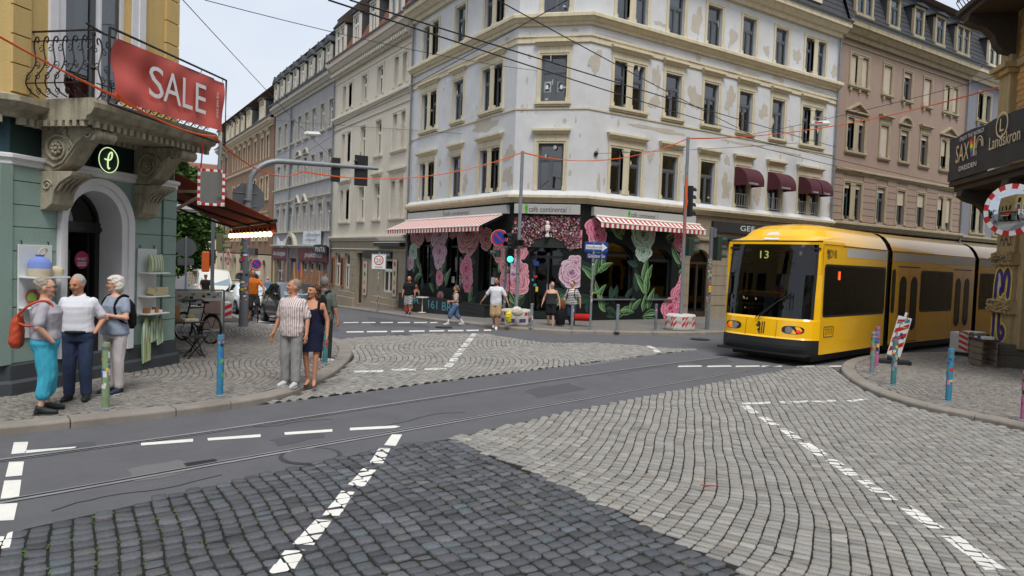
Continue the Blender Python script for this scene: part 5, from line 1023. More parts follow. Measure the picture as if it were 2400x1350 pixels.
for uc in (.52, 2.42):
    b = MB(); th = .34; prof = [(0, 4.18), (.9, 4.18), (.98, 4.12), (1.0, 4.04), (.94, 3.97), (.84, 3.96), (.74, 3.98), (.66, 3.9), (.56, 3.76), (.45, 3.62), (.3, 3.52), (.15, 3.5), (0, 3.52)]
    b.poly([fW.pt(uc, w, z) for w, z in prof], fW.d*th); o = b.build('corbel', mSand, BAL, world=True, bevel=.012); off = -(Vector(BAL.location))
    b = MB(); b.tube(spiral(fW.pt(uc-.012, .3, 3.84), fW.n, Z_, .23, .05, 2.0), .026, 6); b.tube(spiral(fW.pt(uc-.012, .86, 4.07), fW.n, Z_, .09, .02, 1.6), .018, 6); b.tube([fW.pt(uc-.01, w, z) for w, z in ((.1, 3.64), (.25, 3.57), (.4, 3.63), (.52, 3.77), (.66, 3.95), (.78, 4.02))], .02, 6)
    b.build('scroll', mSand, o, smooth=True).location = off
    b = MB()
    for k in range(8): t = k*.785; b.ell(fW.pt(uc-.02, .3+.07*math.cos(t), 3.84+.07*math.sin(t)), (.035, .035, .035), 8, 6)
    b.ell(fW.pt(uc-.03, .3, 3.84), (.035, .035, .035), 8, 6); b.build('rosette', mSand, o, smooth=True).location = off
    b = MB()
    for k in range(7): t = .3+k*.22; b.ell(fW.pt(uc-.015, .52+.07*math.cos(t*2.2), 3.9+.035*k), (.03, .03, .05), 6, 5)
    b.build('acanthus', mSand, o, smooth=True).location = off
    b = MB()
    for k in range(5): u = uc+.03+k*.07; b.tube([fW.pt(u, .93, 4.06-.09*math.cos(math.pi*k/5)*0), fW.pt(u+.035, .95, 4.06), fW.pt(u+.07, .93, 4.06)], [.075, .1, .075], 10)
    b.build('roll', mSand, o, smooth=True).location = off
    b = MB(); b.poly([fW.pt(uc-.03, w, z) for w, z in ((0, 3.5), (.6, 3.5), (.58, 3.44), (.5, 3.4), (.36, 3.32), (.27, 3.2), (.25, 3.12), (.23, 3.0), (.12, 2.92), (0, 2.9))], fW.d*(th+.06)); b.tube(spiral(fW.pt(uc-.04, .15, 3.28), fW.n, Z_, .09, .02, 1.5), .016, 6)
    for k in range(4): b.tube([fW.pt(uc+.02+k*.09, w+.01, z) for w, z in ((.5, 3.39), (.37, 3.31), (.28, 3.2))], .022, 6)
    b.build('lower_bracket', mSand, BAL, world=True, bevel=.01)
rail = MB()
def baluster(base, along, out, par, kb=1.):
    out = out*kb
    P = lambda a, o, z: base+along*a+out*o+Z_*z; b = MB(); r = .011
    body = [P(0, .0, .02), P(.02, .1, .06), P(.03, .2, .16), P(.01, .2, .28), P(-.03, .12, .42), P(-.0, .05, .55), P(.06, .02, .68), P(.08, .02, .8), P(.04, .03, .9), P(-.01, .03, .92), P(-.03, .03, .86), P(.0, .03, .82)]
    b.tube([tuple(np.array(p)) for p in smooth3(body)], r, 5)
    for (a, o, z, s_) in ((.06, .14, .3, 1), (-.02, .05, .5, -1), (.1, .08, .1, -1), (-.05, .02, .74, 1)): b.tube(spiral(P(a, o, z), along, Z_, .055, .015, 1.2, 14, ph=1.5*s_, sg=s_), .008, 4)
    b.build('baluster', mIronB, par, world=True, smooth=True)
def smooth3(P, k=2):
    P = [Vector(p) for p in P]
    for _ in range(k):
        Q = [P[0]]
        for a, c in zip(P[:-1], P[1:]): Q += [a*.75+c*.25, a*.25+c*.75]
        P = Q+[P[-1]]
    return P
zb = 4.56
for k in range(6): baluster(fW.pt(.36, .12+k*.17, zb), -fW.n, -fW.d, BAL)
for k in range(15): baluster(fW.pt(.5+k*.175, 1.02, zb), fW.d, fW.n, BAL, .35)
for a, c, z, r in (((.36, .0), (.36, 1.08), 1.0, .016), ((.36, 1.08), (3.14, 1.08), 1.0, .016), ((.36, .0), (.36, 1.08), .86, .01), ((.22, .0), (.22, 1.2), .2, .01), ((.3, 1.2), (3.2, 1.2), .2, .01)):
    b = MB(); b.tube([fW.pt(*a, zb+z), fW.pt(*c, zb+z)], r, 6); b.build('handrail', mIronB, BAL, world=True)
b = MB(); b.tube([fW.pt(.37, 1.07, zb), fW.pt(.37, 1.07, zb+1.0)], .02, 6); b.tube([fW.pt(.3, 1.0, zb+1.08), fW.pt(.52, 1.12, zb+.98)], .018, 6); b.lathe([(0, .9), (.03, .92), (.03, .96), (.0, 1.0)], fW.pt(.37, 1.07, zb), 8); b.lathe([(0, .4), (.05, .44), (.0, .5)], fW.pt(.37, 1.07, zb), 8); b.build('corner_post', mIronB, BAL, world=True)
# red sale banner in its tube frame
BN = thing('sale_banner', 'red banner reading SALE tied to a black frame on the balcony', 'banner', fW.pt(1.8, 1.2, 4.5))
u0, u1, z0, z1, wb = .55, 3.2, 4.6, 5.5, 1.25; n = 26; mm = 12; b = MB(); mBan = M('banner_red', (196, 86, 76), .65, .08, 3., .12, 9.)
def bw(a, c): return wb+.03*math.sin(9*a+5*c)*(.3+c*(1-c))+.02*math.sin(23*a-4*c)+.025*math.sin(3*a+7*c)
b.v = [tuple(fW.pt(u0+(u1-u0)*i/n+.02*math.sin(7*j/mm), bw(i/n, j/mm), z0+(z1-z0)*j/mm-.02*math.sin(math.pi*i/n)*(1 if j in (0,) else .3))) for j in range(mm+1) for i in range(n+1)]
b.f = [(j*(n+1)+i, j*(n+1)+i+1, (j+1)*(n+1)+i+1, (j+1)*(n+1)+i) for j in range(mm) for i in range(n)]; b.m = [0]*len(b.f); b.build('cloth', mBan, BN, world=True, smooth=True)
b = MB(); WB = .05
for i, (ch, ua, ub) in enumerate((('S', .26, .385), ('A', .385, .545), ('L', .56, .655), ('E', .685, .79))): text(b, ch, fW.pt(u0+(u1-u0)*ua, wb+.045, z0+.2), fW.d*(u1-u0)*(ub-ua), (0, 0, .5))
b.build('lettering', M('banner_white', (224, 222, 220), .7, .05, 3.), BN, world=True)
b = MB(); text(b, 'THE FAIR SHOP', fW.pt(u0+(u1-u0)*.9, wb+.05, z0+.68), (0, 0, -.48), fW.d*.06); b.build('lettering', MATS['banner_white'], BN, world=True)
b = MB(); A = [fW.pt(.45, wb+.02, 5.62), fW.pt(3.25, wb+.02, 5.56), fW.pt(3.25, wb+.02, 4.36), fW.pt(.45, wb+.02, 4.5), fW.pt(.45, wb+.02, 5.62)]; b.tube(A, .02, 6)
b.build('frame', mIronB, BN, world=True)
for a in (.02, .25, .5, .75, .98): b = MB(); b.tube([fW.pt(u0+(u1-u0)*a, wb+.01, z1-.02), fW.pt(u0+(u1-u0)*a, wb+.02, z1+.09)], .007, 4); b.build('cable_tie', mPoster, BN, world=True)
# illuminated round logo
LG_ = thing('shop_logo_sign', 'round dark green glowing logo sign above the shop door', 'sign', fW.pt(1.7, .1, 3.85)); c = fW.pt(1.69, .14, 3.84); r = .21
b = MB(); b.loft([[c+fW.n*w+fW.d*r*math.cos(t)+Z_*r*math.sin(t) for t in np.linspace(0, 6.283, 29)[:-1]] for w in (-.12, 0)]); b.build('disc', mTeal2, LG_, world=True)
mGlow = M('pale_green_neon', (214, 240, 176), .4, 0, emit=.55); b = MB(); b.tube([c+fW.n*.006+fW.d*r*math.cos(t)+Z_*r*math.sin(t) for t in np.linspace(0, 6.283, 33)], .007, 6); b.build('neon_rim', mGlow, LG_, world=True, smooth=True)
b = MB(); b.tube([c+fW.n*.012+fW.d*x+Z_*z for x, z in smooth([(.02, -.13), (-.0, -.15), (-.02, -.13), (-.025, -.05), (-.02, .03), (.0, .1), (.04, .14), (.065, .14), (.07, .09), (.05, .03), (.01, .0), (-.04, .0), (-.09, .01)], 2)], .012, 6); b.build('neon_glyph', mGlow, LG_, world=True, smooth=True)
# orange side awning with bulbs
mOrA = M('rust_red_canvas', (150, 52, 30), .8, .1, 2.); AW = thing('orange_awning', 'rust red awning with a row of lit bulbs along the shop side', 'awning', (1.8, 18.5, 3.9)); xf_, ya, yb = 3.9, 16.0, 21.0
b = MB(); A = [(1.78, ya, 3.98), (xf_, ya, 3.08), (xf_, yb, 3.04), (1.78, yb, 3.98)]; b.poly(A, (0, 0, .015)); b.build('canopy', mOrA, AW, world=True)
b = MB(); n = 20; b.loft([[(xf_+.02+.02*math.sin(k*1.9), ya+(yb-ya)*k/n, 3.06), (xf_+.03+.03*math.sin(k*1.9+1), ya+(yb-ya)*k/n, 2.82)] for k in range(n+1)], 0, False, False); b.build('valance', mOrA, AW, world=True, smooth=True)
b = MB(); b.tube([(xf_, ya-.06, 3.08), (xf_, yb+.05, 3.04)], .045, 8); b.build('front_bar', mIronB, AW, world=True)
for y in (16.4, 18.5, 20.6): b = MB(); b.tube([(1.78, y, 3.7), (2.9, y, 3.3), (xf_, y, 3.02)], .03, 6); b.build('folding_arm', mIronB, AW, world=True)
b = MB(); b.bar((1.7, 15.45, 3.52), (2.4, 15.9, 3.6), .06, .06); b.bar((1.72, 15.3, 3.1), (2.4, 15.9, 3.55), .05, .05); b.build('wall_bracket', M('rusty_steel', (110, 86, 66), .8, .3, 9.), AW, world=True)
mBulb = M('lit_bulb', (255, 214, 150), .3, 0, emit=2.4)
for k in range(11):
    y = 16.3+k*.45; b = MB(); b.lathe([(0, -.1), (.045, -.08), (.06, -.04), (.05, .0), (.025, .03), (0, .03)], (xf_-.04, y, 2.82), 10); o = b.build('bulb', mBulb, AW, world=True, smooth=True); b = MB(); b.lathe([(.025, .03), (.03, .04), (.03, .1), (.01, .12)], (xf_-.04, y, 2.82), 8); b.build('bulb_socket', mIronB, AW, world=True)
# display shelves beside the door
mShelf = M('white_shelf', (218, 222, 222), .5, .03, 2.)
def shelf(u0, u1, zs, z0, z1, lab, dp=.3):
    S = thing('display_shelf', lab, 'shelf', fW.pt((u0+u1)/2, .05, z0), group='white display shelves beside the shop door'); b = MB(); fW.box(b, u0, u1, .035, .06, z0, z1); b.build('back_board', mShelf, S, world=True, bevel=.004, seg=1)
    for z in zs: b = MB(); fW.box(b, u0, u1+.05, .06, .06+dp, z, z+.025); b.build('shelf_board', mShelf, S, world=True, bevel=.004, seg=1)
    for u in (u0+.06, u1-.06): b = MB(); b.tube([fW.pt(u, .05, z1), fW.pt(u, .05, z1+.05), fW.pt(u, .02, z1+.06)], .008, 5); b.build('hook', mIronB, S, world=True)
shelf(.1, .68, (1.86, 1.4), .95, 2.36, 'white wall shelf with bags and a plate left of the shop door'); shelf(2.5, 2.98, (1.9, 1.47, 1.15), 1.12, 2.36, 'white wall shelf with cushion and baskets right of the shop door', .26)
mCanvas = M('natural_canvas', (196, 184, 156), .9, .1, 9.); mBagB = M('blue_cotton', (120, 140, 204), .9, .1, 6.)
def at(u, w, z): return fW.pt(u, w, z)
b = MB(); b.lathe([(.0, 0), (.13, 0), (.15, .04), (.145, .12)], at(.33, .2, 1.888), 16, 0, 1.1, .8); b.lathe([(.145, .12), (.14, .2), (.1, .27), (.04, .3), (.06, .33), (0, .33)], at(.33, .2, 1.888), 16, 1, 1.1, .8); b.tube(smooth3([at(.3, .2, 2.2), at(.33, .2, 2.3), at(.42, .22, 2.32), at(.45, .2, 2.26), at(.36, .2, 2.21)]), .012, 5); tag(b.build('drawstring_bag', [mCanvas, mBagB], None, smooth=True), 'cream and blue drawstring bag on the left shop shelf', 'bag')
b = MB(); b.lathe([(0, 0), (.09, 0), (.11, .06), (.1, .12), (.02, .16), (0, .16)], at(.6, .22, 1.888), 14, 0, 1, .7); tag(b.build('canvas_pouch', mCanvas, None, smooth=True), 'small cream canvas pouch beside the drawstring bag', 'bag')
b = MB(); c = at(.36, .12, 1.56); disc(b, c, fW.d*.2, Vector((0, 0, .13))+fW.n*-.03, 24, 0); disc(b, c+fW.n*.006+fW.d*.07+Z_*.03, fW.d*.12, (0, 0, .07), 18, 1); disc(b, c+fW.n*.01-fW.d*.1, fW.d*.08, (0, 0, .08), 18, 2); tag(b.build('painted_plate', [M('plate_red', (150, 70, 66), .4, .1, 5.), M('plate_brown', (120, 90, 60), .4, .1, 5.), M('plate_green', (130, 166, 70), .4, .1, 5.)], None), 'oval plate painted red and green on the left shelf', 'plate')
b = MB(); b.ell(at(.45, .24, 1.47), (.09, .09, .05), 14, 8); tag(b.build('blue_bowl', M('blue_glaze', (110, 160, 196), .3, .2, 9.), None, smooth=True), 'shiny blue bowl in front of the painted plate', 'bowl')
mStripe = bpy.data.materials.new('green_stripe_cloth'); mStripe.use_nodes = True; t_ = mStripe.node_tree; co_ = N(t_, 'ShaderNodeTexCoord'); wv = N(t_, 'ShaderNodeTexWave', Scale=4.6, Distortion=.15, wave_type='BANDS'); wv.bands_direction = 'X'; rp_ = N(t_, 'ShaderNodeValToRGB'); rp_.color_ramp.interpolation = 'CONSTANT'
rp_.color_ramp.elements[0].color = (*lin((196, 206, 180)), 1); rp_.color_ramp.elements[1].position = .55; rp_.color_ramp.elements[1].color = (*lin((96, 150, 122)), 1); e_ = rp_.color_ramp.elements.new(.88); e_.color = (*lin((176, 166, 110)), 1)
t_.links.new(co_.outputs['Object'], wv.inputs[0]); t_.links.new(wv.outputs[0], rp_.inputs[0]); t_.links.new(rp_.outputs[0], t_.nodes['Principled BSDF'].inputs['Base Color']); t_.nodes['Principled BSDF'].inputs['Roughness'].default_value = .9
b = MB(); n = 14; gx = np.linspace(-1, 1, n+1)
for s_ in (-1, 1):
    vs = []
    for j in gx:
        for i in gx: q_ = max(0, (1-abs(i)**2.5))*max(0, (1-abs(j)**2.5)); e = 1-.08*(1-abs(i*j)); vs.append((i*.2*e, s_*.075*q_**.5, j*.17*e))
    b.add(vs, [(j*(n+1)+i, j*(n+1)+i+1, (j+1)*(n+1)+i+1, (j+1)*(n+1)+i)[::-s_] for j in range(n) for i in range(n)])
o = b.build('striped_cushion', mStripe, None, at(2.78, .2, 2.095), fW.ang, smooth=True); o.rotation_euler[0] = -.12; tag(o, 'green and white striped cushion on top of the right shelf', 'cushion')
mWick = M('wicker', (190, 176, 140), .9, .25, 30., .5, 60.); b = MB(); b.lathe([(.0, 0), (.09, 0), (.13, .1), (.125, .1), (.085, .01), (0, .01)], (0, 0, 0), 16, 0, 1.2, .8); o = b.build('wicker_basket', mWick, None, at(2.68, .2, 1.5), fW.ang, smooth=True); o.rotation_euler[1] = .5; tag(o, 'round wicker basket tipped up on the right shelf', 'basket')
b = MB(); b.box(-.13, .13, -.08, .08, 0, .02); b.box(-.14, .14, -.1, -.08, 0, .15); b.box(-.14, .14, .08, .1, 0, .15); b.box(-.15, -.13, -.1, .1, 0, .15); b.box(.13, .15, -.1, .1, 0, .15); tag(b.build('woven_tray', mWick, None, at(2.86, .2, 1.5), fW.ang, bevel=.01), 'square woven tray beside the tipped basket', 'basket')
for k, (u, w_, h_, c_) in enumerate(((2.56, .08, .1, (150, 104, 66)), (2.67, .1, .06, (216, 206, 186)), (2.79, .07, .1, (170, 110, 70)), (2.88, .09, .05, (222, 216, 206)), (2.96, .05, .04, (190, 80, 60)))):
    b = MB(); b.box(-w_/2, w_/2, -.05, .05, 0, h_); tag(b.build('soap_box', M('soap_%d' % k, c_, .7, .1, 9.), None, at(u, .2, 1.178), fW.ang, bevel=.006), ['brown soap box on the right shelf by the door', 'flat cream soap box on the right shelf', 'tall tan soap box on the right shelf', 'low white soap box on the right shelf', 'tiny red soap box at the shelf end'][k], 'box', 'soap boxes on the right shelf')
for k, (u, w_, z1_, z0_) in enumerate(((2.62, .2, 1.1, .25), (2.82, .16, 1.1, .62), (2.97, .14, 1.1, .55))):
    b = MB(); n = 10; rows_ = 8; vs = []
    for j in range(rows_+1):
        for i in range(n+1): vs.append(((i/n-.5)*w_*(.4+.6*min(1, j/2)), .02*math.sin(i*2.1+j*.4), -(z1_-z0_)*j/rows_+.04*(i/n)*(j == rows_)))
    b.add(vs, [(j*(n+1)+i, (j+1)*(n+1)+i, (j+1)*(n+1)+i+1, j*(n+1)+i+1) for j in range(rows_) for i in range(n)]); tag(b.build('hanging_towel', mStripe, None, at(u, .16, z1_), fW.ang, smooth=True), ['long green striped towel hanging below the right shelf', 'short green striped oven glove hanging below the right shelf', 'green striped cloth hanging at the shelf corner'][k], 'towel', 'striped towels below the shelf')
shell(SH, fW2, 0, 10.9, -1, 12.5, 12, mYelR)
b = MB(); b.add([(-8, 12.6, 12.5), (-1, 12.6, 12.5), (1.75, 15.1, 12.5), (1.75, 26, 12.5), (-10, 26, 12.5)], [(0, 1, 2, 3, 4)]); b.build('roof', mSlate, SH, world=True)
# ================================================================== sandstone corner house on the right edge
mOld = M('old_sandstone', (168, 148, 108), .85, .16, 4., .4, 40., streak=.5, dirtc=(96, 82, 58)); mBrick = M('yellow_brick', (190, 148, 90), .85, .14, 9., .3, 40.); mSoot = M('sooty_netting', (58, 50, 42), .9, .3, 14., .5, 60.); mGalvC = M('crate_grey', (120, 112, 102), .7, .15, 6.); mPlG = M('grey_granite_plinth', (92, 86, 78), .8, .2, 7., .3, 60.)
E0 = G(2318, 847, .12); fE = Fac(E0.xy, (-1, -1)); EH = thing('sandstone_house', 'weathered sandstone corner house with graffiti pillar at the right edge', 'house', (E0.x+2, E0.y-3, 0)); LE = 6.
wall(EH, fE, .98, LE, -.1, 4.6, [(1.35, 2.6, .3, 3.4)], mOld, w=-.35); wall(EH, fE, 0, LE, 4.5, 14, [(1.7, 3.1, 5.9, 8.4), (1.7, 3.1, 10.2, 12.4)], mBrick, 'upper_wall', w=-.12)
b = MB(); fE.box(b, 1.3, 2.65, -.6, -.5, .2, 3.5); b.build('door', mBrown, EH, world=True)
def blk(name, u0, u1, z0, z1, w0, w1, ma, bev=.015, par=None): b = MB(); fE.box(b, u0, u1, w0, w1, z0, z1); return b.build(name, ma, par or EH, world=True, bevel=bev, seg=1)
for z0, z1 in ((.62, 1.5), (1.82, 2.76), (3.08, 4.5)): blk('pillar_drum', 0, 1.0, z0, z1, -.6, 0, mOld)
for z0, z1 in ((1.5, 1.82), (2.76, 3.08)):
    b = MB(); n = 10
    for i in range(n):
        for w0, u0, du, ax in ((0, -.1+i*.12, .12, 0),): fE.box(b, u0, u0+du, -.6, .08+R_.uniform(-.03, .04), z0+R_.uniform(-.02, .02), z1+R_.uniform(-.02, .02))
    for k in range(90): c = fE.pt(R_.uniform(-.1, 1.1), .09, R_.uniform(z0, z1)); b.ell(c, (R_.uniform(.03, .07),)*2+(R_.uniform(.02, .05),), 6, 4)
    b.build('rough_band', mOld, EH, world=True, smooth=True)
blk('pillar_plinth', -.25, 1.3, .1, .42, -.8, .42, mPlG); blk('pillar_plinth', -.16, 1.22, .42, .72, -.7, .3, mPlG); blk('pilaster_side', 1.0, 1.3, .6, 4.5, -.6, -.1, mOld)
blk('upper_pilaster', -.32, .3, 4.5, 14, -.3, .06, mOld)
for z in (6.55, 8.0, 10.5): blk('pilaster_cap', -.5, .42, z, z+.14, -.3, .26, mOld); blk('pilaster_cap', -.42, .36, z-.14, z, -.3, .16, mOld)
for z in (6.5, 7.98): blk('band', .3, LE, z, z+.2, -.2, -.02, mOld)
for k, z in enumerate(np.arange(6.75, 7.95, .15)):     # visible brick courses by the pilaster
    for j in range(5): u = .33+j*.27+(.13 if k % 2 else 0); blk('brick', u, u+.255, z, z+.135, -.2, -.095+R_.uniform(-.004, .004), mBrick, .004)
for k, z in enumerate(np.arange(8.25, 9.9, .15)):
    for j in range(5): u = .33+j*.27+(.13 if k % 2 else 0); blk('brick', u, u+.255, z, z+.135, -.2, -.095+R_.uniform(-.004, .004), mBrick, .004)
# graffiti on the pillar (flat spray paint)
mPur = M('spray_purple', (66, 52, 130), .6, .15, 5.); mSpY = M('spray_yellow', (220, 206, 88), .6, .12, 5.); mSpW = M('spray_white', (206, 206, 200), .6, .1, 5.)
def spray(pts, r, w, ma):
    b = MB(); P = smooth([(u, z) for u, z in pts], 2); n = len(P); A = offs(P, r); C = offs(P, -r)
    b.add([fE.pt(u, w, z) for u, z in A]+[fE.pt(u, w, z) for u, z in C], [(i, i+1, n+i+1, n+i) for i in range(n-1)]); disc(b, fE.pt(*P[0][:1], w, P[0][1]), fE.d*r, Z_*r, 12); disc(b, fE.pt(*P[-1][:1], w, P[-1][1]), fE.d*r, Z_*r, 12); b.build('graffiti', ma, EH, world=True)
for r, w, ma in ((.15, .004, mSpY), (.085, .008, mPur)):
    spray([(.12, 1.9), (.13, 2.3), (.25, 2.6), (.42, 2.55), (.45, 2.2), (.42, 2.0)], r, w, ma); spray([(.55, 2.1), (.6, 2.5), (.75, 2.65), (.88, 2.4), (.82, 1.95)], r, w, ma)
    spray([(.12, 1.45), (.13, 1.1), (.12, .8)], r, w, ma); spray([(.42, 1.45), (.42, 1.0), (.5, .82), (.68, .84), (.74, 1.02), (.6, 1.1)], r, w, ma)
spray([(.3, 2.5), (.34, 2.3), (.3, 2.1)], .05, .012, mSpW); spray([(.36, 2.45), (.4, 2.2)], .03, .012, mSpW)
b = MB(); text(b, 'AAS!', fE.pt(.18, .005, 3.25), fE.d*.7, (0, 0, .5)); b.build('graffiti', mInk, EH, world=True); b = MB(); text(b, 'HALT MA', fE.pt(.1, .14, 2.82), fE.d*.8, (0, 0, .18)); b.build('graffiti', mInk, EH, world=True); b = MB(); text(b, 'WXMAYH', fE.pt(.05, .005, .64), fE.d*.7, (0, 0, .14)); b.build('graffiti', mInk, EH, world=True)
# balconies
def balcony(z0, w, u0, u1, lab):
    B_ = thing('balcony', lab, 'balcony', fE.pt(1.5, .5, z0)); b = MB(); fE.box(b, u0, u1, 0, w, z0, z0+.14); fE.box(b, u0+.08, u1, 0, w-.1, z0-.14, z0); b.build('slab', mSoot, B_, world=True, bevel=.02)
    for uc in (u0+.35, u0+2.9):
        b = MB(); b.poly([fE.pt(uc, ww, zz) for ww, zz in ((0, z0-.14), (w*.92, z0-.14), (w*.95, z0-.3), (w*.8, z0-.42), (w*.6, z0-.5), (w*.42, z0-.72), (w*.36, z0-.95), (w*.25, z0-1.12), (.0, z0-1.2))], fE.d*.34); b.tube(spiral(fE.pt(uc-.01, w*.2, z0-.88), fE.n, Z_, .14, .03, 1.6), .025, 6); b.build('corbel', mSoot, B_, world=True, bevel=.02)
    return B_
BL = balcony(4.85, 1.25, -.05, 5, 'sooty balcony under netting wrapped with a black pub banner'); BU = balcony(9.55, 1.25, -.3, 5, 'sooty upper balcony with iron railing at top right')
for k in range(16):
    u = -.2+k*.18; b = MB(); b.tube([fE.pt(u, 1.15, 9.69), fE.pt(u, 1.28, 9.9), fE.pt(u, 1.2, 10.2), fE.pt(u, 1.15, 10.6)], .012, 5); b.tube(spiral(fE.pt(u+.06, 1.25, 9.95), fE.d, Z_, .07, .02, 1.3, 14), .01, 4); b.build('baluster', mIronB, BU, world=True)
b = MB(); b.tube([fE.pt(-.3, 1.15, 10.6), fE.pt(5, 1.15, 10.6)], .02, 6); b.tube([fE.pt(-.3, .1, 10.6), fE.pt(-.3, 1.15, 10.6)], .02, 6); b.build('handrail', mIronB, BU, world=True)
PB = thing('pub_banner', 'black banner with gold letters around the lower right balcony', 'banner', fE.pt(1, 1.28, 5.1)); mBB = M('banner_black', (34, 34, 36), .6, .15, 2., .2, 7.)
b = MB(); n = 24; mm = 8
def bp_(s_):     # path round the corner of the balcony
    return fE.pt(-.06, .3+s_*4, 0) if s_ < .245 else fE.pt(-.06+(s_-.245)*6.4, 1.29+.02*math.sin(s_*40), 0)
b.v = [tuple(bp_(i/n)+Z_*(5.0+(1.16-.02*math.sin(i))*j/mm)+fE.n*.015*math.sin(i*1.3+j*.9)) for j in range(mm+1) for i in range(n+1)]; b.f = [(j*(n+1)+i, j*(n+1)+i+1, (j+1)*(n+1)+i+1, (j+1)*(n+1)+i) for j in range(mm) for i in range(n)]; b.m = [0]*len(b.f); b.build('cloth', mBB, PB, world=True, smooth=True)
mGold = M('banner_gold', (206, 186, 146), .6, .05, 3.); W1 = 1.33
def blet(s_, u, z, w, h, ma): b = MB(); text(b, s_, fE.pt(u, W1, z), fE.d*w, (0, 0, h)); b.build('lettering', ma, PB, world=True)
blet('ENJOY THE WORLD', .75, 5.94, 1.4, .13, mPoster); blet('SAX', .55, 5.42, .8, .46, mGold); blet('I', 1.62, 5.46, .09, .5, mGold); blet('CAFE', 1.74, 5.44, .1, .14, mPoster); blet('DRESDEN', .8, 5.18, 1.05, .12, mPoster); blet('Landskron', 2.5, 5.45, 1.5, .3, mGold)
for k, c in enumerate([(196, 40, 40), (226, 130, 40), (230, 214, 60), (60, 150, 70), (50, 80, 170), (120, 60, 140)]):
    b = MB(); z = 5.92-k*.08; u = 1.38+k*.02; quad(b, fE.pt(u, W1, z-.08), fE.d*.16, (0, 0, .08)); b.build('rainbow_patch', M('pride_%d' % k, c, .6, .05, 3.), PB, world=True)
b = MB(); b.tube([fE.pt(1.95+.22*math.cos(t), W1, 5.62+.28*math.sin(t)) for t in np.linspace(0, 3.14, 12)], .012, 5); b.tube([fE.pt(1.95+.15*math.cos(t), W1, 5.62+.2*math.sin(t)) for t in np.linspace(0, 3.14, 12)], .012, 5); b.build('emblem', mGold, PB, world=True)
b = MB(); disc(b, fE.pt(3.1, W1, 5.95), fE.d*.3, Z_*.3, 20, 0, .85); text(b, 'L', fE.pt(3.0, W1, 5.8), fE.d*.2, (0, 0, .3)); b.build('emblem', mGold, PB, world=True)
shell(EH, Fac(fE.pt(LE, 0, 0).xy, (0, -1)), 0, 14, 0, 14, 14, mOld); b = MB(); b.add([fE.pt(0, -.3, 0), fE.pt(0, -.3, 14), (45, E0.y-.2, 14), (45, E0.y-.2, 0)], [(0, 1, 2, 3)]); b.add([fE.pt(0, 0, 14), (45, E0.y, 14), (45, -6, 14), fE.pt(LE, 0, 14)], [(0, 1, 2, 3)]); b.build('rear_wall', mOld, EH, world=True)
# crate with goods leaning at the pillar
mCard = M('cardboard', (150, 120, 86), .9, .15, 6.); CR = thing('goods_crate', 'wooden crate with folded papers leaning on the graffiti pillar plinth', 'crate', fE.pt(1.05, .62, .12))
for k in range(4): b = MB(); fE.box(b, .78, 1.5, .44, .47+.0, .14+k*.16, .27+k*.16); fE.box(b, .78, 1.5, .78, .81, .14+k*.16, .27+k*.16); b.build('slat', mGalvC, CR, world=True)
b = MB(); fE.box(b, .8, 1.48, .46, .79, .12, .16); b.build('floor', mGalvC, CR, world=True); b = MB(); fE.box(b, .74, 1.54, .42, .83, .78, .83); b.build('tray', mBrown, CR, world=True)
for k, (u, ma) in enumerate(((.85, mPoster), (1.05, mBlue), (1.25, mPoster))): b = MB(); fE.box(b, u, u+.18, .5, .74, .83, .86+.02*k); b.build('folded_paper', ma, CR, world=True)
b = MB(); c_ = G(1640, 1137, .04); b.bar(c_, c_+Vector((.16, -.1, .0)), .012, .008); tag(b.build('litter_stick', M('litter_red', (214, 40, 44), .4, 0)), 'tiny red plastic stick lying on the pale setts', 'litter')
# ================================================================== yellow tram
mTY = M('tram_yellow', (252, 192, 14), .22, .03, 2., coat=.6, dirt=.12, dirtc=(170, 120, 24)); mTB = M('tram_black', (28, 29, 31), .5, .1, 4.); mTG = glass('tram_glass', (.34, .36, .36), 1.6, .01); mTGw = glass('tram_windscreen', (.4, .42, .42), 1.55, .01)
mTW = M('tram_grey_band', (196, 194, 190), .35, .04, 2., coat=.3); mTI = M('tram_interior', (40, 40, 42), .8, .2, 2.); mTO = M('tram_orange_door', (236, 168, 20), .3, .04, 2., coat=.4); mLampW = M('lamp_reflector', (200, 202, 206), .15, .05, 9., metal=.8); mRedL = M('red_lamp', (220, 30, 24), .3, 0, emit=1.2); mGrL = M('tram_seam', (120, 84, 14), .6, 0)
TR = thing('tram', 'yellow articulated tram on line 13 coming out of the right street', 'tram', (15.71, 11.78, 0), math.radians(190)); TWd = 1.32
CS = [(1.32, .3), (1.32, 3.06), (1.29, 3.14), (1.22, 3.3), (1.08, 3.48), (.86, 3.6), (.5, 3.66), (0, 3.68)]
def side_panel(b, x0, x1, y, holes, z0=.3, z1=3.06):
    xs = sorted({x0, x1, *[h[0] for h in holes], *[h[1] for h in holes]}); zs = sorted({z0, z1, *[h[2] for h in holes], *[h[3] for h in holes]})
    for i in range(len(xs)-1):
        for j in range(len(zs)-1):
            if any(h[0] < (xs[i]+xs[i+1])/2 < h[1] and h[2] < (zs[j]+zs[j+1])/2 < h[3] for h in holes): continue
            q = [(xs[i], y, zs[j]), (xs[i], y, zs[j+1]), (xs[i+1], y, zs[j+1]), (xs[i+1], y, zs[j])]; b.add(q if y > 0 else q[::-1], [(3, 2, 1, 0)])
def rrect(x0, x1, z0, z1, r, n=5):
    P = []
    for cx, cz, a in ((x1-r, z1-r, 0), (x0+r, z1-r, 90), (x0+r, z0+r, 180), (x1-r, z0+r, 270)):
        for k in range(n+1): t = math.radians(a+90*k/n); P.append((cx+r*math.cos(t), cz+r*math.sin(t)))
    return P
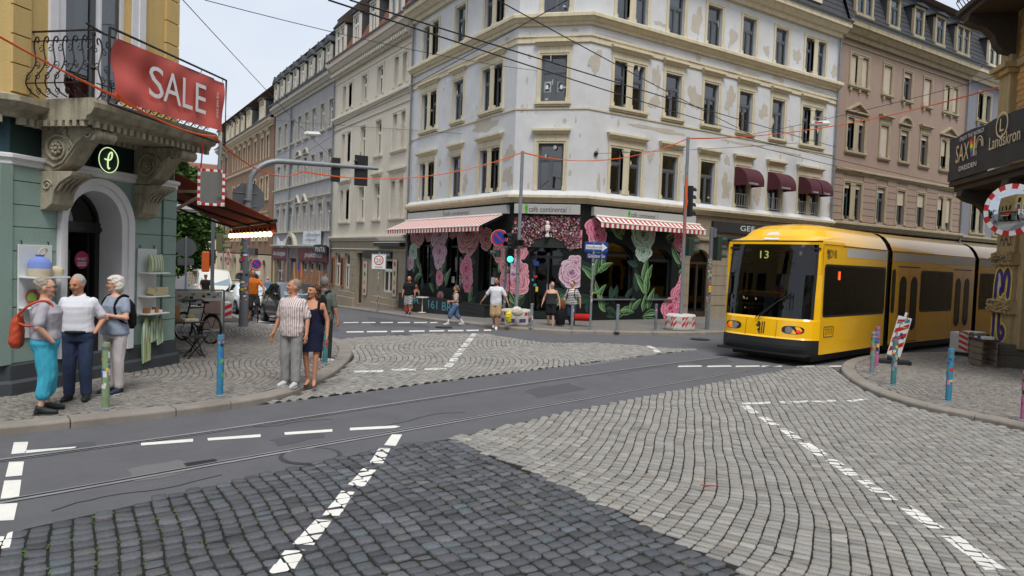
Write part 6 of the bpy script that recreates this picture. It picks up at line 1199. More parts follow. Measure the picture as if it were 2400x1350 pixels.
def twin(sec, x0, x1, z0, z1, y, r=.12):
    b = MB(); o = rrect(x0, x1, z0, z1, r); i_ = rrect(x0+.05, x1-.05, z0+.05, z1-.05, r*.7); n = len(o); s_ = 1 if y > 0 else -1; yy = y+s_*.004
    b.add([(x, yy, z) for x, z in o]+[(x, yy, z) for x, z in i_], [(k, (k+1) % n, n+(k+1) % n, n+k)[::-s_] for k in range(n)], 0); b.add([(x, yy, z) for x, z in i_], [tuple(range(n))[::-s_]], 1)
    b.build('side_window', [mTB, mTG], sec)
def tdoor(sec, x0, x1, y):
    s_ = 1 if y > 0 else -1; b = MB(); xm = (x0+x1)/2; yy = y+s_*.006
    for a, c in ((x0, xm-.012), (xm+.012, x1)):
        b.box(a, c, min(y-s_*.03, yy), max(y-s_*.03, yy), .36, 2.62, 0); cx = (a+c)/2; w = (c-a)*.3
        P = [(cx+w*math.cos(t), (2.1 if math.sin(t) >= 0 else .95)+w*math.sin(t)) for t in np.linspace(0, 6.283, 29)[:-1]]; n = len(P); b.add([(x, yy+s_*.004, z) for x, z in P], [tuple(range(n))[::-s_]], 1)
        Q = [(cx+w*1.14*math.cos(t), (2.1 if math.sin(t) >= 0 else .95)+w*1.14*math.sin(t)) for t in np.linspace(0, 6.283, 29)[:-1]]; b.add([(x, yy+s_*.002, z) for x, z in Q], [tuple(range(n))[::-s_]], 2)
    b.box(x0-.03, x1+.03, min(y-.05*s_, y+.001*s_), max(y-.05*s_, y+.001*s_), .33, .36, 2); b.box(x0-.03, x1+.03, min(y-s_*.02, y+.003*s_), max(y-s_*.02, y+.003*s_), 2.62, 2.66, 2); b.box(xm-.012, xm+.012, min(y-s_*.03, y+.002*s_), max(y-s_*.03, y+.002*s_), .36, 2.62, 2)
    b.build('door', [mTO, M('tram_door_glass', (26, 28, 30), .08, .1, 3.), mTB], sec)
def section(name, x0, x1, wins, doors, cap0=True, loc=(0, 0, 0), rz=0.):
    b = MB(); hol = [(a+.03, c-.03, z0+.03, z1-.03) for a, c, z0, z1 in wins]+[(a, c, .36, 2.62) for a, c in doors]
    for y in (TWd, -TWd): side_panel(b, x0, x1, y, hol)
    pr = [(y, z) for y, z in CS[1:]]+[(-y, z) for y, z in CS[1:-1][::-1]]; xr = -1.35 if name == 'front_section' else x1; b.loft([[(x0, y, z) for y, z in pr], [(xr, y, z) for y, z in pr]], 0, False, False)
    sec = b.build(name, mTY, TR, loc, rz, smooth=True)
    for a, c, z0, z1 in wins:
        for y in (TWd, -TWd): twin(sec, a, c, z0, z1, y)
    for a, c in doors:
        for y in (TWd, -TWd): tdoor(sec, a, c, y)
    for y in (TWd, -TWd):
        s_ = 1 if y > 0 else -1; b = MB(); quad(b, ((x0+.04 if name != 'front_section' else x0+.05), y+s_*.003, 2.8), (min(x1, -1.4)-x0-.08 if name == 'front_section' else x1-x0-.08, 0, 0), (0, 0, .24)); b.build('grey_band', mTW, sec)
        b = MB(); b.box(x0+.02, x1-.02, min(y, y+s_*.012), max(y, y+s_*.012), 3.08, 3.1); b.build('roof_seam', mGrL, sec)
    b = MB(); b.box(x0, x1, -1.28, 1.28, .3, .4); b.box(x0, x1, -1.25, 1.25, 2.75, 2.8)
    for x in np.arange(x0+.6, x1-.3, .9):
        for y in (-.95, -.5, .5, .95): b.box(x-.06, x+.06, y-.2, y+.2, .4, 1.55); b.box(x-.06, x+.4, y-.2, y+.2, .7, .85)
    b.build('interior', mTI, sec); b = MB(); b.box(x0+.1, x1-.1, -1.1, 1.1, .08, .32); b.build('underframe', mTB, sec); return sec
S1 = section('front_section', -4.35, -.02, [(-4.28, -.12, 1.24, 2.6)], [])
# nose: levels of rounded plan outlines
LV = [(.3, .52, 1.32, 'b'), (.42, .56, 1.32, 'b'), (.5, .56, 1.32, 'b'), (.66, .53, 1.32, 'y'), (.7, .5, 1.32, 'y'), (.95, .47, 1.32, 'y'), (1.13, .44, 1.32, 'y'), (1.18, .4, 1.32, 'g'), (1.7, .36, 1.32, 'g'), (2.3, .27, 1.32, 'g'), (2.9, .12, 1.31, 'g'), (3.08, .07, 1.3, 'y'), (3.14, .06, 1.29, 'k'), (3.18, .06, 1.28, 'y'), (3.3, .0, 1.22, 'y'), (3.48, -.2, 1.08, 'y'), (3.6, -.55, .86, 'y'), (3.66, -.95, .5, 'y'), (3.68, -1.3, .02, 'y')]
ts = np.concatenate([[-1, -1], np.sign(np.linspace(-1, 1, 31))*np.abs(np.linspace(-1, 1, 31))**.6, [1, 1]])
def npt(z, xf, wd, i):
    t = ts[i]
    if i == 0: return (-1.35 if z > 3.05 else -.02, -wd, z)
    if i == len(ts)-1: return (-1.35 if z > 3.05 else -.02, wd, z)
    x = -.02+(xf+.02)*(max(0, 1-abs(t)**6))**.5-.16*t*t*(abs(t) < .999) if z < 3.2 else -1.35+(xf+1.35)*(max(0, 1-abs(t)**5))**.5-.1*t*t
    return (max(x, -.02 if z < 3.2 else -1.35), t*wd, z)
nos = {k: MB() for k in 'bygk'}; nI = len(ts)
for j in range(len(LV)-1):
    z0, xa, wa, kk = LV[j]; z1, xb, wb_, _ = LV[j+1]
    for i in range(nI-1):
        q = [npt(z0, xa, wa, i), npt(z0, xa, wa, i+1), npt(z1, xb, wb_, i+1), npt(z1, xb, wb_, i)]; k_ = kk
        if kk == 'g' and (abs(ts[i]) > .95 or abs(ts[i+1]) > .95): k_ = 'y'
        if kk in 'bk' and i in (0, nI-2): k_ = 'y'
        nos[k_].add(q, [(0, 1, 2, 3)])
FN = nos['y'].build('nose', mTY, TR, smooth=True); BU_ = nos['b'].build('bumper', mTB, TR, smooth=True); nos['k'].build('brow_strip', mTB, FN); WSn = nos['g'].build('windscreen', mTGw, TR, smooth=True)
b = MB(); b.box(-.05, .54, -1.2, 1.2, .25, .3); b.build('bumper_lip', mTB, BU_)
for sg_ in (-1, 1):
  b = MB()     # black frit at the sides of the windscreen
  for j in range(7, 11):
    z0, xa, wa, _ = LV[j]; z1, xb, wb_, _ = LV[j+1]
    for i in range(nI-1):
        if ts[i]*sg_ > 0 and .86 < min(abs(ts[i]), abs(ts[i+1])) and max(abs(ts[i]), abs(ts[i+1])) <= .952: b.add([(x+.004, y*1.002, z) for x, y, z in (npt(z0, xa, wa, i), npt(z0, xa, wa, i+1), npt(z1, xb, wb_, i+1), npt(z1, xb, wb_, i))], [(0, 1, 2, 3)])
  b.build('windscreen_edge', mTB, WSn)
b = MB(); b.box(-.02, .2, -.95, .95, .4, 1.2); b.box(-.6, -.1, -1.2, 1.2, .4, .9); b.box(-1.3, -1.2, -1.25, .5, .4, 2.8); b.box(-1.35, .0, -1.25, 1.25, 2.95, 3.0); b.box(-.9, -.55, -.25, .25, .8, 1.75); b.build('cab', mTI, TR)
b = MB(); xg = .2; b.tube(smooth3([(xg, -.85, 1.32), (xg, -.85, 1.7), (xg-.02, -.78, 1.82), (xg-.02, .35, 1.82), (xg-.02, .45, 1.75), (xg, .45, 1.68)], 1), .022, 8); b.build('cab_rail', mTY, TR, smooth=True)
b = MB(); b.box(-.0, .08, -.75, -.1, 2.62, 2.95); o = b.build('line_display', mTB, TR); mLED = M('display_yellow', (224, 236, 120), .4, 0, emit=.8); b = MB(); text(b, '13', (.085, -.32, 2.7), (0, -.0, 0) if 0 else (0, .24, 0), (0, 0, .2)); b.build('line_number', mLED, o)
for yb_, y2, z2 in ((.08, .72, 1.95), (.16, .8, 1.9)):
    b = MB(); b.tube([(.49, -yb_, 1.14), (.42, .4, 1.6), (.37, y2-.05, z2-.15)], .014, 6); b.tube([(.4, y2-.06, z2-.05), (.44, y2-.05, 1.4)], .012, 6); b.build('wiper', mTB, TR)
def ontoF(y, z, e=.006):   # point on the nose surface
    for j in range(len(LV)-1):
        if LV[j][0] <= z <= LV[j+1][0]: f_ = (z-LV[j][0])/(LV[j+1][0]-LV[j][0]); xf = LV[j][1]+(LV[j+1][1]-LV[j][1])*f_; break
    t = y/TWd; return Vector((-.02+(xf+.02)*(max(0, 1-abs(t)**6))**.5-.16*t*t+e, y, z))
for yc in (-.82, .82):
    s_ = 1 if yc > 0 else -1; b = MB(); P = [(yc+.26*math.copysign(abs(math.cos(t))**.7, math.cos(t)), .9+.1*math.copysign(abs(math.sin(t))**.7, math.sin(t))) for t in np.linspace(0, 6.283, 29)[:-1]]; b.add([ontoF(y, z, .008) for y, z in P], [tuple(range(28))]); h_ = b.build('headlight', mTB, TR)
    b = MB(); disc(b, ontoF(yc-s_*.08, .9, .02), (0, .1, 0), (0, 0, .085), 18, 0); b.build('lamp', mLampW, h_); b = MB(); disc(b, ontoF(yc+s_*.15, .87, .02), (-.02*s_, .05, 0), (0, 0, .04), 12, 0); b.build('marker_lamp', mRedL, h_)
for y in (-.42, .42): b = MB(); b.tube([ontoF(y, z, .002) for z in (.68, .8, .95, 1.12)], .006, 4); b.build('panel_seam', mGrL, TR)
def emblem(b, F, k=1.):    # rearing lion beside two upright bars
    for a, c in ((.02, .05), (.075, .105)): b.add([F(a*k, 0), F(c*k, .01*k), F(c*k, .3*k), F(a*k, .3*k)], [(0, 1, 2, 3)])
    lion = [(-.03, 0), (-.05, .06), (-.09, .1), (-.05, .12), (-.03, .16), (-.09, .17), (-.13, .21), (-.11, .23), (-.06, .21), (-.1, .27), (-.07, .3), (-.03, .29), (.0, .24), (-.01, .16), (.0, .1), (-.01, .04), (.01, .0)]
    b.add([F(x*k, z*k) for x, z in lion], [tuple(range(len(lion)))])
b = MB(); emblem(b, lambda a, z: ontoF(a, .74+z, .006), 1.05); b.build('emblem', mTB, TR)
b = MB(); disc(b, (.05, .0, 3.3), (-.0, .24, 0), (-.1, 0, .12), 20); P = [(y, z) for y, z in ((-.2, 3.2), (.2, 3.2), (.2, 3.3), (.12, 3.4), (-.12, 3.4), (-.2, 3.3))]
b = MB(); b.add([(.075-(z-3.18)*.75, y*1.0-.05, z) for y, z in P], [tuple(range(6))]); b.add([(.055-(z-3.18)*.75, y-.05, z) for y, z in P]+[(.075-(z-3.18)*.75, y-.05, z) for y, z in P], [(k, (k+1) % 6, 6+(k+1) % 6, 6+k) for k in range(6)]); b.build('roof_lamp', M('opal_lamp', (226, 228, 238), .3, .03, 3.), TR)
Yt = TWd+.006
b = MB(); text(b, 'DVB', (-.42, Yt, 2.76), (-.38, 0, 0), (0, 0, .2), 0, shear=.0); b.build('operator_lettering', mTB, S1); b = MB(); emblem(b, lambda a, z: Vector((-.3-a, Yt, 2.72+z)), .85); b.build('emblem', mTB, S1)
b = MB(); text(b, '2713', (-.34, Yt, .8), (-.4, 0, 0), (0, 0, .15)); P = rrect(-.82, -.26, .74, 1.0, .04); b.tube([(x, Yt, z) for x, z in P+P[:1]], .008, 4); b.build('fleet_number', mTB, S1)
b = MB(); text(b, 'Servicenummer 0351 / 857 10 11', ontoF(-.8, 1.46, .006), (0.0, .85, 0), (-.02, 0, .07)); text(b, 'www.dvb.de', ontoF(-.55, 1.36, .008), (.0, .4, 0), (-.02, 0, .06)); b.build('service_lettering', M('amber_print', (226, 176, 60), .5, 0), TR)
mOrL = M('orange_lamp', (236, 96, 30), .4, 0, emit=.6)
for x in (-1.0,): b = MB(); b.box(x-.04, x+.04, TWd, TWd+.03, 2.2, 2.42); b.build('indicator_lamp', mOrL, S1, bevel=.01)
def bellows(x, par_loc):
    b = MB()
    for k in range(7): xx = x-.05-k*.055; sc = .965 if k % 2 else .93; b.loft([[(xx+e, y*sc, .35+(z-.3)*sc) for y, z in CS+[(-y, z) for y, z in CS[:-1][::-1]]] for e in (-.022, .022)])
    b.build('bellows', mTB, TR)
bellows(-4.35, None); a1 = math.radians(-4); p1 = Vector((-4.6, 0, 0))
S2 = section('middle_section', -6.9, -.2, [(-4.95, -2.3, 1.24, 2.56), (-.5, -.25, 1.24, 2.56)], [(-2.2, -.65), (-6.6, -5.05)], loc=p1, rz=a1)
a2 = math.radians(-7); p2 = p1+Matrix.Rotation(a1, 3, 'Z') @ Vector((-7.12, 0, 0))
b = MB()
for k in range(7): xx = .16-k*.055; sc = .965 if k % 2 else .93; b.loft([[(xx+e, y*sc, .35+(z-.3)*sc) for y, z in CS+[(-y, z) for y, z in CS[:-1][::-1]]] for e in (-.022, .022)])
b.build('bellows', mTB, TR, p2, (a1+a2)/2)
S3 = section('rear_section', -9.5, -.2, [(-3.2, -.35, 1.24, 2.56), (-8.5, -5.0, 1.24, 2.56)], [(-4.9, -3.3)], loc=p2, rz=a2)
b = MB(); b.loft([[(-9.5, y, z) for y, z in CS+[(-y, z) for y, z in CS[:-1][::-1]]], [(-10, y*.9, z) for y, z in CS+[(-y, z) for y, z in CS[:-1][::-1]]]]); b.build('tail', mTY, TR, p2, a2, smooth=True)
b = MB(); b.bar((-1.6, .3, 3.7), (-1.2, .3, 4.3), .05); b.bar((-1.2, .3, 4.3), (-1.7, .3, 5.2), .04); b.bar((-1.7, -.7, 5.2), (-1.7, .9, 5.2), .05); b.xf(Matrix.Translation((-6, 0, 0))); b.build('pantograph', mTB, TR, p2, a2)
# ================================================================== street furniture
mGalv = M('galvanised_steel', (138, 144, 148), .5, .15, 6., metal=.35); mGalvD = M('dull_grey_pole', (104, 108, 112), .6, .15, 6.); mSigB = M('signal_black', (26, 27, 29), .5, .1, 4.); mSigG = M('signal_green', (46, 62, 54), .5, .1, 4.); mSignW = M('sign_white', (226, 226, 222), .4, .05, 3.); mSignR = M('sign_red_paint', (190, 34, 40), .4, .05, 3.); mSignB = M('sign_blue', (30, 66, 150), .4, .05, 3.); mBackG = M('sign_back_grey', (92, 96, 100), .6, .1, 4.); mConc = M('concrete', (196, 194, 188), .85, .08, 6., .3, 60., dirt=.4, dirtc=(128, 124, 116)); mRubber = M('black_rubber', (34, 34, 34), .8, .15, 6.)
STC = [M('sticker_%d' % i, c, .6, .2, 22.) for i, c in enumerate([(214, 212, 206), (40, 42, 44), (190, 50, 46), (60, 110, 170), (220, 190, 70), (120, 170, 90), (150, 150, 150), (210, 130, 160), (80, 60, 110), (60, 150, 150)])]
def stickers(par, r, z0, z1, n, seed, loc0=(0, 0, 0), tilt=None):
    q = random.Random(seed); b = MB()
    for _ in range(n):
        z = q.uniform(z0, z1); a = q.uniform(0, 6.28); da = q.uniform(.5, 1.3); h = q.uniform(.03, .1); rr = r+.002+q.random()*.002; k_ = 5; tl = q.uniform(-.2, .2)*h
        P = [(rr*math.cos(a+da*i/k_), rr*math.sin(a+da*i/k_)) for i in range(k_+1)]; b.add([(x+loc0[0], y+loc0[1], z+tl*i/k_+loc0[2]) for i, (x, y) in enumerate(P)]+[(x+loc0[0], y+loc0[1], z+h+tl*i/k_+loc0[2]) for i, (x, y) in enumerate(P)], [(i, i+1, k_+2+i, k_+1+i) for i in range(k_)], q.randrange(10))
    if b.f: tag(b.build('stickers', STC, par), kind='stuff')
def bollard(px, py, top, lab, ma, n=14, seed=0, zst=(.3, .9)):
    p = G(px, py, .12); p2 = onP(px, top, p, Vector((p.x, p.y, 0)).normalized()); h = max(.8, min(1.15, p2.z-p.z)); T = thing('bollard', lab, 'bollard', p, group='steel bollards along the kerbs'); r = .05
    b = MB(); b.lathe([(r, 0), (r, h-.01), (r*.96, h), (0, h)], (0, 0, 0), 18); b.build('post', ma, T, smooth=True); b = MB(); b.lathe([(.1, -.01), (.1, .012), (.06, .02)], (0, 0, 0), 18); b.build('base_plate', mGalv, T)
    b = MB(); b.lathe([(r+.004, h-.09), (r+.004, h-.05)], (0, 0, 0), 18); b.build('collar', mGalvD, T); stickers(T, r, zst[0]*h, zst[1]*h, n, seed); return T
mBolG = M('bollard_green', (126, 146, 110), .6, .25, 9.); mBolB = M('bollard_blue', (52, 124, 156), .55, .2, 9.); mBolP = M('bollard_purple', (118, 80, 118), .6, .25, 9.); mBolT = M('bollard_teal', (60, 122, 122), .6, .3, 9.); mBolS = M('bollard_pink', (176, 96, 136), .6, .3, 9.)
for a in ((247, 958, 803, 'pale green sticker covered bollard before the three people', mBolG, 34, 1), (515, 927, 785, 'blue bollard with stickers on the left pavement', mBolB, 22, 2), (667, 888, 770, 'purple bollard behind the man in striped shirt', mBolP, 10, 3), (1245, 769, 711, 'grey bollard beside the hexagonal barrier block at the cafe', mGalv, 12, 4), (1340, 773, 710, 'grey bollard next to the woman with red bag', mGalv, 10, 5), (1446, 777, 713, 'grey bollard right of the one-way sign pole', mGalv, 8, 6), (1536, 774, 712, 'dark sticker bollard left of the red and white barrier block', mGalvD, 20, 7), (2043, 876, 777, 'sticker covered white bollard in the front of the right kerb corner', mGalv, 46, 8), (2053, 860, 765, 'pinkish sticker bollard at the rear of the right kerb corner', mBolS, 40, 9), (2093, 903, 795, 'teal bollard before the striped warning panel', mBolT, 26, 10), (2222, 941, 816, 'blue green bollard standing alone on the right pavement', mBolB, 20, 11), (2399, 985, 880, 'pink bollard cut off at the right edge', mBolS, 30, 12), (762, 852, 790, 'teal bollard behind the man with backpack', mBolT, 10, 13)): bollard(*a[:4], a[4], a[5], a[6])
def pole(name, lab, cat, p, h, r, ma, lean=(0, 0), nst=0, seed=0, zst=(0, 2.2), r2=None, group=None):
    T = thing(name, lab, cat, p, group=group); b = MB(); b.tube([(0, 0, 0), (lean[0], lean[1], h)], [r, r2 or r], 12); b.lathe([(r, h-.005), (r*.6, h+.02), (0, h+.02)], (lean[0], lean[1], 0), 12); b.build('pole', ma, T, smooth=True)
    if nst: stickers(T, r, zst[0], zst[1], nst, seed)
    return T
def basis(d):    # frame facing direction d (2-D): right, up, out
    n = Vector((d[0], d[1], 0)).normalized(); return Vector((-n.y, n.x, 0)), Vector((0, 0, 1)), n
def signal(T, c, d, n, s=.2, ma=mSigB, lit=None, name='signal_head', board=False):
    """n lenses stacked; c = centre (local), faces direction d"""
    ex, ez, en = basis(d); c = Vector(c); h = n*s*1.15; b = MB(); b.obox(c, ex*s*.62, en*s*.4, ez*h/2)
    o = b.build(name, ma, T, bevel=.02)
    for k in range(n):
        z = c+ez*(h/2-s*.575-k*s*1.15)+en*s*.4; b = MB(); m_ = 9
        b.loft([[z+ex*s*.48*math.cos(t)+ez*s*.48*math.sin(t)+en*e for t in np.linspace(math.radians(-20), math.radians(200), m_)] for e in (0, s*1.0)], 0, False, False); b.build('visor', ma, o)
        b = MB(); disc(b, z+en*.005, ex*s*.44, ez*s*.44, 16); b.build('lens', (lit[1] if lit and lit[0] == k else M('dark_lens', (22, 26, 26), .15, .05, 3.)), o)
    if board: b = MB(); b.obox(c-en*s*.45, ex*s*1.0, en*.01, ez*(h/2+s*.5)); b.build('backing_board', ma, o, bevel=.05)
    return o
# --- mast with curved arm
pm = G(570, 765, .12); TM = thing('signal_mast', 'tall grey mast with curved arm carrying two traffic signals over the left street', 'traffic light', pm)
b = MB(); b.tube([(0, 0, 0), (.02, 0, 2.9)], [.135, .12], 16); b.build('sleeve', mGalvD, TM, smooth=True); stickers(TM, .13, .7, 2.85, 130, 77)
b = MB(); pts = [(.02, 0, 2.8), (.06, 0, 3.6), (.09, 0, 4.2)]+[(.09+.95*(1-math.cos(t)), 0, 4.2+.82*math.sin(t)) for t in np.linspace(.15, math.pi/2, 9)]+[(2.0, 0, 5.05), (4.1, 0, 5.12)]; b.tube(pts, [.1]*3+[.085]*9+[.075, .06], 12); b.build('curved_arm', mGalv, TM, smooth=True)
for z in (3.55, 3.75): b = MB(); b.tube([(.05, 0, z), (.055, 0, z+.06)], .13, 12); b.build('clamp', mGalv, TM)
signal(TM, (2.72, .1, 4.95), (.1, 1), 3, .22, board=False); signal(TM, (3.55, .12, 5.0), (.1, 1), 3, .22, board=True)
b = MB(); b.tube([(3.5, .05, 4.6), (3.52, .05, 5.6)], .025, 6); b.build('bracket', mGalv, TM); b = MB(); b.ell((3.35, .0, 5.28), (.06, .09, .06), 8, 6); b.build('camera_unit', mSigB, TM)
def octback(T, c, r, d, ma=mBackG):
    ex, ez, en = basis(d); c = Vector(c); b = MB(); b.poly([c+ex*r*math.cos(math.pi/8+k*math.pi/4)+ez*r*math.sin(math.pi/8+k*math.pi/4) for k in range(8)], en*.02); o = b.build('stop_sign', ma, T); return o
octback(TM, (.1, .14, 3.82), .5, (0, 1)); b = MB(); b.box(-.35, .35, .12, .14, 3.98, 4.0); b.box(-.35, .35, .12, .14, 3.6, 3.62); b.build('sign_rail', mGalv, TM)
# --- second octagonal sign further left, post with signals, round sign back
pq = G(520, 748, .12); T = pole('sign_post', 'grey post with an octagonal sign seen from behind near the mirror', 'sign', (pq.x-.1, pq.y+1.4, pq.z-.05), 5.0, .05, mGalvD); octback(T, (0, .06, 4.55), .5, (0, 1))
pq = G(506, 718, .12); T = pole('signal_post', 'signal post with olive signal heads in the left street', 'traffic light', (5.1, 31.2, gz(31.2)+.12), 4.8, .07, mGalvD, nst=16, seed=5); signal(T, (.28, .0, 3.0), (.95, -.3), 2, .32, M('olive_signal', (96, 98, 66), .6, .1, 3.)); signal(T, (-.02, .2, 2.4), (0, 1), 2, .26)
b = MB(); b.box(-.4, -.12, -.1, .15, 1.75, 2.6); b.build('orange_case', M('orange_plastic', (212, 96, 34), .6, .1, 4.), T, bevel=.05)
pq = Vector((3.75, 28.6, gz(28.6)+.12)); T = pole('sign_post', 'thin post with a round sign seen from behind before the tree', 'sign', pq, 3.0, .035, mGalv); b = MB(); b.loft([[(.36*math.cos(t), e, 2.62+.36*math.sin(t)) for t in np.linspace(0, 6.283, 29)[:-1]] for e in (.04, .06)]); b.build('round_sign', mBackG, T); b = MB(); b.box(-.28, .28, .04, .06, 1.95, 2.2); b.build('plate', mBackG, T)
# --- right-hand kerb of the left street
pq = G(885, 729, .12); T = pole('sign_post', 'sticker covered post with a square 20 zone sign', 'sign', pq, 2.9, .04, mGalv, nst=90, seed=9, zst=(.2, 1.9)); ex, ez, en = basis((-.55, -.85)); c = Vector((0, 0, 2.45))+en*.06
b = MB(); b.obox(c, ex*.36, en*.012, ez*.38); o = b.build('sign_plate', mSignW, T, bevel=.02); b = MB(); P = [(c+en*.013+ex*x+ez*z) for x, z in rrect(-.34, .34, -.36, .36, .05)]; b.tube(P+P[:1], .008, 4); b.build('rim', mBackG, o); b = MB(); disc(b, c+en*.015+ez*.08, ex*.24, ez*.24, 32, 0, .8); text(b, '20', c+en*.015+ex*-.13+ez*-.03, ex*.26, ez*.2, 1); text(b, 'ZONE', c+en*.015+ex*-.18+ez*-.31, ex*.36, ez*.09, 1); b.build('print', [mSignR, mInk], o)
pq = G(620, 702, .12); T = pole('sign_post', 'small round no-stopping sign on a post far down the left street', 'sign', (pq.x-2.4, pq.y-8, gz(pq.y-8)+.12), 2.75, .035, mGalv)
def nostop(T, c, d, r):
    ex, ez, en = basis(d); c = Vector(c); b = MB(); b.loft([[c+ex*r*math.cos(t)+ez*r*math.sin(t)+en*e for t in np.linspace(0, 6.283, 33)[:-1]] for e in (-.012, 0)], 2); disc(b, c+en*.003, ex*r*.97, ez*r*.97, 32, 0, .78); disc(b, c+en*.002, ex*r*.78, ez*r*.78, 32, 1); a = (ex-ez).normalized(); n_ = (ex+ez).normalized(); b.add([c+en*.005+a*s1*r*.8+n_*s2*r*.085 for s1, s2 in ((-1, -1), (1, -1), (1, 1), (-1, 1))], [(0, 1, 2, 3)], 0); return b.build('round_sign', [mSignR, mSignB, mSignW], T)
nostop(T, (0, -.06, 2.5), (-.3, -1), .32); b = MB(); b.box(-.25, .25, -.06, -.05, 1.85, 2.08); b.build('plate', mSignW, T)
# --- cafe corner: barrier blocks with poles
def hexblock(p, lab, style):
    T = thing('barrier_block', lab, 'barrier', p); b = MB(); n = 8; R0 = .62 if style else .58
    def ring(r, z): return [(r*math.cos(math.pi/8+k*math.pi/4), r*.8*math.sin(math.pi/8+k*math.pi/4), z) for k in range(8)]
    b.loft([ring(R0*.96, 0), ring(R0, .08), ring(R0, .5), ring(R0*.92, .56)]); o = b.build('block', mConc, T, bevel=.02)
    for k in range(8):
        A, B_ = Vector(ring(R0+.004, .0)[k]), Vector(ring(R0+.004, .0)[(k+1) % 8]); d = B_-A
        if style == 0:
            for a, c in ((.05, .3), (.7, .95)): b = MB(); b.add([A+d*a+Z_*.36, A+d*c+Z_*.36, A+d*c+Z_*.47, A+d*a+Z_*.47], [(0, 1, 2, 3)]); b.build('red_patch', mSignR, T)
            b = MB(); b.add([A+d*.2+Z_*.12, A+d*.8+Z_*.12, A+d*.8+Z_*.25, A+d*.2+Z_*.25], [(0, 1, 2, 3)]); b.build('label', STC[8], T)
        else:
            for a, z in ((.0, .1), (.0, .34), (.72, .1), (.72, .34)): b = MB(); b.add([A+d*a+Z_*z, A+d*(a+.28)+Z_*(z+.16), A+d*(a+.28)+Z_*min(.49, z+.28), A+d*a+Z_*(z+.12)], [(0, 1, 2, 3)]); b.build('red_stripe', mSignR, T)
            b = MB(); text(b, 'SIGNAL', A+d*.3+Z_*.24, d*.4, (0, 0, .1)); b.build('lettering', mSignR, T)
    return T
pb = G(1223, 764, .12); pb.y += .4; hexblock(pb, 'white eight sided barrier block with red patches before the cafe door', 0)
TA = pole('signal_pole', 'tall pole with pedestrian signal rising from the white block at the cafe', 'traffic light', (pb.x, pb.y, pb.z+.5), 5.6, .06, mGalv, lean=(.02, 0), nst=12, seed=21, zst=(1, 2.6)); signal(TA, (-.3, -.05, 2.45), (-1, -.2), 2, .24); signal(TA, (-.1, -.25, 2.4), (-.5, -.85), 1, .2)
pb2 = G(1614, 775, .12); pb2.y += .4; hexblock(pb2, 'red and white striped barrier block right of the cafe', 1)
TB_ = pole('signal_pole', 'tallest pole with signals rising from the striped block', 'traffic light', (pb2.x, pb2.y, pb2.z+.5), 6.4, .06, mGalv, lean=(-.06, 0), nst=10, seed=22, zst=(.5, 2)); signal(TB_, (.2, .1, 4.15), (1, .15), 4, .24); signal(TB_, (.22, 0, 2.5), (1, -.1), 2, .28, mSigG)
mOrRope = M('orange_cable', (226, 96, 40), .6, .08, 9.)
b = MB(); b.tube([(-.09, -.05, 5.0), (-.1, -.06, 4.4), (-.06, -.07, 4.1), (-.1, -.05, 3.6), (-.08, -.06, 2.9), (-.1, -.02, 2.6)], [.01, .04, .05, .012, .01, .01], 6); b.build('cable_loop', mOrRope, TB_, smooth=True)
pc = G(1180, 757, .12); TC_ = pole('signal_pole', 'sticker covered pole with green walking man signal and no-stopping sign', 'traffic light', pc, 2.9, .045, mGalvD, nst=70, seed=23, zst=(.6, 2.2)); mGreenL = M('green_man_light', (60, 255, 190), .3, 0, emit=2.2); signal(TC_, (.08, -.16, 2.45), (-.5, -.85), 2, .24, mSigG, (1, mGreenL)); nostop(TC_, (-.38, -.12, 3.05), (-.55, -.84), .3); b = MB(); b.tube([(0, 0, 2.75), (-.4, -.08, 2.75), (-.4, -.08, 3.3)], .025, 6); b.build('bracket', mGalv, TC_); signal(TC_, (-.3, .1, 2.5), (-1, .2), 1, .22, mSigG)
pd = G(1657, 771, .12); TD = pole('signal_pole', 'sticker covered pole with a three lens signal left of the tram', 'traffic light', pd, 3.75, .075, mGalvD, nst=120, seed=24, zst=(.6, 2.6)); signal(TD, (.28, -.05, 3.0), (1, -.15), 3, .26, mSigG); b = MB(); b.box(.02, .16, -.1, .1, 3.4, 3.75); b.build('terminal_box', mGalvD, TD); b = MB(); b.box(-.1, .02, -.1, -.06, 1.35, 1.6); b.build('push_button', M('yellow_box', (214, 180, 40), .5, .05, 4.), TD, bevel=.02)
pe = G(1383, 773, .12); TE_ = pole('street_sign', 'blue one-way arrow and street name sign on a pole before the cafe', 'sign', pe, 3.05, .04, mGalv, nst=60, seed=25, zst=(.9, 2.3)); ex, ez, en = basis((-.35, -.94)); ex = -ex if ex.x < 0 else ex
c = Vector((.1, 0, 2.83))+en*.06; b = MB(); b.obox(c, ex*.42, en*.01, ez*.17); o = b.build('one_way_sign', mSignB, TE_, bevel=.02); b = MB(); A = [(-.38, .075), (.2, .075), (.2, .14), (.39, 0), (.2, -.14), (.2, -.075), (-.38, -.075)]; b.add([c+en*.013+ex*x+ez*z for x, z in A], [tuple(range(7))], 0); text(b, 'Einbahnstraße', c+en*.016+ex*-.35+ez*-.05, ex*.56, ez*.1, 1); b.build('print', [mSignW, mInk], o)
c = Vector((.12, 0, 2.53))+en*.06; b = MB(); b.obox(c, ex*.36, en*.01, ez*.1); o = b.build('street_name_plate', M('enamel_blue', (24, 40, 110), .3, .03, 3.), TE_, bevel=.01); b = MB(); text(b, 'Görlitzer Str', c+en*.013+ex*-.31+ez*-.06, ex*.62, ez*.12); b.build('print', mSignW, o)
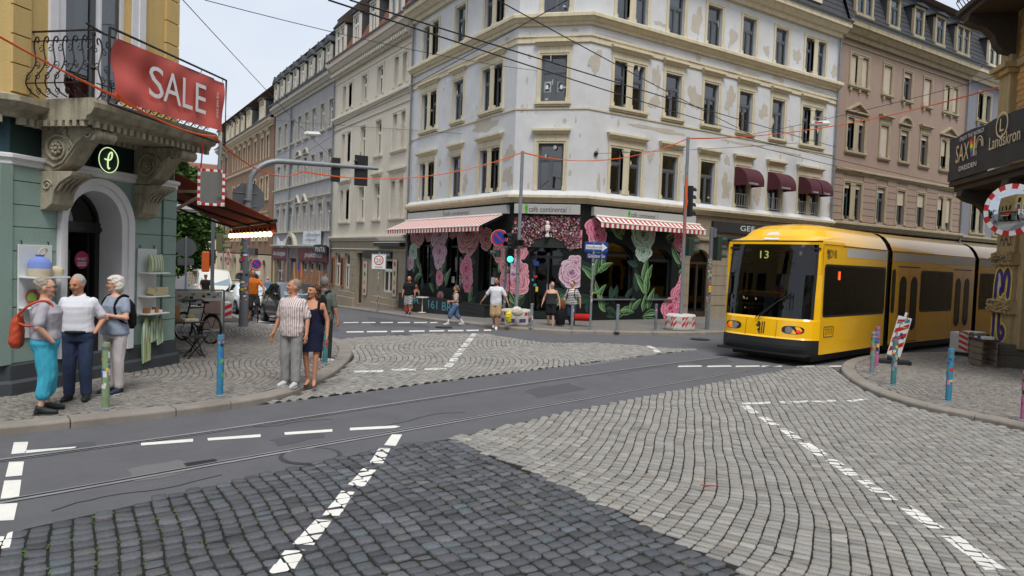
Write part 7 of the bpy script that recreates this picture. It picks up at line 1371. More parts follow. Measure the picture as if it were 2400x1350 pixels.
# --- right corner: leaning warning panel, barrier, round mirror
pw = G(2092, 852, .12); TW_ = thing('warning_panel', 'leaning red and white striped warning panel covered in stickers', 'warning sign', pw); ex, ez, en = basis((-.8, -.6)); ex = -ex if ex.dot(rt) < 0 else ex; ez = (Z_+ex*.22-en*.05).normalized(); exx = (ex-ez*ex.dot(ez)).normalized()
b = MB(); c0 = Z_*.16; b.obox(c0+ez*.55, exx*.16, en*.015, ez*.52); b.obox(c0+ez*1.13, exx*.03, en*.015, ez*.06); o = b.build('panel', mSignW, TW_, bevel=.015)
for k in range(5):
    P = [(-.14, -.42+k*.24), (.14, -.22+k*.24), (.14, -.1+k*.24), (-.14, -.3+k*.24)]; P = [(x, min(max(z, -.5), .5)) for x, z in P]; b = MB(); b.add([c0+ez*(.55+z)+exx*x+en*.018 for x, z in P], [(0, 1, 2, 3)]); b.build('red_stripe', mSignR, o)
q = random.Random(3); b = MB()
for _ in range(16): x, z, w, h = q.uniform(-.12, .06), q.uniform(-.05, .45), q.uniform(.04, .1), q.uniform(.03, .09); b.add([c0+ez*(.55+z+dz)+exx*(x+dx)+en*(.021+.0005*_) for dx, dz in ((0, 0), (w, .01), (w-.01, h), (0, h))], [(0, 1, 2, 3)], q.randrange(10))
tag(b.build('stickers', STC, o), kind='stuff'); b = MB(); b.box(-.4, .4, -.2, .2, .0, .1); b.box(-.12, .12, -.12, .12, .1, .17); b.build('foot', mRubber, TW_, rz=math.atan2(ex.y, ex.x), bevel=.02)
pr_ = G(2297, 838, .12); T = thing('barrier_block', 'red and white concrete barrier beside the graffiti pillar', 'barrier', (pr_.x+.3, pr_.y+.5, .12)); b = MB(); b.box(-.5, .6, -.25, .25, .1, .68); b.build('block', mConc, T, bevel=.03); b = MB(); b.box(-.52, .62, -.27, .27, 0, .1); b.build('foot', mRubber, T)
for k in range(4): b = MB(); x = -.5; b.add([(x-.004, -.24+0, .14+k*.16), (x-.004, .0, .14+k*.16+.1), (x-.004, .0, min(.67, .22+k*.16+.1)), (x-.004, -.24, .22+k*.16)], [(0, 1, 2, 3)]); b.add([(-.48, -.254, .14+k*.16), (-.2, -.254, .22+k*.16), (-.2, -.254, min(.67, .3+k*.16)), (-.48, -.254, .22+k*.16)], [(0, 1, 2, 3)]); b.build('red_stripe', mSignR, T)
mMir = M('mirror_glass', (196, 200, 204), .03, 0, metal=1.); cm = onP(2371, 492, fE.pt(0, 1.6, 0), fE.n); T = thing('round_mirror', 'round convex traffic mirror with red and white rim at the right edge', 'mirror', cm); ex, ez, en = basis((-.97, .12)); r = .56; n = 24
for k in range(n):
    a0, a1_ = 6.283*k/n, 6.283*(k+1)/n; b = MB(); b.loft([[tuple(ex*(rr*math.cos(a))+ez*(rr*math.sin(a))+en*e) for rr, e in ((r*.8, .0), (r*.8, .045), (r, .035), (r, .0))] for a in (a0, a1_)]); b.build('rim_segment', mSignR if k % 2 else mSignW, T)
b = MB(); b.loft([[tuple(ex*(r*.8*s_*math.cos(t))+ez*(r*.8*s_*math.sin(t))+en*(.05+.06*(1-s_*s_))) for t in np.linspace(0, 6.283, 33)[:-1]] for s_ in (1, .8, .6, .4, .2, .02)]); b.build('glass', mMir, T, smooth=True); b = MB(); b.tube([tuple(-en*.02), tuple(-en*.3), tuple(fE.pt(1.6, 0, 0)*0+(fE.pt(.9, .0, cm.z)-cm))], .025, 6); b.build('bracket', mGalv, T)
b = MB(); text(b, 'Rg.', ex*-.2*0+ex*.2+ez*-.16+en*.12, ex*-.3 if ex.dot(rt) < 0 else ex*.3, ez*.16); b.build('marker_scrawl', mSignW, T)
# rectangular mirror hanging from the balcony frame
cm = fW.pt(2.83, 1.3, 3.52); T = thing('square_mirror', 'tall traffic mirror with red and white border hanging below the balcony', 'mirror', cm); ex, ez, en = basis((-.05, -1)); ex = -ex if ex.dot(rt) < 0 else ex; w, h = .23, .33
b = MB(); P = rrect(-w+.045, w-.045, -h+.045, h-.045, .04); b.add([tuple(ex*x+ez*z+en*.012) for x, z in P], [tuple(range(len(P)))[::1]]); b.build('glass', mMir, T); b = MB(); b.obox((0, 0, 0), ex*w, en*.01, ez*h); b.build('back', mSignW, T)
for sd_, L_, k_ in ((0, w, 7), (1, w, 7), (2, h, 10), (3, h, 10)):
    for k in range(k_):
        a = -L_+2*L_*k/k_; c_ = a+2*L_/k_; q_ = {0: (a, c_, h-.045, h), 1: (a, c_, -h, -h+.045), 2: (-w, -w+.045, a, c_), 3: (w-.045, w, a, c_)}[sd_]; b = MB(); b.add([tuple(ex*x+ez*z+en*.014) for x, z in ((q_[0], q_[2]), (q_[1], q_[2]), (q_[1], q_[3]), (q_[0], q_[3]))], [(0, 1, 2, 3)]); b.build('border_mark', mSignR if k % 2 else mSignW, T)
for x in (-.18, .12): b = MB(); b.tube([tuple(ex*x+ez*h), tuple(ex*(x+.03)+ez*(h+.5))], .012 if x < 0 else .03, 6); b.build('hanger', mSignR if x < 0 else mGalv, T)
# ================================================================== vehicles, bicycles, tree, wires
mTyre = M('tyre', (26, 26, 27), .85, .1, 9.); mRim = M('alloy_rim', (150, 152, 156), .3, .05, 5., metal=.8); mCarGl = M('car_glass', (34, 40, 44), .05, .1, 2., spec=.9); mCarGl2 = M('car_windscreen', (132, 150, 166), .06, .15, 1.2, spec=.9); mPlate = M('number_plate', (214, 214, 208), .5, .1, 12.)
def car(name, lab, loc, rz, col, prof, W_, wb, wr=.31, glassf=None, lampc=(206, 210, 214)):
    """prof: list of (x, z_sill, z_belt, z_top, half_belt, half_top) from nose (+x) to tail"""
    T = thing(name, lab, 'car' if 'van' not in name else 'van', loc, rz); mp_ = M(name+'_paint', col, .25, .03, 2., coat=.8); body = MB(); gl = MB(); rings = []
    for x, zs, zb, zt, hb, ht in prof:
        cab = zt > zb+.05
        rings.append([(x, -hb*.93, zs), (x, -hb, zs+.15), (x, -hb*1.0, (zs+zb)*.5+.1), (x, -hb*.97, zb), (x, -ht, zt-.05 if cab else zb+.02), (x, -ht*.85, zt), (x, 0, zt+.03), (x, ht*.85, zt), (x, ht, zt-.05 if cab else zb+.02), (x, hb*.97, zb), (x, hb*1.0, (zs+zb)*.5+.1), (x, hb, zs+.15), (x, hb*.93, zs)])
    body.loft(rings, 0, True, True); o = body.build('body', mp_, T, smooth=True)
    n = len(prof)
    for i in range(n-1):
        A, B_ = rings[i], rings[i+1]
        if prof[i][3] > prof[i][2]+.05 and prof[i+1][3] > prof[i+1][2]+.05:
            for s_, (k0, k1) in ((-1, (3, 4)), (1, (9, 8))):
                P = [Vector(A[k0]), Vector(B_[k0]), Vector(B_[k1]), Vector(A[k1])]; c = sum(P, Vector())/4; P = [c+(p-c)*.88+Vector((0, s_*.012, 0)) for p in P]
                b = MB(); b.add(P, [(0, 1, 2, 3)][::1]); b.build('side_window', mCarGl, T)
        elif (prof[i][3] > prof[i][2]+.05) != (prof[i+1][3] > prof[i+1][2]+.05):
            P = [Vector(A[4]), Vector(A[8]), Vector(B_[8]), Vector(B_[4])]; c = sum(P, Vector())/4; fwd = i < n/2; P = [c+(p-c)*.9+Vector((.014 if fwd else -.014, 0, .016)) for p in P]; m0 = (P[0]+P[1])/2+Z_*.02; m1 = (P[2]+P[3])/2+Z_*.02
            b = MB(); b.add([P[0], m0, m1, P[3]], [(0, 1, 2, 3)]); b.add([m0, P[1], P[2], m1], [(0, 1, 2, 3)]); b.build('windscreen' if fwd else 'rear_window', glassf or mCarGl2 if fwd else mCarGl, T)
    for x in wb:
        for y in (-W_/2+.09, W_/2-.09):
            s_ = 1 if y > 0 else -1; b = MB(); cyl = lambda r, y0, y1, mi: b.loft([[(x+r*math.cos(t), yy, wr+r*math.sin(t)) for t in np.linspace(0, 6.283, 25)[:-1]] for yy in (y0, y1)], mi)
            cyl(wr, y-.1, y+.1, 0); w = b.build('wheel', mTyre, T, smooth=True); b = MB(); cyl(wr*.66, y+s_*.09, y+s_*.105, 0); b.build('rim', mRim, w)
            for k in range(5): a = k*1.2566; b = MB(); b.bar((x, y+s_*.11, wr), (x+wr*.6*math.cos(a), y+s_*.11, wr+wr*.6*math.sin(a)), .05, .02); b.build('spoke', mRim, w)
            b = MB(); b.loft([[(x+(wr+.05)*math.cos(t), yy, wr+(wr+.05)*math.sin(t)) for t in np.linspace(-.15, 3.29, 15)] for yy in (y+s_*.02, y+s_*.1)], 0, False, False); b.build('wheel_arch', mTyre, T)
    x0 = prof[0][0]; zb = prof[1][2]; hb = prof[1][4]
    for y in (-hb*.72, hb*.72):
        s_ = 1 if y > 0 else -1; b = MB(); b.ell((prof[1][0]+.02-.06, y, zb-.1), (.14, .2, .085), 14, 8); b.build('headlight', M('headlight_%d' % int(lampc[0]), lampc, .15, .05, 6., spec=.9), T, smooth=True)
        b = MB(); b.ell((prof[len(prof)//3][0]+.05, s_*(prof[3][4]+.1), prof[3][2]+.08), (.08, .11, .07), 10, 6); b.build('door_mirror', mp_, T, smooth=True)
        b = MB(); b.box(prof[3][0]-1.0, prof[3][0]-.86, min(s_*(W_/2-.03), s_*(W_/2)), max(s_*(W_/2-.03), s_*(W_/2)), zb+.0, zb+.03); b.build('door_handle', mIronB, T)
        for dx in (-.25, -1.2): b = MB(); b.bar((prof[3][0]+dx, s_*(prof[3][4]+.0), .35), (prof[3][0]+dx, s_*(prof[3][4]*.975), zb), .012, .006); b.build('door_seam', mIronB, T)
    b = MB(); b.box(x0-.03, x0+.012, -.55, .55, .28, .42); b.build('grille', mSigB, T); b = MB(); b.box(x0+.0, x0+.02, -.26, .26, .44, .55); b.build('number_plate', mPlate, T); b = MB(); b.box(prof[-1][0]+.3, prof[0][0]-.3, -W_/2+.15, W_/2-.15, .14, .3); b.build('underbody', mTyre, T)
    return T
hat = [(2.02, .3, .5, .5, .62, .5), (1.98, .22, .72, .74, .76, .6), (1.6, .2, .86, .88, .83, .66), (.98, .2, .94, .97, .86, .72), (.3, .2, .96, 1.4, .87, .62), (-.4, .2, .97, 1.47, .87, .63), (-1.2, .2, .99, 1.43, .86, .6), (-1.65, .22, 1.0, 1.3, .84, .56), (-1.98, .3, .9, .92, .76, .6), (-2.03, .4, .6, .6, .7, .6)]
zc = gz(25.3); C1 = car('black_car', 'black hatchback waiting in the left street behind the couple', (7.0, 25.4, zc), -math.pi/2, (20, 21, 23), hat, 1.74, (1.28, -1.27)); C1.rotation_euler = (0, math.atan(-.047), -math.pi/2)
C2 = car('white_car', 'white hatchback with a roof box in the left street', (7.35, 34.8, gz(34.8)), -math.pi/2, (226, 228, 230), hat, 1.74, (1.28, -1.27)); C2.rotation_euler = (0, math.atan(-.047), -math.pi/2)
b = MB(); b.loft([[(x, y*w, 1.62+z*h) for y, z in ((-.4, 0), (-.42, .12), (-.34, .3), (0, .36), (.34, .3), (.42, .12), (.4, 0))] for x, w, h in ((.55, .5, .35), (.35, .9, .8), (-.2, 1, 1), (-1.1, 1, 1), (-1.35, .9, .8))]); b.build('roof_box', M('roof_box_black', (30, 31, 33), .35, .05, 3.), C2, smooth=True)
for x in (.1, -.85): b = MB(); b.bar((x, -.6, 1.55), (x, .6, 1.55), .05, .03); b.build('roof_bar', mIronB, C2)
b = MB(); P = [(.0, .1), (.07, 0), (.0, -.1), (-.07, 0)]; b.add([(2.05, x, .72+z) for x, z in P]+[(2.05, x*.4, .72+z*.4) for x, z in P], [(k, (k+1) % 4, 4+(k+1) % 4, 4+k) for k in range(4)]); b.build('badge', mRim, C2)
van = [(2.45, .35, .6, .6, .8, .7), (2.42, .3, .9, .92, .92, .8), (1.95, .3, 1.12, 1.15, .97, .86), (1.6, .3, 1.2, 1.24, .98, .9), (1.05, .3, 1.25, 2.05, .99, .82), (.6, .3, 1.28, 2.22, .99, .84), (-.8, .3, 1.3, 2.26, .99, .86), (-2.3, .3, 1.3, 2.24, .98, .85), (-2.5, .35, 1.2, 2.1, .95, .82)]
C3 = car('white_van', 'cream white van behind the white hatchback', (7.2, 44.2, gz(44.2)), -math.pi/2, (216, 214, 204), van, 1.98, (1.6, -1.5), .34); C3.rotation_euler = (0, math.atan(-.047), -math.pi/2)
def bicycle(name, lab, loc, rz, col=(24, 24, 26), R0=.34, lean=0.):
    T = thing(name, lab, 'bicycle', loc, rz); T.rotation_euler = (lean, 0, rz); mf = M(name+'_frame', col, .4, .05, 4.); xr, xf = -.52, .54
    for nm, x in (('rear_wheel', xr), ('front_wheel', xf)):
        b = MB(); b.tube([(x+R0*math.cos(t), 0, R0+R0*math.sin(t)) for t in np.linspace(0, 6.283, 37)], .022, 6, cap=False); w = b.build(nm, mTyre, T, smooth=True); b = MB(); b.tube([(x+(R0-.03)*math.cos(t), 0, R0+(R0-.03)*math.sin(t)) for t in np.linspace(0, 6.283, 37)], .01, 5, cap=False); b.build('rim', mRim, w)
        b = MB()
        for k in range(16): a = k*.3927; b.bar((x, 0, R0), (x+(R0-.03)*math.cos(a), 0, R0+(R0-.03)*math.sin(a)), .004)
        b.build('spokes', mRim, w); b = MB(); b.tube([(x, -.05, R0), (x, .05, R0)], .025, 8); b.build('hub', mRim, w)
    bb, st, ht, hb_ = (-.08, 0, .3), (-.2, 0, .86), (.36, 0, .84), (.42, 0, .62)
    b = MB()
    for a, c, r in ((bb, st, .017), (st, (.36, 0, .8), .016), (bb, hb_, .02), (bb, (xr, 0, R0), .012), ((-.19, 0, .8), (xr, 0, R0), .01), (hb_, (xf, 0, R0), .014), ((.34, 0, .9), hb_, .02)): b.tube([a, c], r, 8)
    b.build('frame', mf, T, smooth=True); b = MB(); b.tube([st, (-.22, 0, .95)], .014, 6); b.ell((-.24, 0, .98), (.14, .07, .035), 12, 6); b.build('saddle', mIronB, T, smooth=True)
    b = MB(); b.tube(smooth3([(.22, -.3, 1.0), (.3, -.26, 1.02), (.37, -.05, .98), (.37, .05, .98), (.3, .26, 1.02), (.22, .3, 1.0)], 1), .014, 6); b.tube([(.34, 0, .88), (.37, 0, .98)], .016, 6); b.build('handlebar', mIronB, T, smooth=True)
    b = MB(); b.tube([(bb[0], -.06, .3), (bb[0], .06, .3)], .03, 10); disc(b, (bb[0], -.05, .3), (.095, 0, 0), (0, 0, .095), 20, 0, .8); b.bar((bb[0], -.07, .3), (bb[0]+.12, -.07, .2), .02, .012); b.bar((bb[0], .07, .3), (bb[0]-.12, .07, .4), .02, .012); b.box(bb[0]+.08, bb[0]+.17, -.16, -.08, .185, .21); b.box(bb[0]-.17, bb[0]-.08, .08, .16, .39, .415); b.build('crank', mIronB, T)
    b = MB(); b.bar((-.75, -.05, .72), (-.25, -.05, .72), .012); b.bar((-.75, .05, .72), (-.25, .05, .72), .012); b.bar((-.7, 0, .72), (xr, 0, R0), .01); [b.bar((x, -.06, .72), (x, .06, .72), .01) for x in (-.72, -.55, -.38)]; b.build('rack', mIronB, T)
    b = MB(); b.tube([(xr+(R0+.035)*math.cos(t), 0, R0+(R0+.035)*math.sin(t)) for t in np.linspace(.3, 3.2, 16)], .018, 5); b.build('mudguard', mIronB, T, smooth=True); return T
pbk = G(493, 806, .12); dbk = math.radians(118); bicycle('parked_bicycle', 'black trekking bicycle parked beside the shop display', (pbk.x-.52*.47+.0, pbk.y+.46, .124), dbk, lean=.06)
# --- display table, rack and panel by the shop
pt_ = G(437, 838, .12); T = thing('folding_table', 'dark slatted folding table laden with small goods on the shop corner', 'table', (pt_.x-.05, pt_.y+.35, .124), .3); mTw = M('dark_table_wood', (58, 46, 38), .7, .2, 9.)
for k in range(7): b = MB(); b.box(-.4, .4, -.3+k*.088, -.23+k*.088, .7, .72); b.build('slat', mTw, T)
for x in (-.32, .32): b = MB(); b.bar((x, -.3, 0), (x, .28, .7), .025); b.build('leg', mIronB, T); b = MB(); b.bar((x, .3, 0), (x, -.28, .7), .025); b.build('leg', mIronB, T)
mGd = [M('goods_%d' % i, c, .8, .2, 12.) for i, c in enumerate([(196, 176, 130), (150, 110, 70), (210, 200, 180), (110, 80, 56), (170, 160, 90)])]
for k, (x, y, w, h, c, lab) in enumerate(((-.28, .1, .16, .3, 0, 'bundle of tan sticks at the left of the folding table'), (-.08, .12, .14, .34, 1, 'brown upright box in the middle of the folding table'), (.12, -.1, .3, .06, 2, 'flat pale tray at the front of the folding table'), (.24, .14, .16, .12, 4, 'olive box at the right of the folding table'), (-.2, -.16, .2, .08, 3, 'dark low box at the front left of the folding table'))):
    b = MB(); b.box(-w/2, w/2, -w/3, w/3, 0, h); Mx = Matrix.Rotation(.3, 3, 'Z') @ Vector((x, y, 0)); tag(b.build('goods_box', mGd[c], None, Vector(T.location)+Mx+Z_*.721, .3, bevel=.01), lab, 'box', 'goods on the folding table')
T = thing('folding_stool', 'low dark folding stool in front of the slatted table', 'stool', (pt_.x+.15, pt_.y-.05, .124), .2); b = MB(); b.box(-.2, .2, -.15, .15, .42, .45); b.build('seat', mTw, T)
for s_ in (-1, 1): b = MB(); b.bar((-.18, s_*.13, 0), (.18, s_*.13, .42), .02); b.build('leg', mIronB, T); b = MB(); b.bar((.18, s_*.13, 0), (-.18, s_*.13, .42), .02); b.build('leg', mIronB, T)
T = thing('postcard_fence', 'railing hung with a strip of small pictures beside the shop', 'rack', (2.9, 20.4, .124)); b = MB(); b.box(-1.0, .75, -.02, .02, .0, .04); b.bar((-1.0, 0, 0), (-1.0, 0, 1.15), .04); b.bar((.75, 0, 0), (.75, 0, 1.15), .05); b.bar((-1.0, 0, 1.15), (.75, 0, 1.15), .04); b.build('rail', mGalv, T)
b = MB(); b.box(-.95, .7, -.035, -.025, .78, 1.12); p_ = b.build('picture_strip', mPoster, T); q = random.Random(8)
for _ in range(46): x, z = q.uniform(-.92, .6), q.uniform(.8, 1.04); b = MB(); b.box(x, x+.08, -.04-.0002*_, -.036, z, z+.06); b.build('picture', STC[q.randrange(10)] if _ % 3 else mGd[q.randrange(5)], p_)
T = thing('picture_panel', 'white framed poster panel leaning behind the bicycle', 'panel', (3.3, 20.1, .124), .15); b = MB(); b.box(-.28, .28, -.02, .02, .05, .95); b.build('frame', mSignW, T); b = MB(); b.box(-.22, .22, -.03, -.021, .12, .88); b.build('poster', M('poster_skin', (176, 150, 140), .6, .4, 3.), T)
pbl = G(520, 755, .12); T = thing('barrier_block', 'small red and white barrier block behind the parked bicycle', 'barrier', (pbl.x, pbl.y+.2, .12)); b = MB(); b.box(-.45, .3, -.3, .3, 0, .55); b.build('block', mConc, T, bevel=.03)
for z in (.05, .28): b = MB(); b.add([(.02, -.304, z), (.28, -.304, z+.12), (.28, -.304, z+.25), (.02, -.304, z+.13)], [(0, 1, 2, 3)]); b.build('red_stripe', mSignR, T)
b = MB(); text(b, 'SGE', (-.35, -.305, .3), (.3, 0, 0), (0, 0, .14)); b.build('lettering', mSignR, T)
# --- wheelie bins and stacked wooden frames before the theatre
def wbin(loc, rz, lid, lab):
    T = thing('wheelie_bin', lab, 'bin', loc, rz); b = MB(); b.loft([[(-.22, -.24, .08), (.22, -.24, .08), (.22, .24, .08), (-.22, .24, .08)], [(-.28, -.32, .98), (.28, -.32, .98), (.28, .34, .98), (-.28, .34, .98)]]); b.build('body', M('bin_black', (38, 39, 41), .6, .1, 4.), T, bevel=.03); b = MB(); b.box(-.3, .3, -.36, .4, .98, 1.06); b.build('lid', lid, T, bevel=.03)
    for x in (-.24, .24): b = MB(); b.loft([[(x+e, .22+.1*math.cos(t), .1+.1*math.sin(t)) for t in np.linspace(0, 6.283, 17)[:-1]] for e in (-.03, .03)]); b.build('wheel', mTyre, T)
    return T
mBlueL = M('bin_lid_blue', (52, 62, 120), .5, .1, 4.); pbn = (11.5, 36.6, gz(36.6)+.12); wbin(pbn, 1.4, mBlueL, 'black wheelie bin with blue lid nearest the crossing'); wbin((11.6, 37.5, gz(37.5)+.12), 1.6, mBlueL, 'second black wheelie bin with blue lid behind the nearest one')
mPine = M('pine_wood', (160, 112, 66), .6, .15, 6.); mPineO = M('orange_stained_wood', (156, 98, 50), .6, .15, 6.)
for k in range(6):
    y = 41.2+k*1.15; T = thing('wooden_easel', ['tall orange wooden frame at the right end of the stack by the theatre', 'second orange wooden frame from the right by the theatre', 'third orange wooden frame from the right by the theatre', 'fourth orange wooden frame from the right by the theatre', 'fifth orange wooden frame from the right by the theatre', 'orange wooden frame at the left end of the stack by the theatre'][k], 'frame', (13.0, y, gz(y)+.12), .1*k, group='wooden frames stacked before the theatre'); mm_ = mPine if k % 2 else mPineO
    for s_ in (-.45, 0, .45): b = MB(); b.bar((0, s_, 0), (.03, s_*.98, 2.0+.15*(k % 3)), .06, .05); b.build('upright', mm_, T)
    for z in (.25, .75, 1.2, 1.7): b = MB(); b.bar((.05, -.5, z), (.05, .5, z), .06, .05); b.build('crossbar', mm_, T)
# --- broad tree at the end of the left street
mBark = M('bark', (70, 60, 50), .9, .3, 6., .6, 20.); mLf = [M('foliage_%d' % i, c, .7, .25, 3., spec=.3) for i, c in enumerate([(52, 80, 34), (70, 102, 42), (92, 124, 54), (40, 64, 30)])]
def tree(loc, h, cr, cz, n, lab, seed, grp='trees at the end of the left street'):
    q = random.Random(seed); T = thing('tree', lab, 'tree', loc, group=grp); b = MB(); b.tube([(0, 0, -.5), (.05, .05, h*.3), (0, .1, h*.55), (.1, 0, h*.8)], [.34, .26, .18, .06], 10)
    tips = []
    for k in range(16):
        a = q.uniform(0, 6.28); z0 = h*q.uniform(.28, .6); l = cr*q.uniform(.5, .95); e = Vector((math.cos(a)*l, math.sin(a)*l, z0+h*q.uniform(.08, .34))); b.tube([(0, 0, z0), tuple(Vector((0, 0, z0)).lerp(e, .5)+Vector((0, 0, .3))), tuple(e)], [.1, .06, .02], 6); tips.append(e)
    b.build('trunk', mBark, T, smooth=True); cl = []
    for k in range(70):
        while 1:
            v = Vector((q.uniform(-1, 1), q.uniform(-1, 1), q.uniform(-1, 1)))
            if .25 < v.length < 1: break
        v = v*(.62+.38*q.random()); cl.append((Vector((v.x*cr, v.y*cr, cz+v.z*(h-cz)*1.0)), q.uniform(.5, 1.15)))
    vs = []; fs = []; ms = []
    for i in range(n):
        c, r = cl[q.randrange(len(cl))]; d = Vector((q.gauss(0, 1), q.gauss(0, 1), q.gauss(0, 1))).normalized()*r*q.random()**.4; p = c+d; s_ = q.uniform(.09, .2); u = Vector((q.gauss(0, 1), q.gauss(0, 1), q.gauss(0, .5))).normalized(); w = u.cross(Vector((q.gauss(0, 1), q.gauss(0, 1), q.gauss(0, 1)))).normalized()
        o = len(vs); vs += [tuple(p-u*s_), tuple(p+w*s_*.55), tuple(p+u*s_), tuple(p-w*s_*.55)]; fs.append((o, o+1, o+2, o+3)); ms.append(q.choice([0, 0, 1, 1, 2, 3]))
    b = MB(); b.v = vs; b.f = fs; b.m = ms; b.build('crown', mLf, T)
tree((4.7, 46, gz(46)), 10.2, 3.5, 5.3, 26000, 'large leafy green tree behind the round sign in the left street', 1); tree((6.6, 60, -1.2), 10.5, 4.0, 5, 14000, 'second leafy tree further behind in the left street', 2); tree((2.2, 37, gz(37)), 8.5, 2.6, 4.6, 9000, 'smaller tree beside the far houses of the left street', 4)
# far end of the street
FE = thing('far_house', 'pale distant house closing the end of the left street', 'house', (4, 121, -1.3)); fF = Fac((-14, 120), (1, 0)); facade(FE, fF, 40, [('s', 2+k*2.6) for k in range(15)], [(2.2, 4.2), (5.6, 7.6), (9, 11)], mOchT, mOchT, mWhiteF, [None]*3, -1.5, 12.6, sw=1., fwd=.12); slope_roof(FE, fF, 0, 40, 12.6, 16, 3, mTile, .4); shell(FE, fF, 0, 40, -1.5, 12.6, 10, mOchT)
BH = thing('rear_house', 'pale plastered house row behind the viewpoint, mirrored in glass', 'house', (-10, -13, 0)); fH = Fac((14, -12), (-1, 0)); facade(BH, fH, 44, [('s', 1.8+k*2.5) for k in range(17)], [(1., 3.2), (5.2, 7.2), (8.7, 10.6), (12, 13.8)], mBeige, mCream, mWhiteF, ['flat']*4, -.1, 15, sw=1., curt=1); slope_roof(BH, fH, 0, 44, 15, 18.5, 2, mSlate, .4); shell(BH, fH, 0, 44, -.1, 15, 10, mBeige)
# --- overhead wires, ropes and hanging lamps
WC = bpy.data.materials.get('black_iron')
def wire(a, c, lab, r=.012, sag=.15, ma=None, cat='wire', grp='overhead tram wires', n=14, name='overhead_wire'):
    a = Vector(a); c = Vector(c); b = MB(); b.tube([tuple(a.lerp(c, k/n)-Z_*sag*4*(k/n)*(1-k/n)) for k in range(n+1)], r, 5); return tag(b.build(name, ma or WC, None, smooth=True), lab, cat, grp)
def Zp(x, y, z): return onZ(x, y, z)
# contact wires follow the track about 5.6 m above the rails
wA = [(-14, 6.6, 5.7), (-3, 8.2, 5.6)]
wire(onY(770, 0, 9.2), onY(1760, 315, 20.0), 'upper of the two close contact wires crossing the picture', .013, .05); wire(onY(820, 0, 9.6), onY(1960, 345, 20.0), 'lower of the two close contact wires crossing the picture', .013, .05)
wire(onY(1166, 0, 12), onY(1760, 315, 20.0), 'dark wire falling from top centre towards the tram', .013, .05); wire(onY(1330, 0, 14), onX(640, 370, 12), 'dark wire rising right across the corner house', .013, .1)
wire(onY(1760, 315, 20), fE.pt(.0, .1, 7.9), 'span wire from the junction to the right pilaster', .009, .1); wire(onY(1740, 320, 20), onY(2280, 445, 17), 'contact wire running off to the right, upper', .012, .05); wire(onY(1760, 340, 19.5), onY(2290, 465, 16.5), 'contact wire running off to the right, lower', .012, .05)
wire(onY(480, 0, 16), onX(1300, 170, 17), 'thin wire across the sky from top left', .009, .2); wire(fW.pt(3.5, .1, 7.2), onX(795, 385, 15.0), 'thin span wire from the yellow house down to the signal arm', .009, .1); wire(onX(505, 270, 15), fL.pt(5.6, .05, 8.05), 'thin horizontal span wire before the beige house', .008, .05); wire(onY(1397, 360, 21.5), onY(1870, 335, 20), 'thin span wire from the wall rosette', .009, .05)
wire(onX(560, 455, 14), onX(800, 305, 14.5), 'dark wire over the left street', .012, .05)
ro = [(-2.5, 9.2, 5.6), tuple(fW.pt(.5, 1.35, 4.6)), tuple(fW.pt(2.9, 1.3, 4.42)), tuple(Vector(pm)+Vector((1.6, -.1, 4.75))), tuple(Vector(TA.location)+Vector((0, 0, 5.55))), tuple(Vector(TB_.location)+Vector((-.06, 0, 6.35))), tuple(fE.pt(.0, .2, 7.55))]
for i in range(len(ro)-1):
    for k in range(2 if i != 1 else 3): wire(Vector(ro[i])+Z_*.03*k, Vector(ro[i+1])+Z_*.02*k, 'orange cable '+['at the top left before the balcony', 'slung along the balcony under the banner', 'from the balcony to the curved signal arm', 'from the signal arm to the cafe pole', 'between the two tall poles at the cafe', 'from the tallest pole to the right pilaster'][i]+', '+['lower', 'upper', 'topmost'][k]+' strand', .013, [.1, .08, .35, .5, .5, .35][i]+.03*k, mOrRope, 'cable', 'orange cables', name='orange_cable')
def hang_lamp(p, lab, rz, col=(206, 208, 206)):
    T = thing('hanging_lamp', lab, 'street lamp', p, rz, group='hanging street lamps'); b = MB(); b.loft([[(-.45, -.18, .0), (.45, -.18, .0), (.45, .18, .0), (-.45, .18, .0)], [(-.36, -.13, .16), (.36, -.13, .16), (.36, .13, .16), (-.36, .13, .16)]]); b.build('housing', M('lamp_grey', col, .5, .06, 4.), T, bevel=.03); b = MB(); b.box(-.4, .4, -.15, .15, -.06, .0); b.build('diffuser', M('lamp_glass', (190, 194, 190), .2, .05, 3.), T, bevel=.03); b = MB(); b.bar((-.25, 0, .16), (-.25, 0, .34), .03); b.bar((.25, 0, .16), (.25, 0, .34), .03); b.bar((-.3, 0, .34), (.3, 0, .34), .03); b.build('hanger', mGalv, T); return T
hang_lamp(onX(733, 316, 11), 'pale box lamp hanging before the grey house', -.55); L2 = hang_lamp(onY(1921, 292, 20.2), 'white box lamp with red marks hanging before the white house', -.8, (226, 228, 228)); b = MB(); b.box(-.25, .1, -.185, -.181, .05, .1); b.build('red_marks', mSignR, L2); hang_lamp(onX(435, 492, 3.2), 'small pale lamp below the awning in front of the tree', .2)
b = MB(); p = onY(1397, 360, 21.55); b.ell(p, (.1, .06, .1), 10, 6); tag(b.build('wall_rosette', mIronB, None, smooth=True), 'black iron wall rosette holding a span wire on the corner house', 'wire anchor')
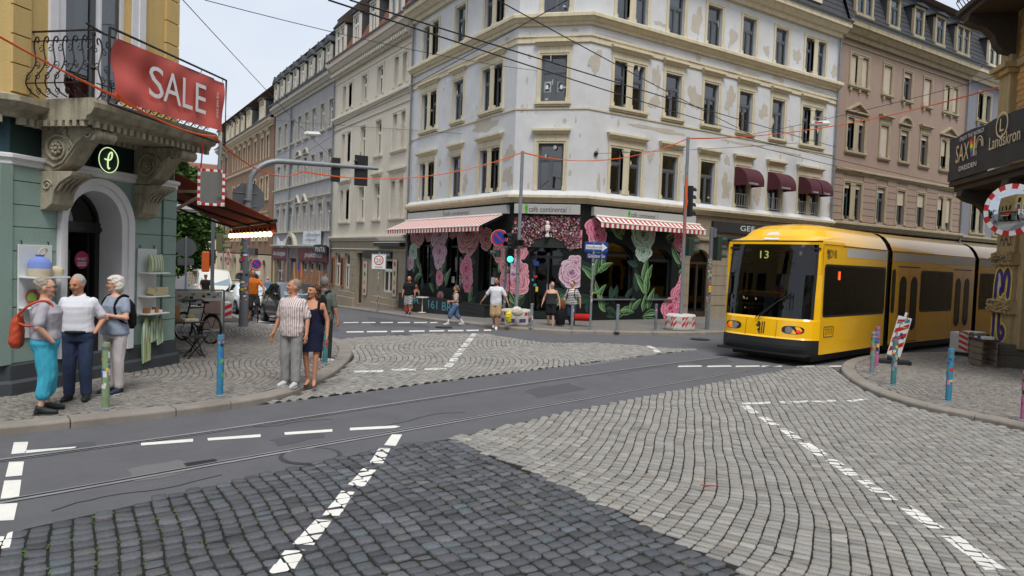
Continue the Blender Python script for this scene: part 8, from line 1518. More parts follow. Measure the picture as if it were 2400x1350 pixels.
# ================================================================== people
TSC = bpy.data.scenes.new('tmp')
def fuse(mb, name, vox, sm=4, amp=0., fr=9., seed=0., stretch=(1, 1, 1)):
    """join overlapping volumes into one continuous skin"""
    o = bpy.data.objects.new('tmp', mb.mesh('tmp', [])); TSC.collection.objects.link(o)
    r = o.modifiers.new('r', 'REMESH'); r.mode = 'VOXEL'; r.voxel_size = vox; r.use_smooth_shade = True
    if sm: s_ = o.modifiers.new('s', 'SMOOTH'); s_.iterations = sm; s_.factor = .5
    vl = TSC.view_layers[0]; vl.update(); me = bpy.data.meshes.new_from_object(o.evaluated_get(vl.depsgraph)); bpy.data.objects.remove(o); me.name = name
    if amp:
        n = len(me.vertices); co = np.empty(n*3); me.vertices.foreach_get('co', co); co = co.reshape(-1, 3); no = np.empty(n*3); me.vertices.foreach_get('normal', no); no = no.reshape(-1, 3)
        p = co*fr*np.array(stretch)+seed; f = 0
        for i in range(6): d = np.random.default_rng(i+int(seed)).normal(0, 1+.35*i, 3); f = f+np.sin(p @ d*1.4+i*1.7+.8*np.sin(p @ d[::-1]))/(2.2+.4*i)
        co += no*(f*amp*.75)[:, None]; me.vertices.foreach_set('co', co.reshape(-1)); me.update()
    return me
def ringloft(b, rings, n=16, off=(0, 0)):
    b.loft([[(x0+rx*math.copysign(abs(math.cos(t))**.85, math.cos(t)), y0+ry*math.copysign(abs(math.sin(t))**.85, math.sin(t)), z) for t in np.linspace(0, 6.2832, n+1)[:-1]] for z, ry, rx, x0, y0 in rings])
def limb(b, pts, rr, n=10):
    pts = [Vector(p) for p in pts]; P = []; Rr = []
    for i in range(len(pts)-1):
        for k in range(4): P.append(pts[i].lerp(pts[i+1], k/4)); Rr.append(rr[i]+(rr[i+1]-rr[i])*k/4)
    P.append(pts[-1]); Rr.append(rr[-1]); b.tube([tuple(p) for p in P], Rr, n)
    for p, r in zip(pts, rr): b.ell(p, (r, r, r), 10, 6)
def cloth(name, c, var=.08, **k): return M('cloth_'+name, c, .9, var, 5., .35, 70., spec=.15, **k)
SKIN = {'fair': M('skin_fair', (206, 158, 132), .55, .06, 9., spec=.35), 'tan': M('skin_tan', (190, 134, 104), .55, .06, 9., spec=.35), 'olive': M('skin_olive', (168, 116, 88), .55, .06, 9., spec=.35)}
mEye = M('eye_dark', (38, 30, 26), .2, 0); mEyeW = M('eye_white', (214, 208, 202), .3, 0); mLip = M('lip', (166, 92, 84), .5, .05, 9.); mShoeW = M('white_shoe', (214, 214, 214), .7, .06, 9.); mShoeB = M('black_shoe', (30, 30, 32), .6, .1, 9.); mShoeN = M('navy_shoe', (36, 42, 62), .7, .1, 9.); mSole = M('shoe_sole', (196, 194, 188), .8, .06, 9.)
def V3(x, y, z): return Vector((x, y, z))
def person(lab, base, top, face, O, arms=None, legs=None, yaw=0., pitch=0., vox=.011, z0=.12, hmin=1.0, pos=None, h=None, roll=0., seat=None):
    """base/top: photo pixels of feet and crown; face: where the chest points (world 2-D); O: clothes"""
    p = Vector(pos) if pos else G(base[0], base[1], z0)
    if h is None: pt2 = onP(base[0], top, p, Vector((p.x, p.y, 0)).normalized()); h = max(hmin, min(1.9, pt2.z-p.z))
    k = h/1.75; g = O.get('g', 1.); fem = O.get('f', False); T = thing('person', lab, 'person', p, math.atan2(face[1], face[0]))
    sk = SKIN[O.get('skin', 'fair')]; hy = .092*(1.08 if fem else 1); S = V3(0, .0, 0)
    hipz = .93; L = dict(Lk=V3(.03, .1, .5), La=V3(.0, .11, .09), Rk=V3(.03, -.1, .5), Ra=V3(.0, -.11, .09)); L.update({a: V3(*b_) for a, b_ in (legs or {}).items()})
    if seat: hipz = seat
    A = dict(Ls=V3(-.01, .172*(.93 if fem else 1)*(.6+.4*g), 1.4), Rs=V3(-.01, -.172*(.93 if fem else 1)*(.6+.4*g), 1.4)); dz = hipz-.93; sh = Vector((0, 0, dz))
    ar = {'Le': V3(-.03, .25*(.6+.4*g), 1.14), 'Lw': V3(.04, .27*(.6+.4*g), .9), 'Re': V3(-.03, -.25*(.6+.4*g), 1.14), 'Rw': V3(.04, -.27*(.6+.4*g), .9)}
    ar.update({a: V3(*b_) for a, b_ in (arms or {}).items()})
    for q_ in (A, ar):
        for a in q_: q_[a] = q_[a]+sh
    wv, dv_ = g, g
    TRs = [(.84, .15*wv, .105*dv_, 0, 0), (.93, (.178 if fem else .168)*wv, .12*dv_, 0, 0), (1.02, .162*wv, .115*dv_, .005, 0), (1.1, (.14 if fem else .152)*wv, .108*dv_+.02*(g-1), .008, 0), (1.22, .158*wv, .115*dv_, .01, 0), (1.33, .172*wv, (.125 if fem else .118)*dv_, .012 if fem else .006, 0), (1.41, .162*(.5+.5*wv), .1*dv_, -.004, 0), (1.47, .1, .072, -.008, 0), (1.5, .06, .058, -.008, 0)]
    TRs = [(z+dz, a, c, d, e) for z, a, c, d, e in TRs]; hipL, hipR = V3(0, hy, hipz-.02), V3(0, -hy, hipz-.02)
    # --- skin
    b = MB(); ringloft(b, TRs)
    for s_, hp in (('L', hipL), ('R', hipR)):
        limb(b, [hp, L[s_+'k'], L[s_+'a']], [.078*(.6+.4*g), .052, .034]); mk = L[s_+'k'].lerp(L[s_+'a'], .3)+V3(-.02, 0, 0); b.ell(mk, (.052, .05, .09), 10, 6)
        limb(b, [A[s_+'s'], ar[s_+'e'], ar[s_+'w']], [.048*(.6+.4*g), .04*(.6+.4*g), .026])
        fd = O.get('toe', {}).get(s_, V3(1, .12 if s_ == 'L' else -.12, 0)).normalized(); a_ = L[s_+'a']; limb(b, [a_+V3(0, 0, -.02), a_+fd*.06+V3(0, 0, -.055), a_+fd*.15+V3(0, 0, -.07)], [.036, .036, .026])
    i0 = len(b.v); b.tube([(-.015, 0, 1.45), (.0, 0, 1.58)], [.06, .052], 12); hd0 = len(b.v)
    b.ell((0, 0, 1.648), (.098, .076, .108), 18, 12); b.ell((.028, 0, 1.585), (.064, .056, .064), 14, 8); b.ell((.07, 0, 1.545), (.026, .028, .022), 10, 6); b.tube([(.09, 0, 1.655), (.108, 0, 1.622), (.1, 0, 1.605)], [.009, .016, .013], 8); b.ell((.085, 0, 1.668), (.018, .05, .012), 10, 6)
    for s_ in (-1, 1): b.ell((-.002, s_*.079, 1.628), (.02, .01, .032), 10, 6); b.ell((.066, s_*.034, 1.612), (.03, .026, .024), 10, 6)
    HR = Matrix.Translation(Vector((-.01, 0, 1.52))+sh) @ Matrix.Rotation(yaw, 4, 'Z') @ Matrix.Rotation(pitch, 4, 'Y') @ Matrix.Scale(1.07, 4) @ Matrix.Translation((.01, 0, -1.52)); b.xf(Matrix.Translation(sh), i0); b.xf(HR @ Matrix.Translation(-sh), hd0)
    hands = []
    for s_ in 'LR':
        w, e = ar[s_+'w'], ar[s_+'e']; d = (w-e).normalized(); ins = V3(0, -1 if s_ == 'L' else 1, 0); nrm = (ins-d*ins.dot(d)).normalized(); side = d.cross(nrm).normalized(); fwdv = side if side.x > 0 else -side
        if (s_+'h') in O.get('nohand', ()): continue
        b.obox(w+d*.05, d*.05, fwdv*.037, nrm*.014); hands.append((w, d, fwdv, nrm))
    me = fuse(b, 'person_body', vox, 3)
    fb = MB()
    for w, d, fv, nr in hands:
        for i, (oy, ln) in enumerate(((.03, .07), (.01, .08), (-.01, .075), (-.029, .06))):
            a = w+d*.09+fv*oy; m1 = a+d*ln*.5+nr*.008; m2 = a+d*ln*.85+nr*.03; fb.tube([tuple(a-d*.015), tuple(m1), tuple(m2)], [.0095, .009, .007], 6)
        a = w+d*.035+fv*.03; fb.tube([tuple(a), tuple(a+fv*.03+d*.03), tuple(a+fv*.035+d*.06+nr*.01)], [.012, .011, .008], 6)
    if fb.v:   # fingers stay separate chains rooted in the palm, in the same mesh
        n0 = len(me.vertices); import bmesh as _bm; bm = _bm.new(); bm.from_mesh(me); vs = [bm.verts.new(v) for v in fb.v]
        for f in fb.f: nf = bm.faces.new([vs[i] for i in f]); nf.smooth = True
        bm.to_mesh(me); bm.free()
    me.materials.clear(); me.materials.append(sk); body = obj('body', me, T); body.scale = (k, k, k)
    def part(name, bm_, ma, vx=None, amp=0., fr=9., sm=3, st=(1, 1, 1), raw=False, par=T):
        m_ = bm_.mesh(name, [], True) if raw else fuse(bm_, name, vx or vox, sm, amp, fr, sum(map(ord, lab)) % 50, st)
        m_.materials.clear(); [m_.materials.append(x) for x in (ma if isinstance(ma, (list, tuple)) else [ma])]; o = obj(name, m_, par); o.scale = (k, k, k); return o
    # --- face
    fc = MB()
    for s_ in (-1, 1): fc.ell((.087, s_*.032, 1.648), (.008, .013, .0055), 8, 6, 1); fc.ell((.0935, s_*.032, 1.648), (.003, .0055, .005), 8, 6, 0); fc.box(.09, .097, s_*.032-.015, s_*.032+.015, 1.6665, 1.67, 3)
    fc.ell((.094, 0, 1.576), (.008, .024, .006), 10, 6, 2); fc.xf(HR @ Matrix.Translation(-sh) @ Matrix.Translation(sh))
    hm = M('hair_'+O['hair'][0], O['hair'][1], .65, .2, 22., .5, 60., spec=.3); part('face_features', fc, [mEye, mEyeW, mLip, hm], raw=True)
    if O.get('glasses'):
        gb = MB()
        for s_ in (-1, 1): gb.tube([(.105, s_*.034+.024*math.cos(t), 1.645+.018*math.sin(t)) for t in np.linspace(0, 6.283, 17)], .0025, 4, cap=False); gb.tube([(.103, s_*.058, 1.65), (.0, s_*.082, 1.648)], .0025, 4)
        gb.xf(HR); part('glasses', gb, mIronB, raw=True)
    hs = O['hair'][2]; hb = MB(); hb.ell((-.022, 0, 1.672), (.094, .083, .1), 18, 12)
    if hs in ('bob', 'curly', 'long'): hb.ell((-.04, 0, 1.61), (.078, .096 if hs == 'bob' else .09, .1), 16, 10); hb.ell((.0, 0, 1.72), (.085, .075, .05), 14, 8)
    if hs == 'bob': hb.ell((.05, 0, 1.712), (.055, .07, .03), 12, 8)
    if hs == 'bun': hb.ell((-.09, 0, 1.7), (.045, .05, .045), 12, 8)
    if hs == 'pony': hb.tube([(-.1, 0, 1.68), (-.14, 0, 1.62), (-.13, 0, 1.5)], [.03, .035, .012], 8)
    if hs == 'bald': hb = MB(); hb.ell((-.06, 0, 1.6), (.05, .078, .05), 12, 8)
    if hs == 'curly':
        q = random.Random(5)
        for _ in range(40): a = q.uniform(1.2, 5.1); hb.ell((-.03+.09*math.cos(a), .09*math.sin(a), q.uniform(1.52, 1.72)), (.024,)*3, 7, 5)
    if hs == 'cap': hb.ell((.06, 0, 1.715), (.09, .07, .014), 14, 6)
    if O.get('beard'): hb.ell((.045, 0, 1.55), (.055, .058, .04), 12, 8)
    hb.xf(HR); part('hair' if hs != 'cap' else 'cap', hb, hm, .009, .006, 40.)
    # --- trousers / skirt
    tr = O.get('legs')
    if tr:
        kind, ln, ma, wd = tr; b = MB()
        if kind == 'dress': pass
        else:
            ringloft(b, [(z, a+.014, c+.014, d, e) for z, a, c, d, e in TRs[0:3]])
            for s_, hp in (('L', hipL), ('R', hipR)):
                kn, an = L[s_+'k'], L[s_+'a']
                if ln <= .5: e = hp.lerp(kn, ln*2); limb(b, [hp, e], [.095*g*(.5+.5*wd), .088*wd*(.7+.3*g)])
                else: e = kn.lerp(an, (ln-.5)*2); limb(b, [hp, kn, e], [.092*(.5+.5*g)*(.5+.5*wd), .07*wd, .058*wd])
        part('trousers' if ln > .6 else 'shorts', b, ma, None, O.get('wr', .006), 7., 2, (1.3, 1.3, .7))
    sh_ = O.get('shirt')
    if sh_:
        hem, sl, ma, wd = sh_; b = MB(); hem += dz; rg = [r for r in TRs if r[0] > hem+.02]; r0 = TRs[0] if hem < TRs[0][0] else min(TRs, key=lambda r: abs(r[0]-hem)); e = .02*wd
        top_ = [(hem, r0[1]+e, r0[2]+e, r0[3], 0)]+[(z, a+e*(1 if z < 1.4+dz else .6), c+e*(1 if z < 1.4+dz else .6), d, 0) for z, a, c, d, _ in rg[:-1]]
        if O.get('tank'): top_ = [t for t in top_ if t[0] < 1.38+dz]
        ringloft(b, top_)
        if O.get('dresslen'): zl = O['dresslen']; ringloft(b, [(zl, .19, .15, .0, 0), (.75, .185, .14, 0, 0), (hem+.01, r0[1]+e, r0[2]+e, 0, 0)])
        if fem: [b.ell((.085, s2*.065, 1.3+dz), (.06, .065, .06), 10, 8) for s2 in (-1, 1)]
        if sl > 0:
            for s_ in 'LR':
                a, m_ = A[s_+'s'], ar[s_+'e']; e2 = a.lerp(m_, min(1, sl)); r_ = (.046*(.6+.4*g)+.015*wd); limb(b, [a, e2]+([m_.lerp(ar[s_+'w'], sl-1)] if sl > 1 else []), [r_, r_*.98]+([r_*.8] if sl > 1 else []))
        if O.get('tank'):
            for s2 in (-1, 1): b.tube([(.1, s2*.09, 1.34+dz), (.06, s2*.1, 1.44+dz), (-.04, s2*.1, 1.45+dz), (-.09, s2*.09, 1.34+dz)], .012, 6)
        if O.get('collar'): b.tube([(.05, -.03, 1.46+dz), (.02, -.075, 1.49+dz), (-.06, -.05, 1.5+dz), (-.07, 0, 1.5+dz), (-.06, .05, 1.5+dz), (.02, .075, 1.49+dz), (.05, .03, 1.46+dz)], .017, 6)
        part('dress' if O.get('dresslen') else 'shirt', b, ma, None, O.get('ws', .006), 9., 2)
    for nm, bb_ in O.get('extra', {}).items(): part(nm, bb_[0], bb_[1], raw=True)
    for s_ in 'LR':   # shoes
        so = O.get('shoes')
        if not so: continue
        a_ = L[s_+'a']; fd = O.get('toe', {}).get(s_, V3(1, .12 if s_ == 'L' else -.12, 0)).normalized(); b = MB()
        if so == 'flip': b.ell(a_+fd*.06+V3(0, 0, -.082), (.0,)*3 if 0 else (.12, .045, .01), 12, 6, rot=Matrix.Rotation(math.atan2(fd.y, fd.x), 3, 'Z')); part('sandal', b, mShoeB, raw=True); continue
        limb(b, [a_+V3(-.01, 0, .0), a_+fd*.05+V3(0, 0, -.04), a_+fd*.17+V3(0, 0, -.057)], [.05, .05, .036]); b.ell(a_-fd*.03+V3(0, 0, -.045), (.045,)*3, 8, 6); o = part('shoe', b, so, .01)
        b = MB(); ang = Matrix.Rotation(math.atan2(fd.y, fd.x), 3, 'Z'); b.ell(a_+fd*.06+V3(0, 0, -.082), (.15, .048, .016), 14, 6, rot=ang); part('sole', b, O.get('sole', mSole), raw=True)
    if O.get('socks'):
        b = MB(); [limb(b, [L[s_+'a'].lerp(L[s_+'k'], .32), L[s_+'a']], [.048, .042]) for s_ in 'LR']; part('socks', b, mShoeW)
    return T, k
def loc(T, k, v): return T.matrix_basis @ (Vector(v)*k)
def backpack(T, k, lab, ma, x=-.2, w=.15, h=.23, dz=0., straps=True, z=1.2):
    Bp = thing('backpack', lab, 'backpack', T.location, T.rotation_euler[2]); b = MB(); ringloft(b, [(z-h, w*.85, .06, x, 0), (z-h*.8, w, .085, x-.01, 0), (z-.02, w, .085, x-.01, 0), (z+h*.6, w*.9, .075, x, 0), (z+h*.95, w*.5, .045, x+.02, 0)], 18); o = obj('bag', fuse(b, 'bag', .012, 3, .004, 12.), Bp); o.data.materials.clear(); o.data.materials.append(ma); o.scale = (k,)*3
    b = MB(); ringloft(b, [(z-h*.8, w*.7, .03, x-.085, 0), (z-.0, w*.7, .03, x-.085, 0)], 12); o = obj('pocket', b.mesh('pocket', ma, True), Bp); o.scale = (k,)*3
    for s_ in (-1, 1):
        b = MB(); b.tube([tuple(p) for p in smooth3([(x+.06, s_*.09, 1.46), (-.02, s_*.115, 1.495), (.09, s_*.12, 1.43), (.145, s_*.125, 1.3), (.12, s_*.155, 1.16), (-.02, s_*.17, 1.06), (x+.04, s_*.12, 1.02)])], .02, 6); o = obj('strap', b.mesh('strap', ma, True), Bp); o.scale = (k,)*3
    return Bp
rt2 = Vector((rt.x, rt.y)).normalized(); aw2 = Vector((fw.x, fw.y)).normalized()
def facing(r, a): v = rt2*r+aw2*a; return (v.x, v.y)
# ---- three people talking on the near left pavement
cLil = cloth('lilac_grey', (166, 162, 170)); cAqua = cloth('aqua', (70, 170, 196), .1); cWhite = cloth('white', (216, 216, 222), .04); cJean = cloth('jeans', (56, 66, 90), .3); cBlueG = cloth('grey_blue', (140, 150, 166)); cPale = cloth('pale_pink_white', (198, 190, 190), .05); cBlkB = cloth('black_nylon', (28, 28, 32), .1); cOrB = M('orange_leather', (178, 66, 34), .5, .15, 6., .3, 30.)
P1, k1 = person('stocky person in lilac shirt and aqua capri trousers with hands in pockets', (104, 968), 655, facing(.85, .5), dict(g=1.3, f=True, hair=('ash', (150, 140, 128), 'bun'), glasses=True, shirt=(.98, .85, cLil, 1.25), legs=('t', .78, cAqua, 1.5), shoes=mShoeB, sole=mShoeB, wr=.008, nohand=('Lh', 'Rh')), arms={'Re': (-.06, -.3, 1.16), 'Rw': (.1, -.25, .96), 'Le': (-.05, .29, 1.16), 'Lw': (.1, .24, .96)}, yaw=-.1, legs={'Lk': (.04, .13, .5), 'La': (.02, .15, .09), 'Rk': (.03, -.11, .5), 'Ra': (-.04, -.12, .09)})
TB1 = thing('shoulder_bag', 'orange red leather bag hanging behind the person in aqua trousers', 'bag', P1.location, P1.rotation_euler[2]); b = MB(); ringloft(b, [(.88, .15, .06, -.3, -.0), (.95, .19, .085, -.31, 0), (1.2, .18, .07, -.3, 0), (1.3, .16, .03, -.28, 0)]); o = obj('bag', fuse(b, 'bag', .014, 2, .012, 10.), TB1); o.data.materials.clear(); o.data.materials.append(cOrB); o.scale = (k1,)*3
b = MB(); b.tube([tuple(p) for p in smooth3([(-.3, -.12, 1.28), (-.16, -.16, 1.44), (0, -.16, 1.5), (.1, -.15, 1.42), (.06, -.2, 1.25), (-.15, -.22, 1.15), (-.28, -.14, 1.2)])], .016, 6); o = obj('strap', b.mesh('strap', cOrB, True), TB1); o.scale = (k1,)*3
bt = MB(); bt.tube([(.17*math.cos(t), .172*math.sin(t), .985) for t in np.linspace(0, 6.283, 25)], .018, 6); bt.box(.165, .185, -.03, .03, .965, 1.005)
P2, k2 = person('grey haired man in white short sleeved shirt and jeans with hands in pockets', (182, 938), 648, facing(.25, -.95), dict(g=1.12, hair=('grey', (168, 162, 156), 'short'), shirt=(.97, .75, cWhite, 1.15), collar=True, legs=('t', .97, cJean, 1.25), shoes=mShoeB, sole=mShoeB, nohand=('Lh', 'Rh'), skin='tan', extra={'belt': (bt, mShoeB)}), arms={'Le': (-.08, .29, 1.15), 'Lw': (.09, .23, .97), 'Re': (-.08, -.29, 1.15), 'Rw': (.09, -.23, .97)}, yaw=-.35, pitch=.22)
P3, k3 = person('white haired person in grey blue top and pale trousers with folded arms', (268, 922), 650, facing(-.3, -.95), dict(g=1.08, f=True, hair=('white', (206, 200, 188), 'bob'), glasses=True, shirt=(.9, .6, cBlueG, 1.2), legs=('t', .95, cPale, 1.15), shoes=mShoeN, ws=.007), arms={'Le': (.06, .27, 1.16), 'Lw': (.19, .02, 1.2), 'Re': (.06, -.27, 1.16), 'Rw': (.21, -.0, 1.17)}, yaw=-.75, legs={'La': (.0, .09, .09), 'Ra': (.0, -.09, .09)})
backpack(P3, k3, 'black backpack on the white haired person with folded arms', cBlkB)
# ---- couple at the kerb corner and the man behind
mSt = bpy.data.materials.new('striped_shirt'); mSt.use_nodes = True; t_ = mSt.node_tree; co_ = N(t_, 'ShaderNodeTexCoord'); sx = N(t_, 'ShaderNodeSeparateXYZ'); mt_ = N(t_, 'ShaderNodeMath', operation='MULTIPLY'); mt_.inputs[1].default_value = 32; fr_ = N(t_, 'ShaderNodeMath', operation='FRACT'); gt = N(t_, 'ShaderNodeMath', operation='GREATER_THAN'); gt.inputs[1].default_value = .66; mxs = N(t_, 'ShaderNodeMix', data_type='RGBA'); mxs.inputs[6].default_value = (*lin((214, 204, 200)), 1); mxs.inputs[7].default_value = (*lin((150, 120, 118)), 1)
for a_, b_ in ((co_.outputs['Object'], sx.inputs[0]), (sx.outputs['Y'], mt_.inputs[0]), (mt_.outputs[0], fr_.inputs[0]), (fr_.outputs[0], gt.inputs[0]), (gt.outputs[0], mxs.inputs[0]), (mxs.outputs[2], t_.nodes['Principled BSDF'].inputs['Base Color'])): t_.links.new(a_, b_)
t_.nodes['Principled BSDF'].inputs['Roughness'].default_value = .9
cGreyT = cloth('grey_trousers', (142, 140, 138), .08); cNavy = cloth('navy_dress', (36, 38, 60), .1); cOlive = cloth('dark_olive', (92, 98, 92), .1); cDkT = cloth('dark_trousers', (52, 54, 52), .12); mSilv = M('silver_shoe', (190, 192, 194), .6, .1, 12.)
P4, k4 = person('man in striped short sleeved shirt and grey trousers standing on the kerb', (682, 905), 658, facing(-.25, -.95), dict(g=1.12, hair=('grey_brown', (140, 126, 112), 'short'), shirt=(.84, .85, mSt, 1.4), collar=True, legs=('t', .97, cGreyT, 1.3), shoes=mSilv, skin='tan', wr=.007), yaw=-.7, pitch=-.12, arms={'Rw': (.06, -.31, .88), 'Lw': (.06, .3, .88)}, legs={'La': (.06, .12, .09), 'Ra': (.0, -.1, .09)})
P5, k5 = person('person with curly brown hair in navy dress beside the man in stripes', (729, 902), 668, facing(.1, -1), dict(g=1.0, f=True, hair=('brown', (84, 60, 44), 'curly'), shirt=(.9, 0, cNavy, 1.1), tank=True, dresslen=.6, legs=None, shoes='flip', skin='tan'), yaw=-.6, arms={'Lw': (.05, .26, .88), 'Le': (-.02, .25, 1.13)}, legs={'La': (.05, .06, .09), 'Ra': (-.05, -.06, .09), 'Lk': (.05, .08, .5)})
B5 = thing('backpack', 'black backpack strap on the shoulder of the person in navy dress', 'backpack', P5.location, P5.rotation_euler[2]); b = MB(); b.tube([tuple(p) for p in smooth3([(-.14, .09, 1.42), (-.02, .11, 1.49), (.09, .11, 1.42), (.13, .12, 1.3), (.06, .17, 1.2)])], .024, 6); o = obj('strap', b.mesh('strap', cBlkB, True), B5); o.scale = (k5,)*3
P6, k6 = person('grey haired man in dark olive shirt seen from behind at the kerb', (757, 850), 652, facing(.25, .97), dict(g=1.08, hair=('grey2', (120, 116, 112), 'short'), shirt=(.88, .8, cOlive, 1.25), collar=True, legs=('t', .95, cDkT, 1.1), shoes=mShoeW, skin='tan'), yaw=.2)
backpack(P6, k6, 'black backpack on the man seen from behind', cBlkB, -.22, .18, .27, z=1.16)
# ---- pedestrians crossing before the cafe
cBlk = cloth('black', (34, 34, 36), .1); mChk = bpy.data.materials.new('checked_shorts'); mChk.use_nodes = True; t_ = mChk.node_tree; ck_ = N(t_, 'ShaderNodeTexChecker', Scale=22); ck_.inputs[1].default_value = (*lin((40, 42, 52)), 1); ck_.inputs[2].default_value = (*lin((190, 190, 192)), 1); co_ = N(t_, 'ShaderNodeTexCoord'); t_.links.new(co_.outputs['Object'], ck_.inputs[0]); t_.links.new(ck_.outputs[0], t_.nodes['Principled BSDF'].inputs['Base Color'])
cBeige = cloth('beige', (190, 170, 156)); cDenim = cloth('denim', (86, 110, 142), .15); cKhaki = cloth('khaki', (178, 152, 112)); cRed = cloth('red', (186, 44, 44))
walkA = {'Lk': (.2, .09, .52), 'La': (.26, .1, .1), 'Rk': (-.02, -.09, .5), 'Ra': (-.3, -.1, .16)}
P7, k7 = person('bearded bald man in black shirt and checked shorts walking by the cafe', (957, 737), 648, facing(-.1, -1), dict(g=1.18, hair=('ginger', (120, 84, 62), 'bald'), beard=True, shirt=(.86, .7, cBlk, 1.3), legs=('s', .5, mChk, 1.3), shoes=mShoeB, skin='tan'), vox=.015, legs={'La': (.12, .1, .09), 'Lk': (.12, .1, .5), 'Ra': (-.14, -.1, .1)}, hmin=1.55)
pse = fL.pt(2.1, .38, .0); P8, k8 = person('dark haired person in black top sitting on the cafe bench', (0, 0), 0, (-1, -.3), dict(g=.95, f=True, hair=('black', (36, 30, 28), 'pony'), shirt=(.9, 0, cBlk, 1.1), tank=True, legs=('s', .4, cOlive, 1.2), shoes=mShoeB, skin='tan'), pos=(pse.x, pse.y, gz(pse.y)+.12), h=1.65, seat=.62, legs={'Lk': (.4, .11, .6), 'La': (.42, .12, .12), 'Rk': (.4, -.11, .6), 'Ra': (.42, -.1, .12)}, arms={'Lw': (.25, .1, 1.05), 'Le': (.05, .24, 1.12), 'Rw': (.22, -.1, 1.0), 'Re': (.02, -.24, 1.1)}, vox=.015)
Tb = thing('red_bag', 'bright red bag standing by the person on the bench', 'bag', (pse.x-.55, pse.y-.05, gz(pse.y)+.12)); b = MB(); ringloft(b, [(0, .14, .09, 0, 0), (.2, .15, .1, 0, 0), (.42, .12, .05, 0, 0)]); o = b.build('bag', cRed, Tb, smooth=True); b = MB(); b.tube([(0, -.06, .4), (0, -.05, .55), (0, .05, .55), (0, .06, .4)], .012, 5); b.build('handle', cRed, Tb)
P9, k9 = person('girl in beige T-shirt and wide denim shorts striding to the left', (1066, 764), 671, facing(-1, -.15), dict(g=.95, f=True, hair=('lightbrown', (120, 92, 70), 'pony'), shirt=(.9, .8, cBeige, 1.4), legs=('t', .66, cDenim, 1.7), shoes=mSilv, socks=True), vox=.015, z0=0., yaw=-.5, hmin=1.3, legs={'Lk': (.2, .08, .54), 'La': (.32, .09, .13), 'Rk': (-.06, -.08, .5), 'Ra': (-.36, -.09, .15)}, arms={'Lw': (.26, .12, 1.08), 'Le': (.02, .24, 1.12), 'Rw': (.24, -.1, 1.06), 'Re': (.0, -.24, 1.12)})
backpack(P9, k9, 'small dark backpack on the striding girl', cBlkB, -.18, .12, .18)
P10, k10 = person('bearded man in white T-shirt and khaki shorts crossing with bags', (1160, 773), 652, facing(-.1, -1), dict(g=1.02, hair=('darkbrown', (44, 34, 30), 'short'), beard=True, shirt=(.82, .85, cWhite, 1.5), legs=('s', .46, cKhaki, 1.35), shoes=mShoeW, skin='olive'), vox=.014, z0=0., yaw=-.3, legs={'Lk': (.06, .09, .52), 'La': (.1, .05, .09), 'Rk': (.02, -.08, .5), 'Ra': (-.25, -.06, .14)}, arms={'Re': (-.05, -.33, 1.18), 'Rw': (.02, -.46, .98), 'Le': (-.04, .32, 1.15), 'Lw': (.05, .42, .93)})
mBagY = M('yellow_plastic', (226, 206, 50), .4, .2, 6., .4, 20.); mBagW = M('white_cloth_bag', (206, 200, 186), .8, .1, 6., .3, 20.)
wl = loc(P10, k10, (.06, .45, .8)); Tb = thing('shopping_bag', 'yellow plastic bag carried by the man in white', 'bag', wl-Z_*.5); b = MB(); b.ell((0, 0, .18), (.1, .12, .26), 12, 10); o = obj('bag', fuse(b, 'bag', .018, 1, .03, 12.), Tb); o.data.materials.append(mBagY)
Tb = thing('bundle_bag', 'white cloth bundle carried beside the yellow bag', 'bag', wl+Vector((.28, -.1, -.25))); b = MB(); b.ell((0, 0, .1), (.22, .14, .17), 14, 10); o = obj('bag', fuse(b, 'bag', .018, 1, .015, 9.), Tb); o.data.materials.append(mBagW)
P11, k11 = person('dark haired person in black tank top and black shorts crossing', (1290, 770), 661, facing(-.15, -1), dict(g=1.08, f=True, hair=('dark2', (52, 40, 36), 'pony'), shirt=(.92, 0, cloth('charcoal', (60, 60, 62)), 1.1), tank=True, legs=('s', .38, cBlk, 1.3), shoes=mShoeB), vox=.014, z0=0., yaw=.4, arms={'Re': (-.06, -.28, 1.16), 'Rw': (.02, -.34, .93), 'Le': (-.04, .28, 1.14), 'Lw': (.02, .32, .88)}, legs={'Lk': (.1, .09, .5), 'La': (.12, .1, .09), 'Ra': (-.14, -.09, .12)})
wl = loc(P11, k11, (.05, .36, .82)); Tb = thing('black_bag', 'black cylindrical bag carried by the person in black', 'bag', wl-Z_*.62); b = MB(); ringloft(b, [(0, .15, .15, 0, 0), (.05, .17, .17, 0, 0), (.45, .17, .17, 0, 0), (.5, .14, .14, 0, 0)]); b.build('bag', cBlkB, Tb, smooth=True); b = MB(); b.tube([(-.1, 0, .48), (-.06, 0, .62), (.06, 0, .62), (.1, 0, .48)], .012, 5); b.build('handle', cBlkB, Tb)
mHS = bpy.data.materials.new('horizontal_stripe_shirt'); mHS.use_nodes = True; t_ = mHS.node_tree; co_ = N(t_, 'ShaderNodeTexCoord'); sx = N(t_, 'ShaderNodeSeparateXYZ'); mt_ = N(t_, 'ShaderNodeMath', operation='MULTIPLY'); mt_.inputs[1].default_value = 16; fr_ = N(t_, 'ShaderNodeMath', operation='FRACT'); gt = N(t_, 'ShaderNodeMath', operation='GREATER_THAN'); gt.inputs[1].default_value = .6; mxs = N(t_, 'ShaderNodeMix', data_type='RGBA'); mxs.inputs[6].default_value = (*lin((216, 214, 210)), 1); mxs.inputs[7].default_value = (*lin((60, 58, 62)), 1)
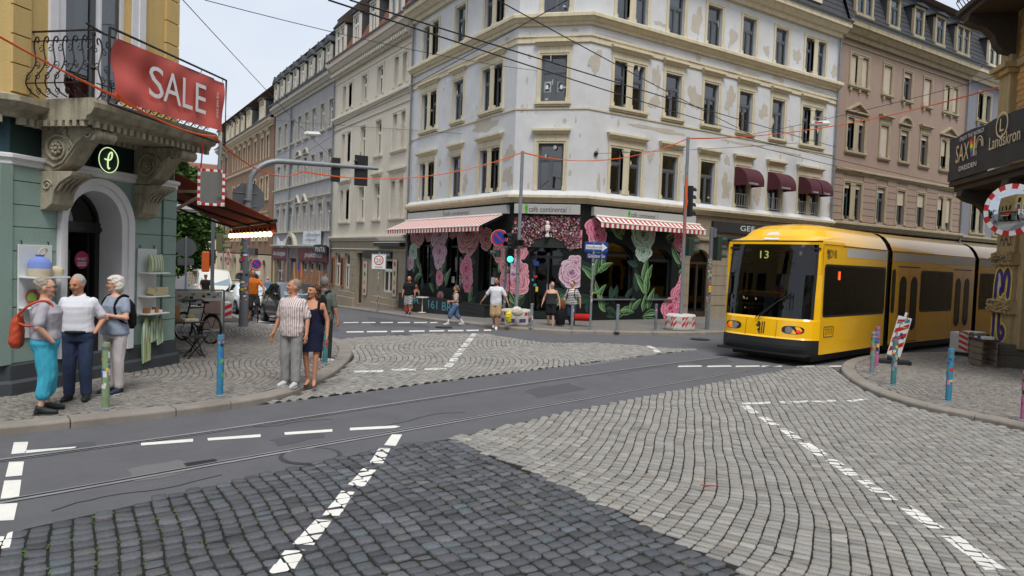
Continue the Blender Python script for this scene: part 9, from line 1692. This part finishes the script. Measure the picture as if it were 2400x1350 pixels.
for a_, b_ in ((co_.outputs['Object'], sx.inputs[0]), (sx.outputs['Z'], mt_.inputs[0]), (mt_.outputs[0], fr_.inputs[0]), (fr_.outputs[0], gt.inputs[0]), (gt.outputs[0], mxs.inputs[0]), (mxs.outputs[2], t_.nodes['Principled BSDF'].inputs['Base Color'])): t_.links.new(a_, b_)
P12, k12 = person('person in black and white striped T-shirt and jeans crossing with bags', (1338, 770), 660, facing(-.4, -.9), dict(g=1.08, f=True, hair=('auburn', (78, 50, 40), 'bun'), glasses=True, shirt=(.88, .8, mHS, 1.3), legs=('t', .95, cJean, 1.1), shoes=mShoeB), vox=.014, z0=0., yaw=-.2, arms={'Re': (-.04, -.28, 1.14), 'Rw': (.08, -.32, .9), 'Le': (-.05, .29, 1.15), 'Lw': (.03, .34, .92)}, legs={'Lk': (.08, .09, .5), 'La': (.05, .1, .09), 'Ra': (-.22, -.09, .16)})
backpack(P12, k12, 'dark backpack on the person in horizontal stripes', cBlkB, -.2, .14, .2)
wl = loc(P12, k12, (.1, -.34, .85)); Tb = thing('brown_bag', 'brown shoulder bag at the side of the person in stripes', 'bag', wl-Z_*.1); b = MB(); b.ell((0, 0, .1), (.12, .12, .24), 12, 8); o = obj('bag', fuse(b, 'bag', .016, 1, .01, 9.), Tb); o.data.materials.append(cloth('brown_leather', (120, 80, 56)))
wl = loc(P12, k12, (.0, .42, .55)); Tb = thing('red_roll_bag', 'bright red roll bag carried low by the person in stripes', 'bag', wl-Z_*.1); b = MB(); b.tube([tuple(Vector((rt.x, rt.y, 0))*x) for x in (-.3, -.27, .27, .3)], [.09, .13, .13, .09], 14); b.build('bag', cRed, Tb, smooth=True)
# ---- far walkers and cyclists
cFB = cloth('denim_shirt', (116, 130, 160)); pf = (11.2, 47.5, gz(47.5)+.12)
person('person in pale blue shirt walking away far down the street', (0, 0), 0, (.1, 1), dict(g=1.1, hair=('grey4', (150, 140, 130), 'bald'), shirt=(.86, .8, cFB, 1.2), legs=('t', .95, cDkT, 1.1), shoes=mShoeB), pos=pf, h=1.78, vox=.02); person('person in grey top walking far down the street beside the one in blue', (0, 0), 0, (.2, 1), dict(g=1., f=True, hair=('fair', (150, 120, 84), 'pony'), shirt=(.86, .8, cLil, 1.2), legs=('t', .95, cDkT, 1.1), shoes=mShoeB), pos=(12.1, 47.5, gz(47.5)+.12), h=1.66, vox=.02)
def cyclist(pos, rz, lab, lab2, O, name, col, vox=.016):
    bk = bicycle(name, lab2, pos, rz, col, .34); f_ = (math.cos(rz), math.sin(rz)); c = Vector((math.cos(rz), math.sin(rz), 0))
    return person(lab, (0, 0), 0, f_, O, pos=Vector(pos)-c*.27, h=1.76, seat=1.02, legs={'Lk': (.42, .11, .72), 'La': (.22, .13, .28), 'Rk': (.36, -.11, .6), 'Ra': (.3, -.13, .12)}, arms={'Le': (.28, .3, 1.2), 'Lw': (.5, .3, 1.0), 'Re': (.28, -.3, 1.2), 'Rw': (.5, -.3, 1.0)}, vox=vox)
cOrS = cloth('orange_shirt', (214, 116, 40)); cyclist((5.35, 24.6, gz(24.6)), -math.pi/2-.05, 'cyclist in bright orange shirt half hidden by the sticker covered mast', 'bicycle ridden by the person in orange', dict(g=1.08, hair=('helmet_dark', (50, 44, 40), 'short'), shirt=(.92, .8, cOrS, 1.2), legs=('s', .5, cDkT, 1.1), shoes=mShoeN, skin='tan'), 'city_bicycle', (60, 60, 64))
cyclist((5.9, 37.5, gz(37.5)), -math.pi/2+.1, 'cyclist in black shirt and white cap riding down the left street', 'bicycle ridden by the person in black shirt', dict(g=1.12, hair=('white_cap', (206, 206, 204), 'cap'), shirt=(.92, .8, cBlk, 1.2), legs=('t', .9, cKhaki, 1.2), shoes=mShoeB, skin='olive'), 'old_bicycle', (40, 44, 48), .018)

bpy.data.scenes.remove(TSC)
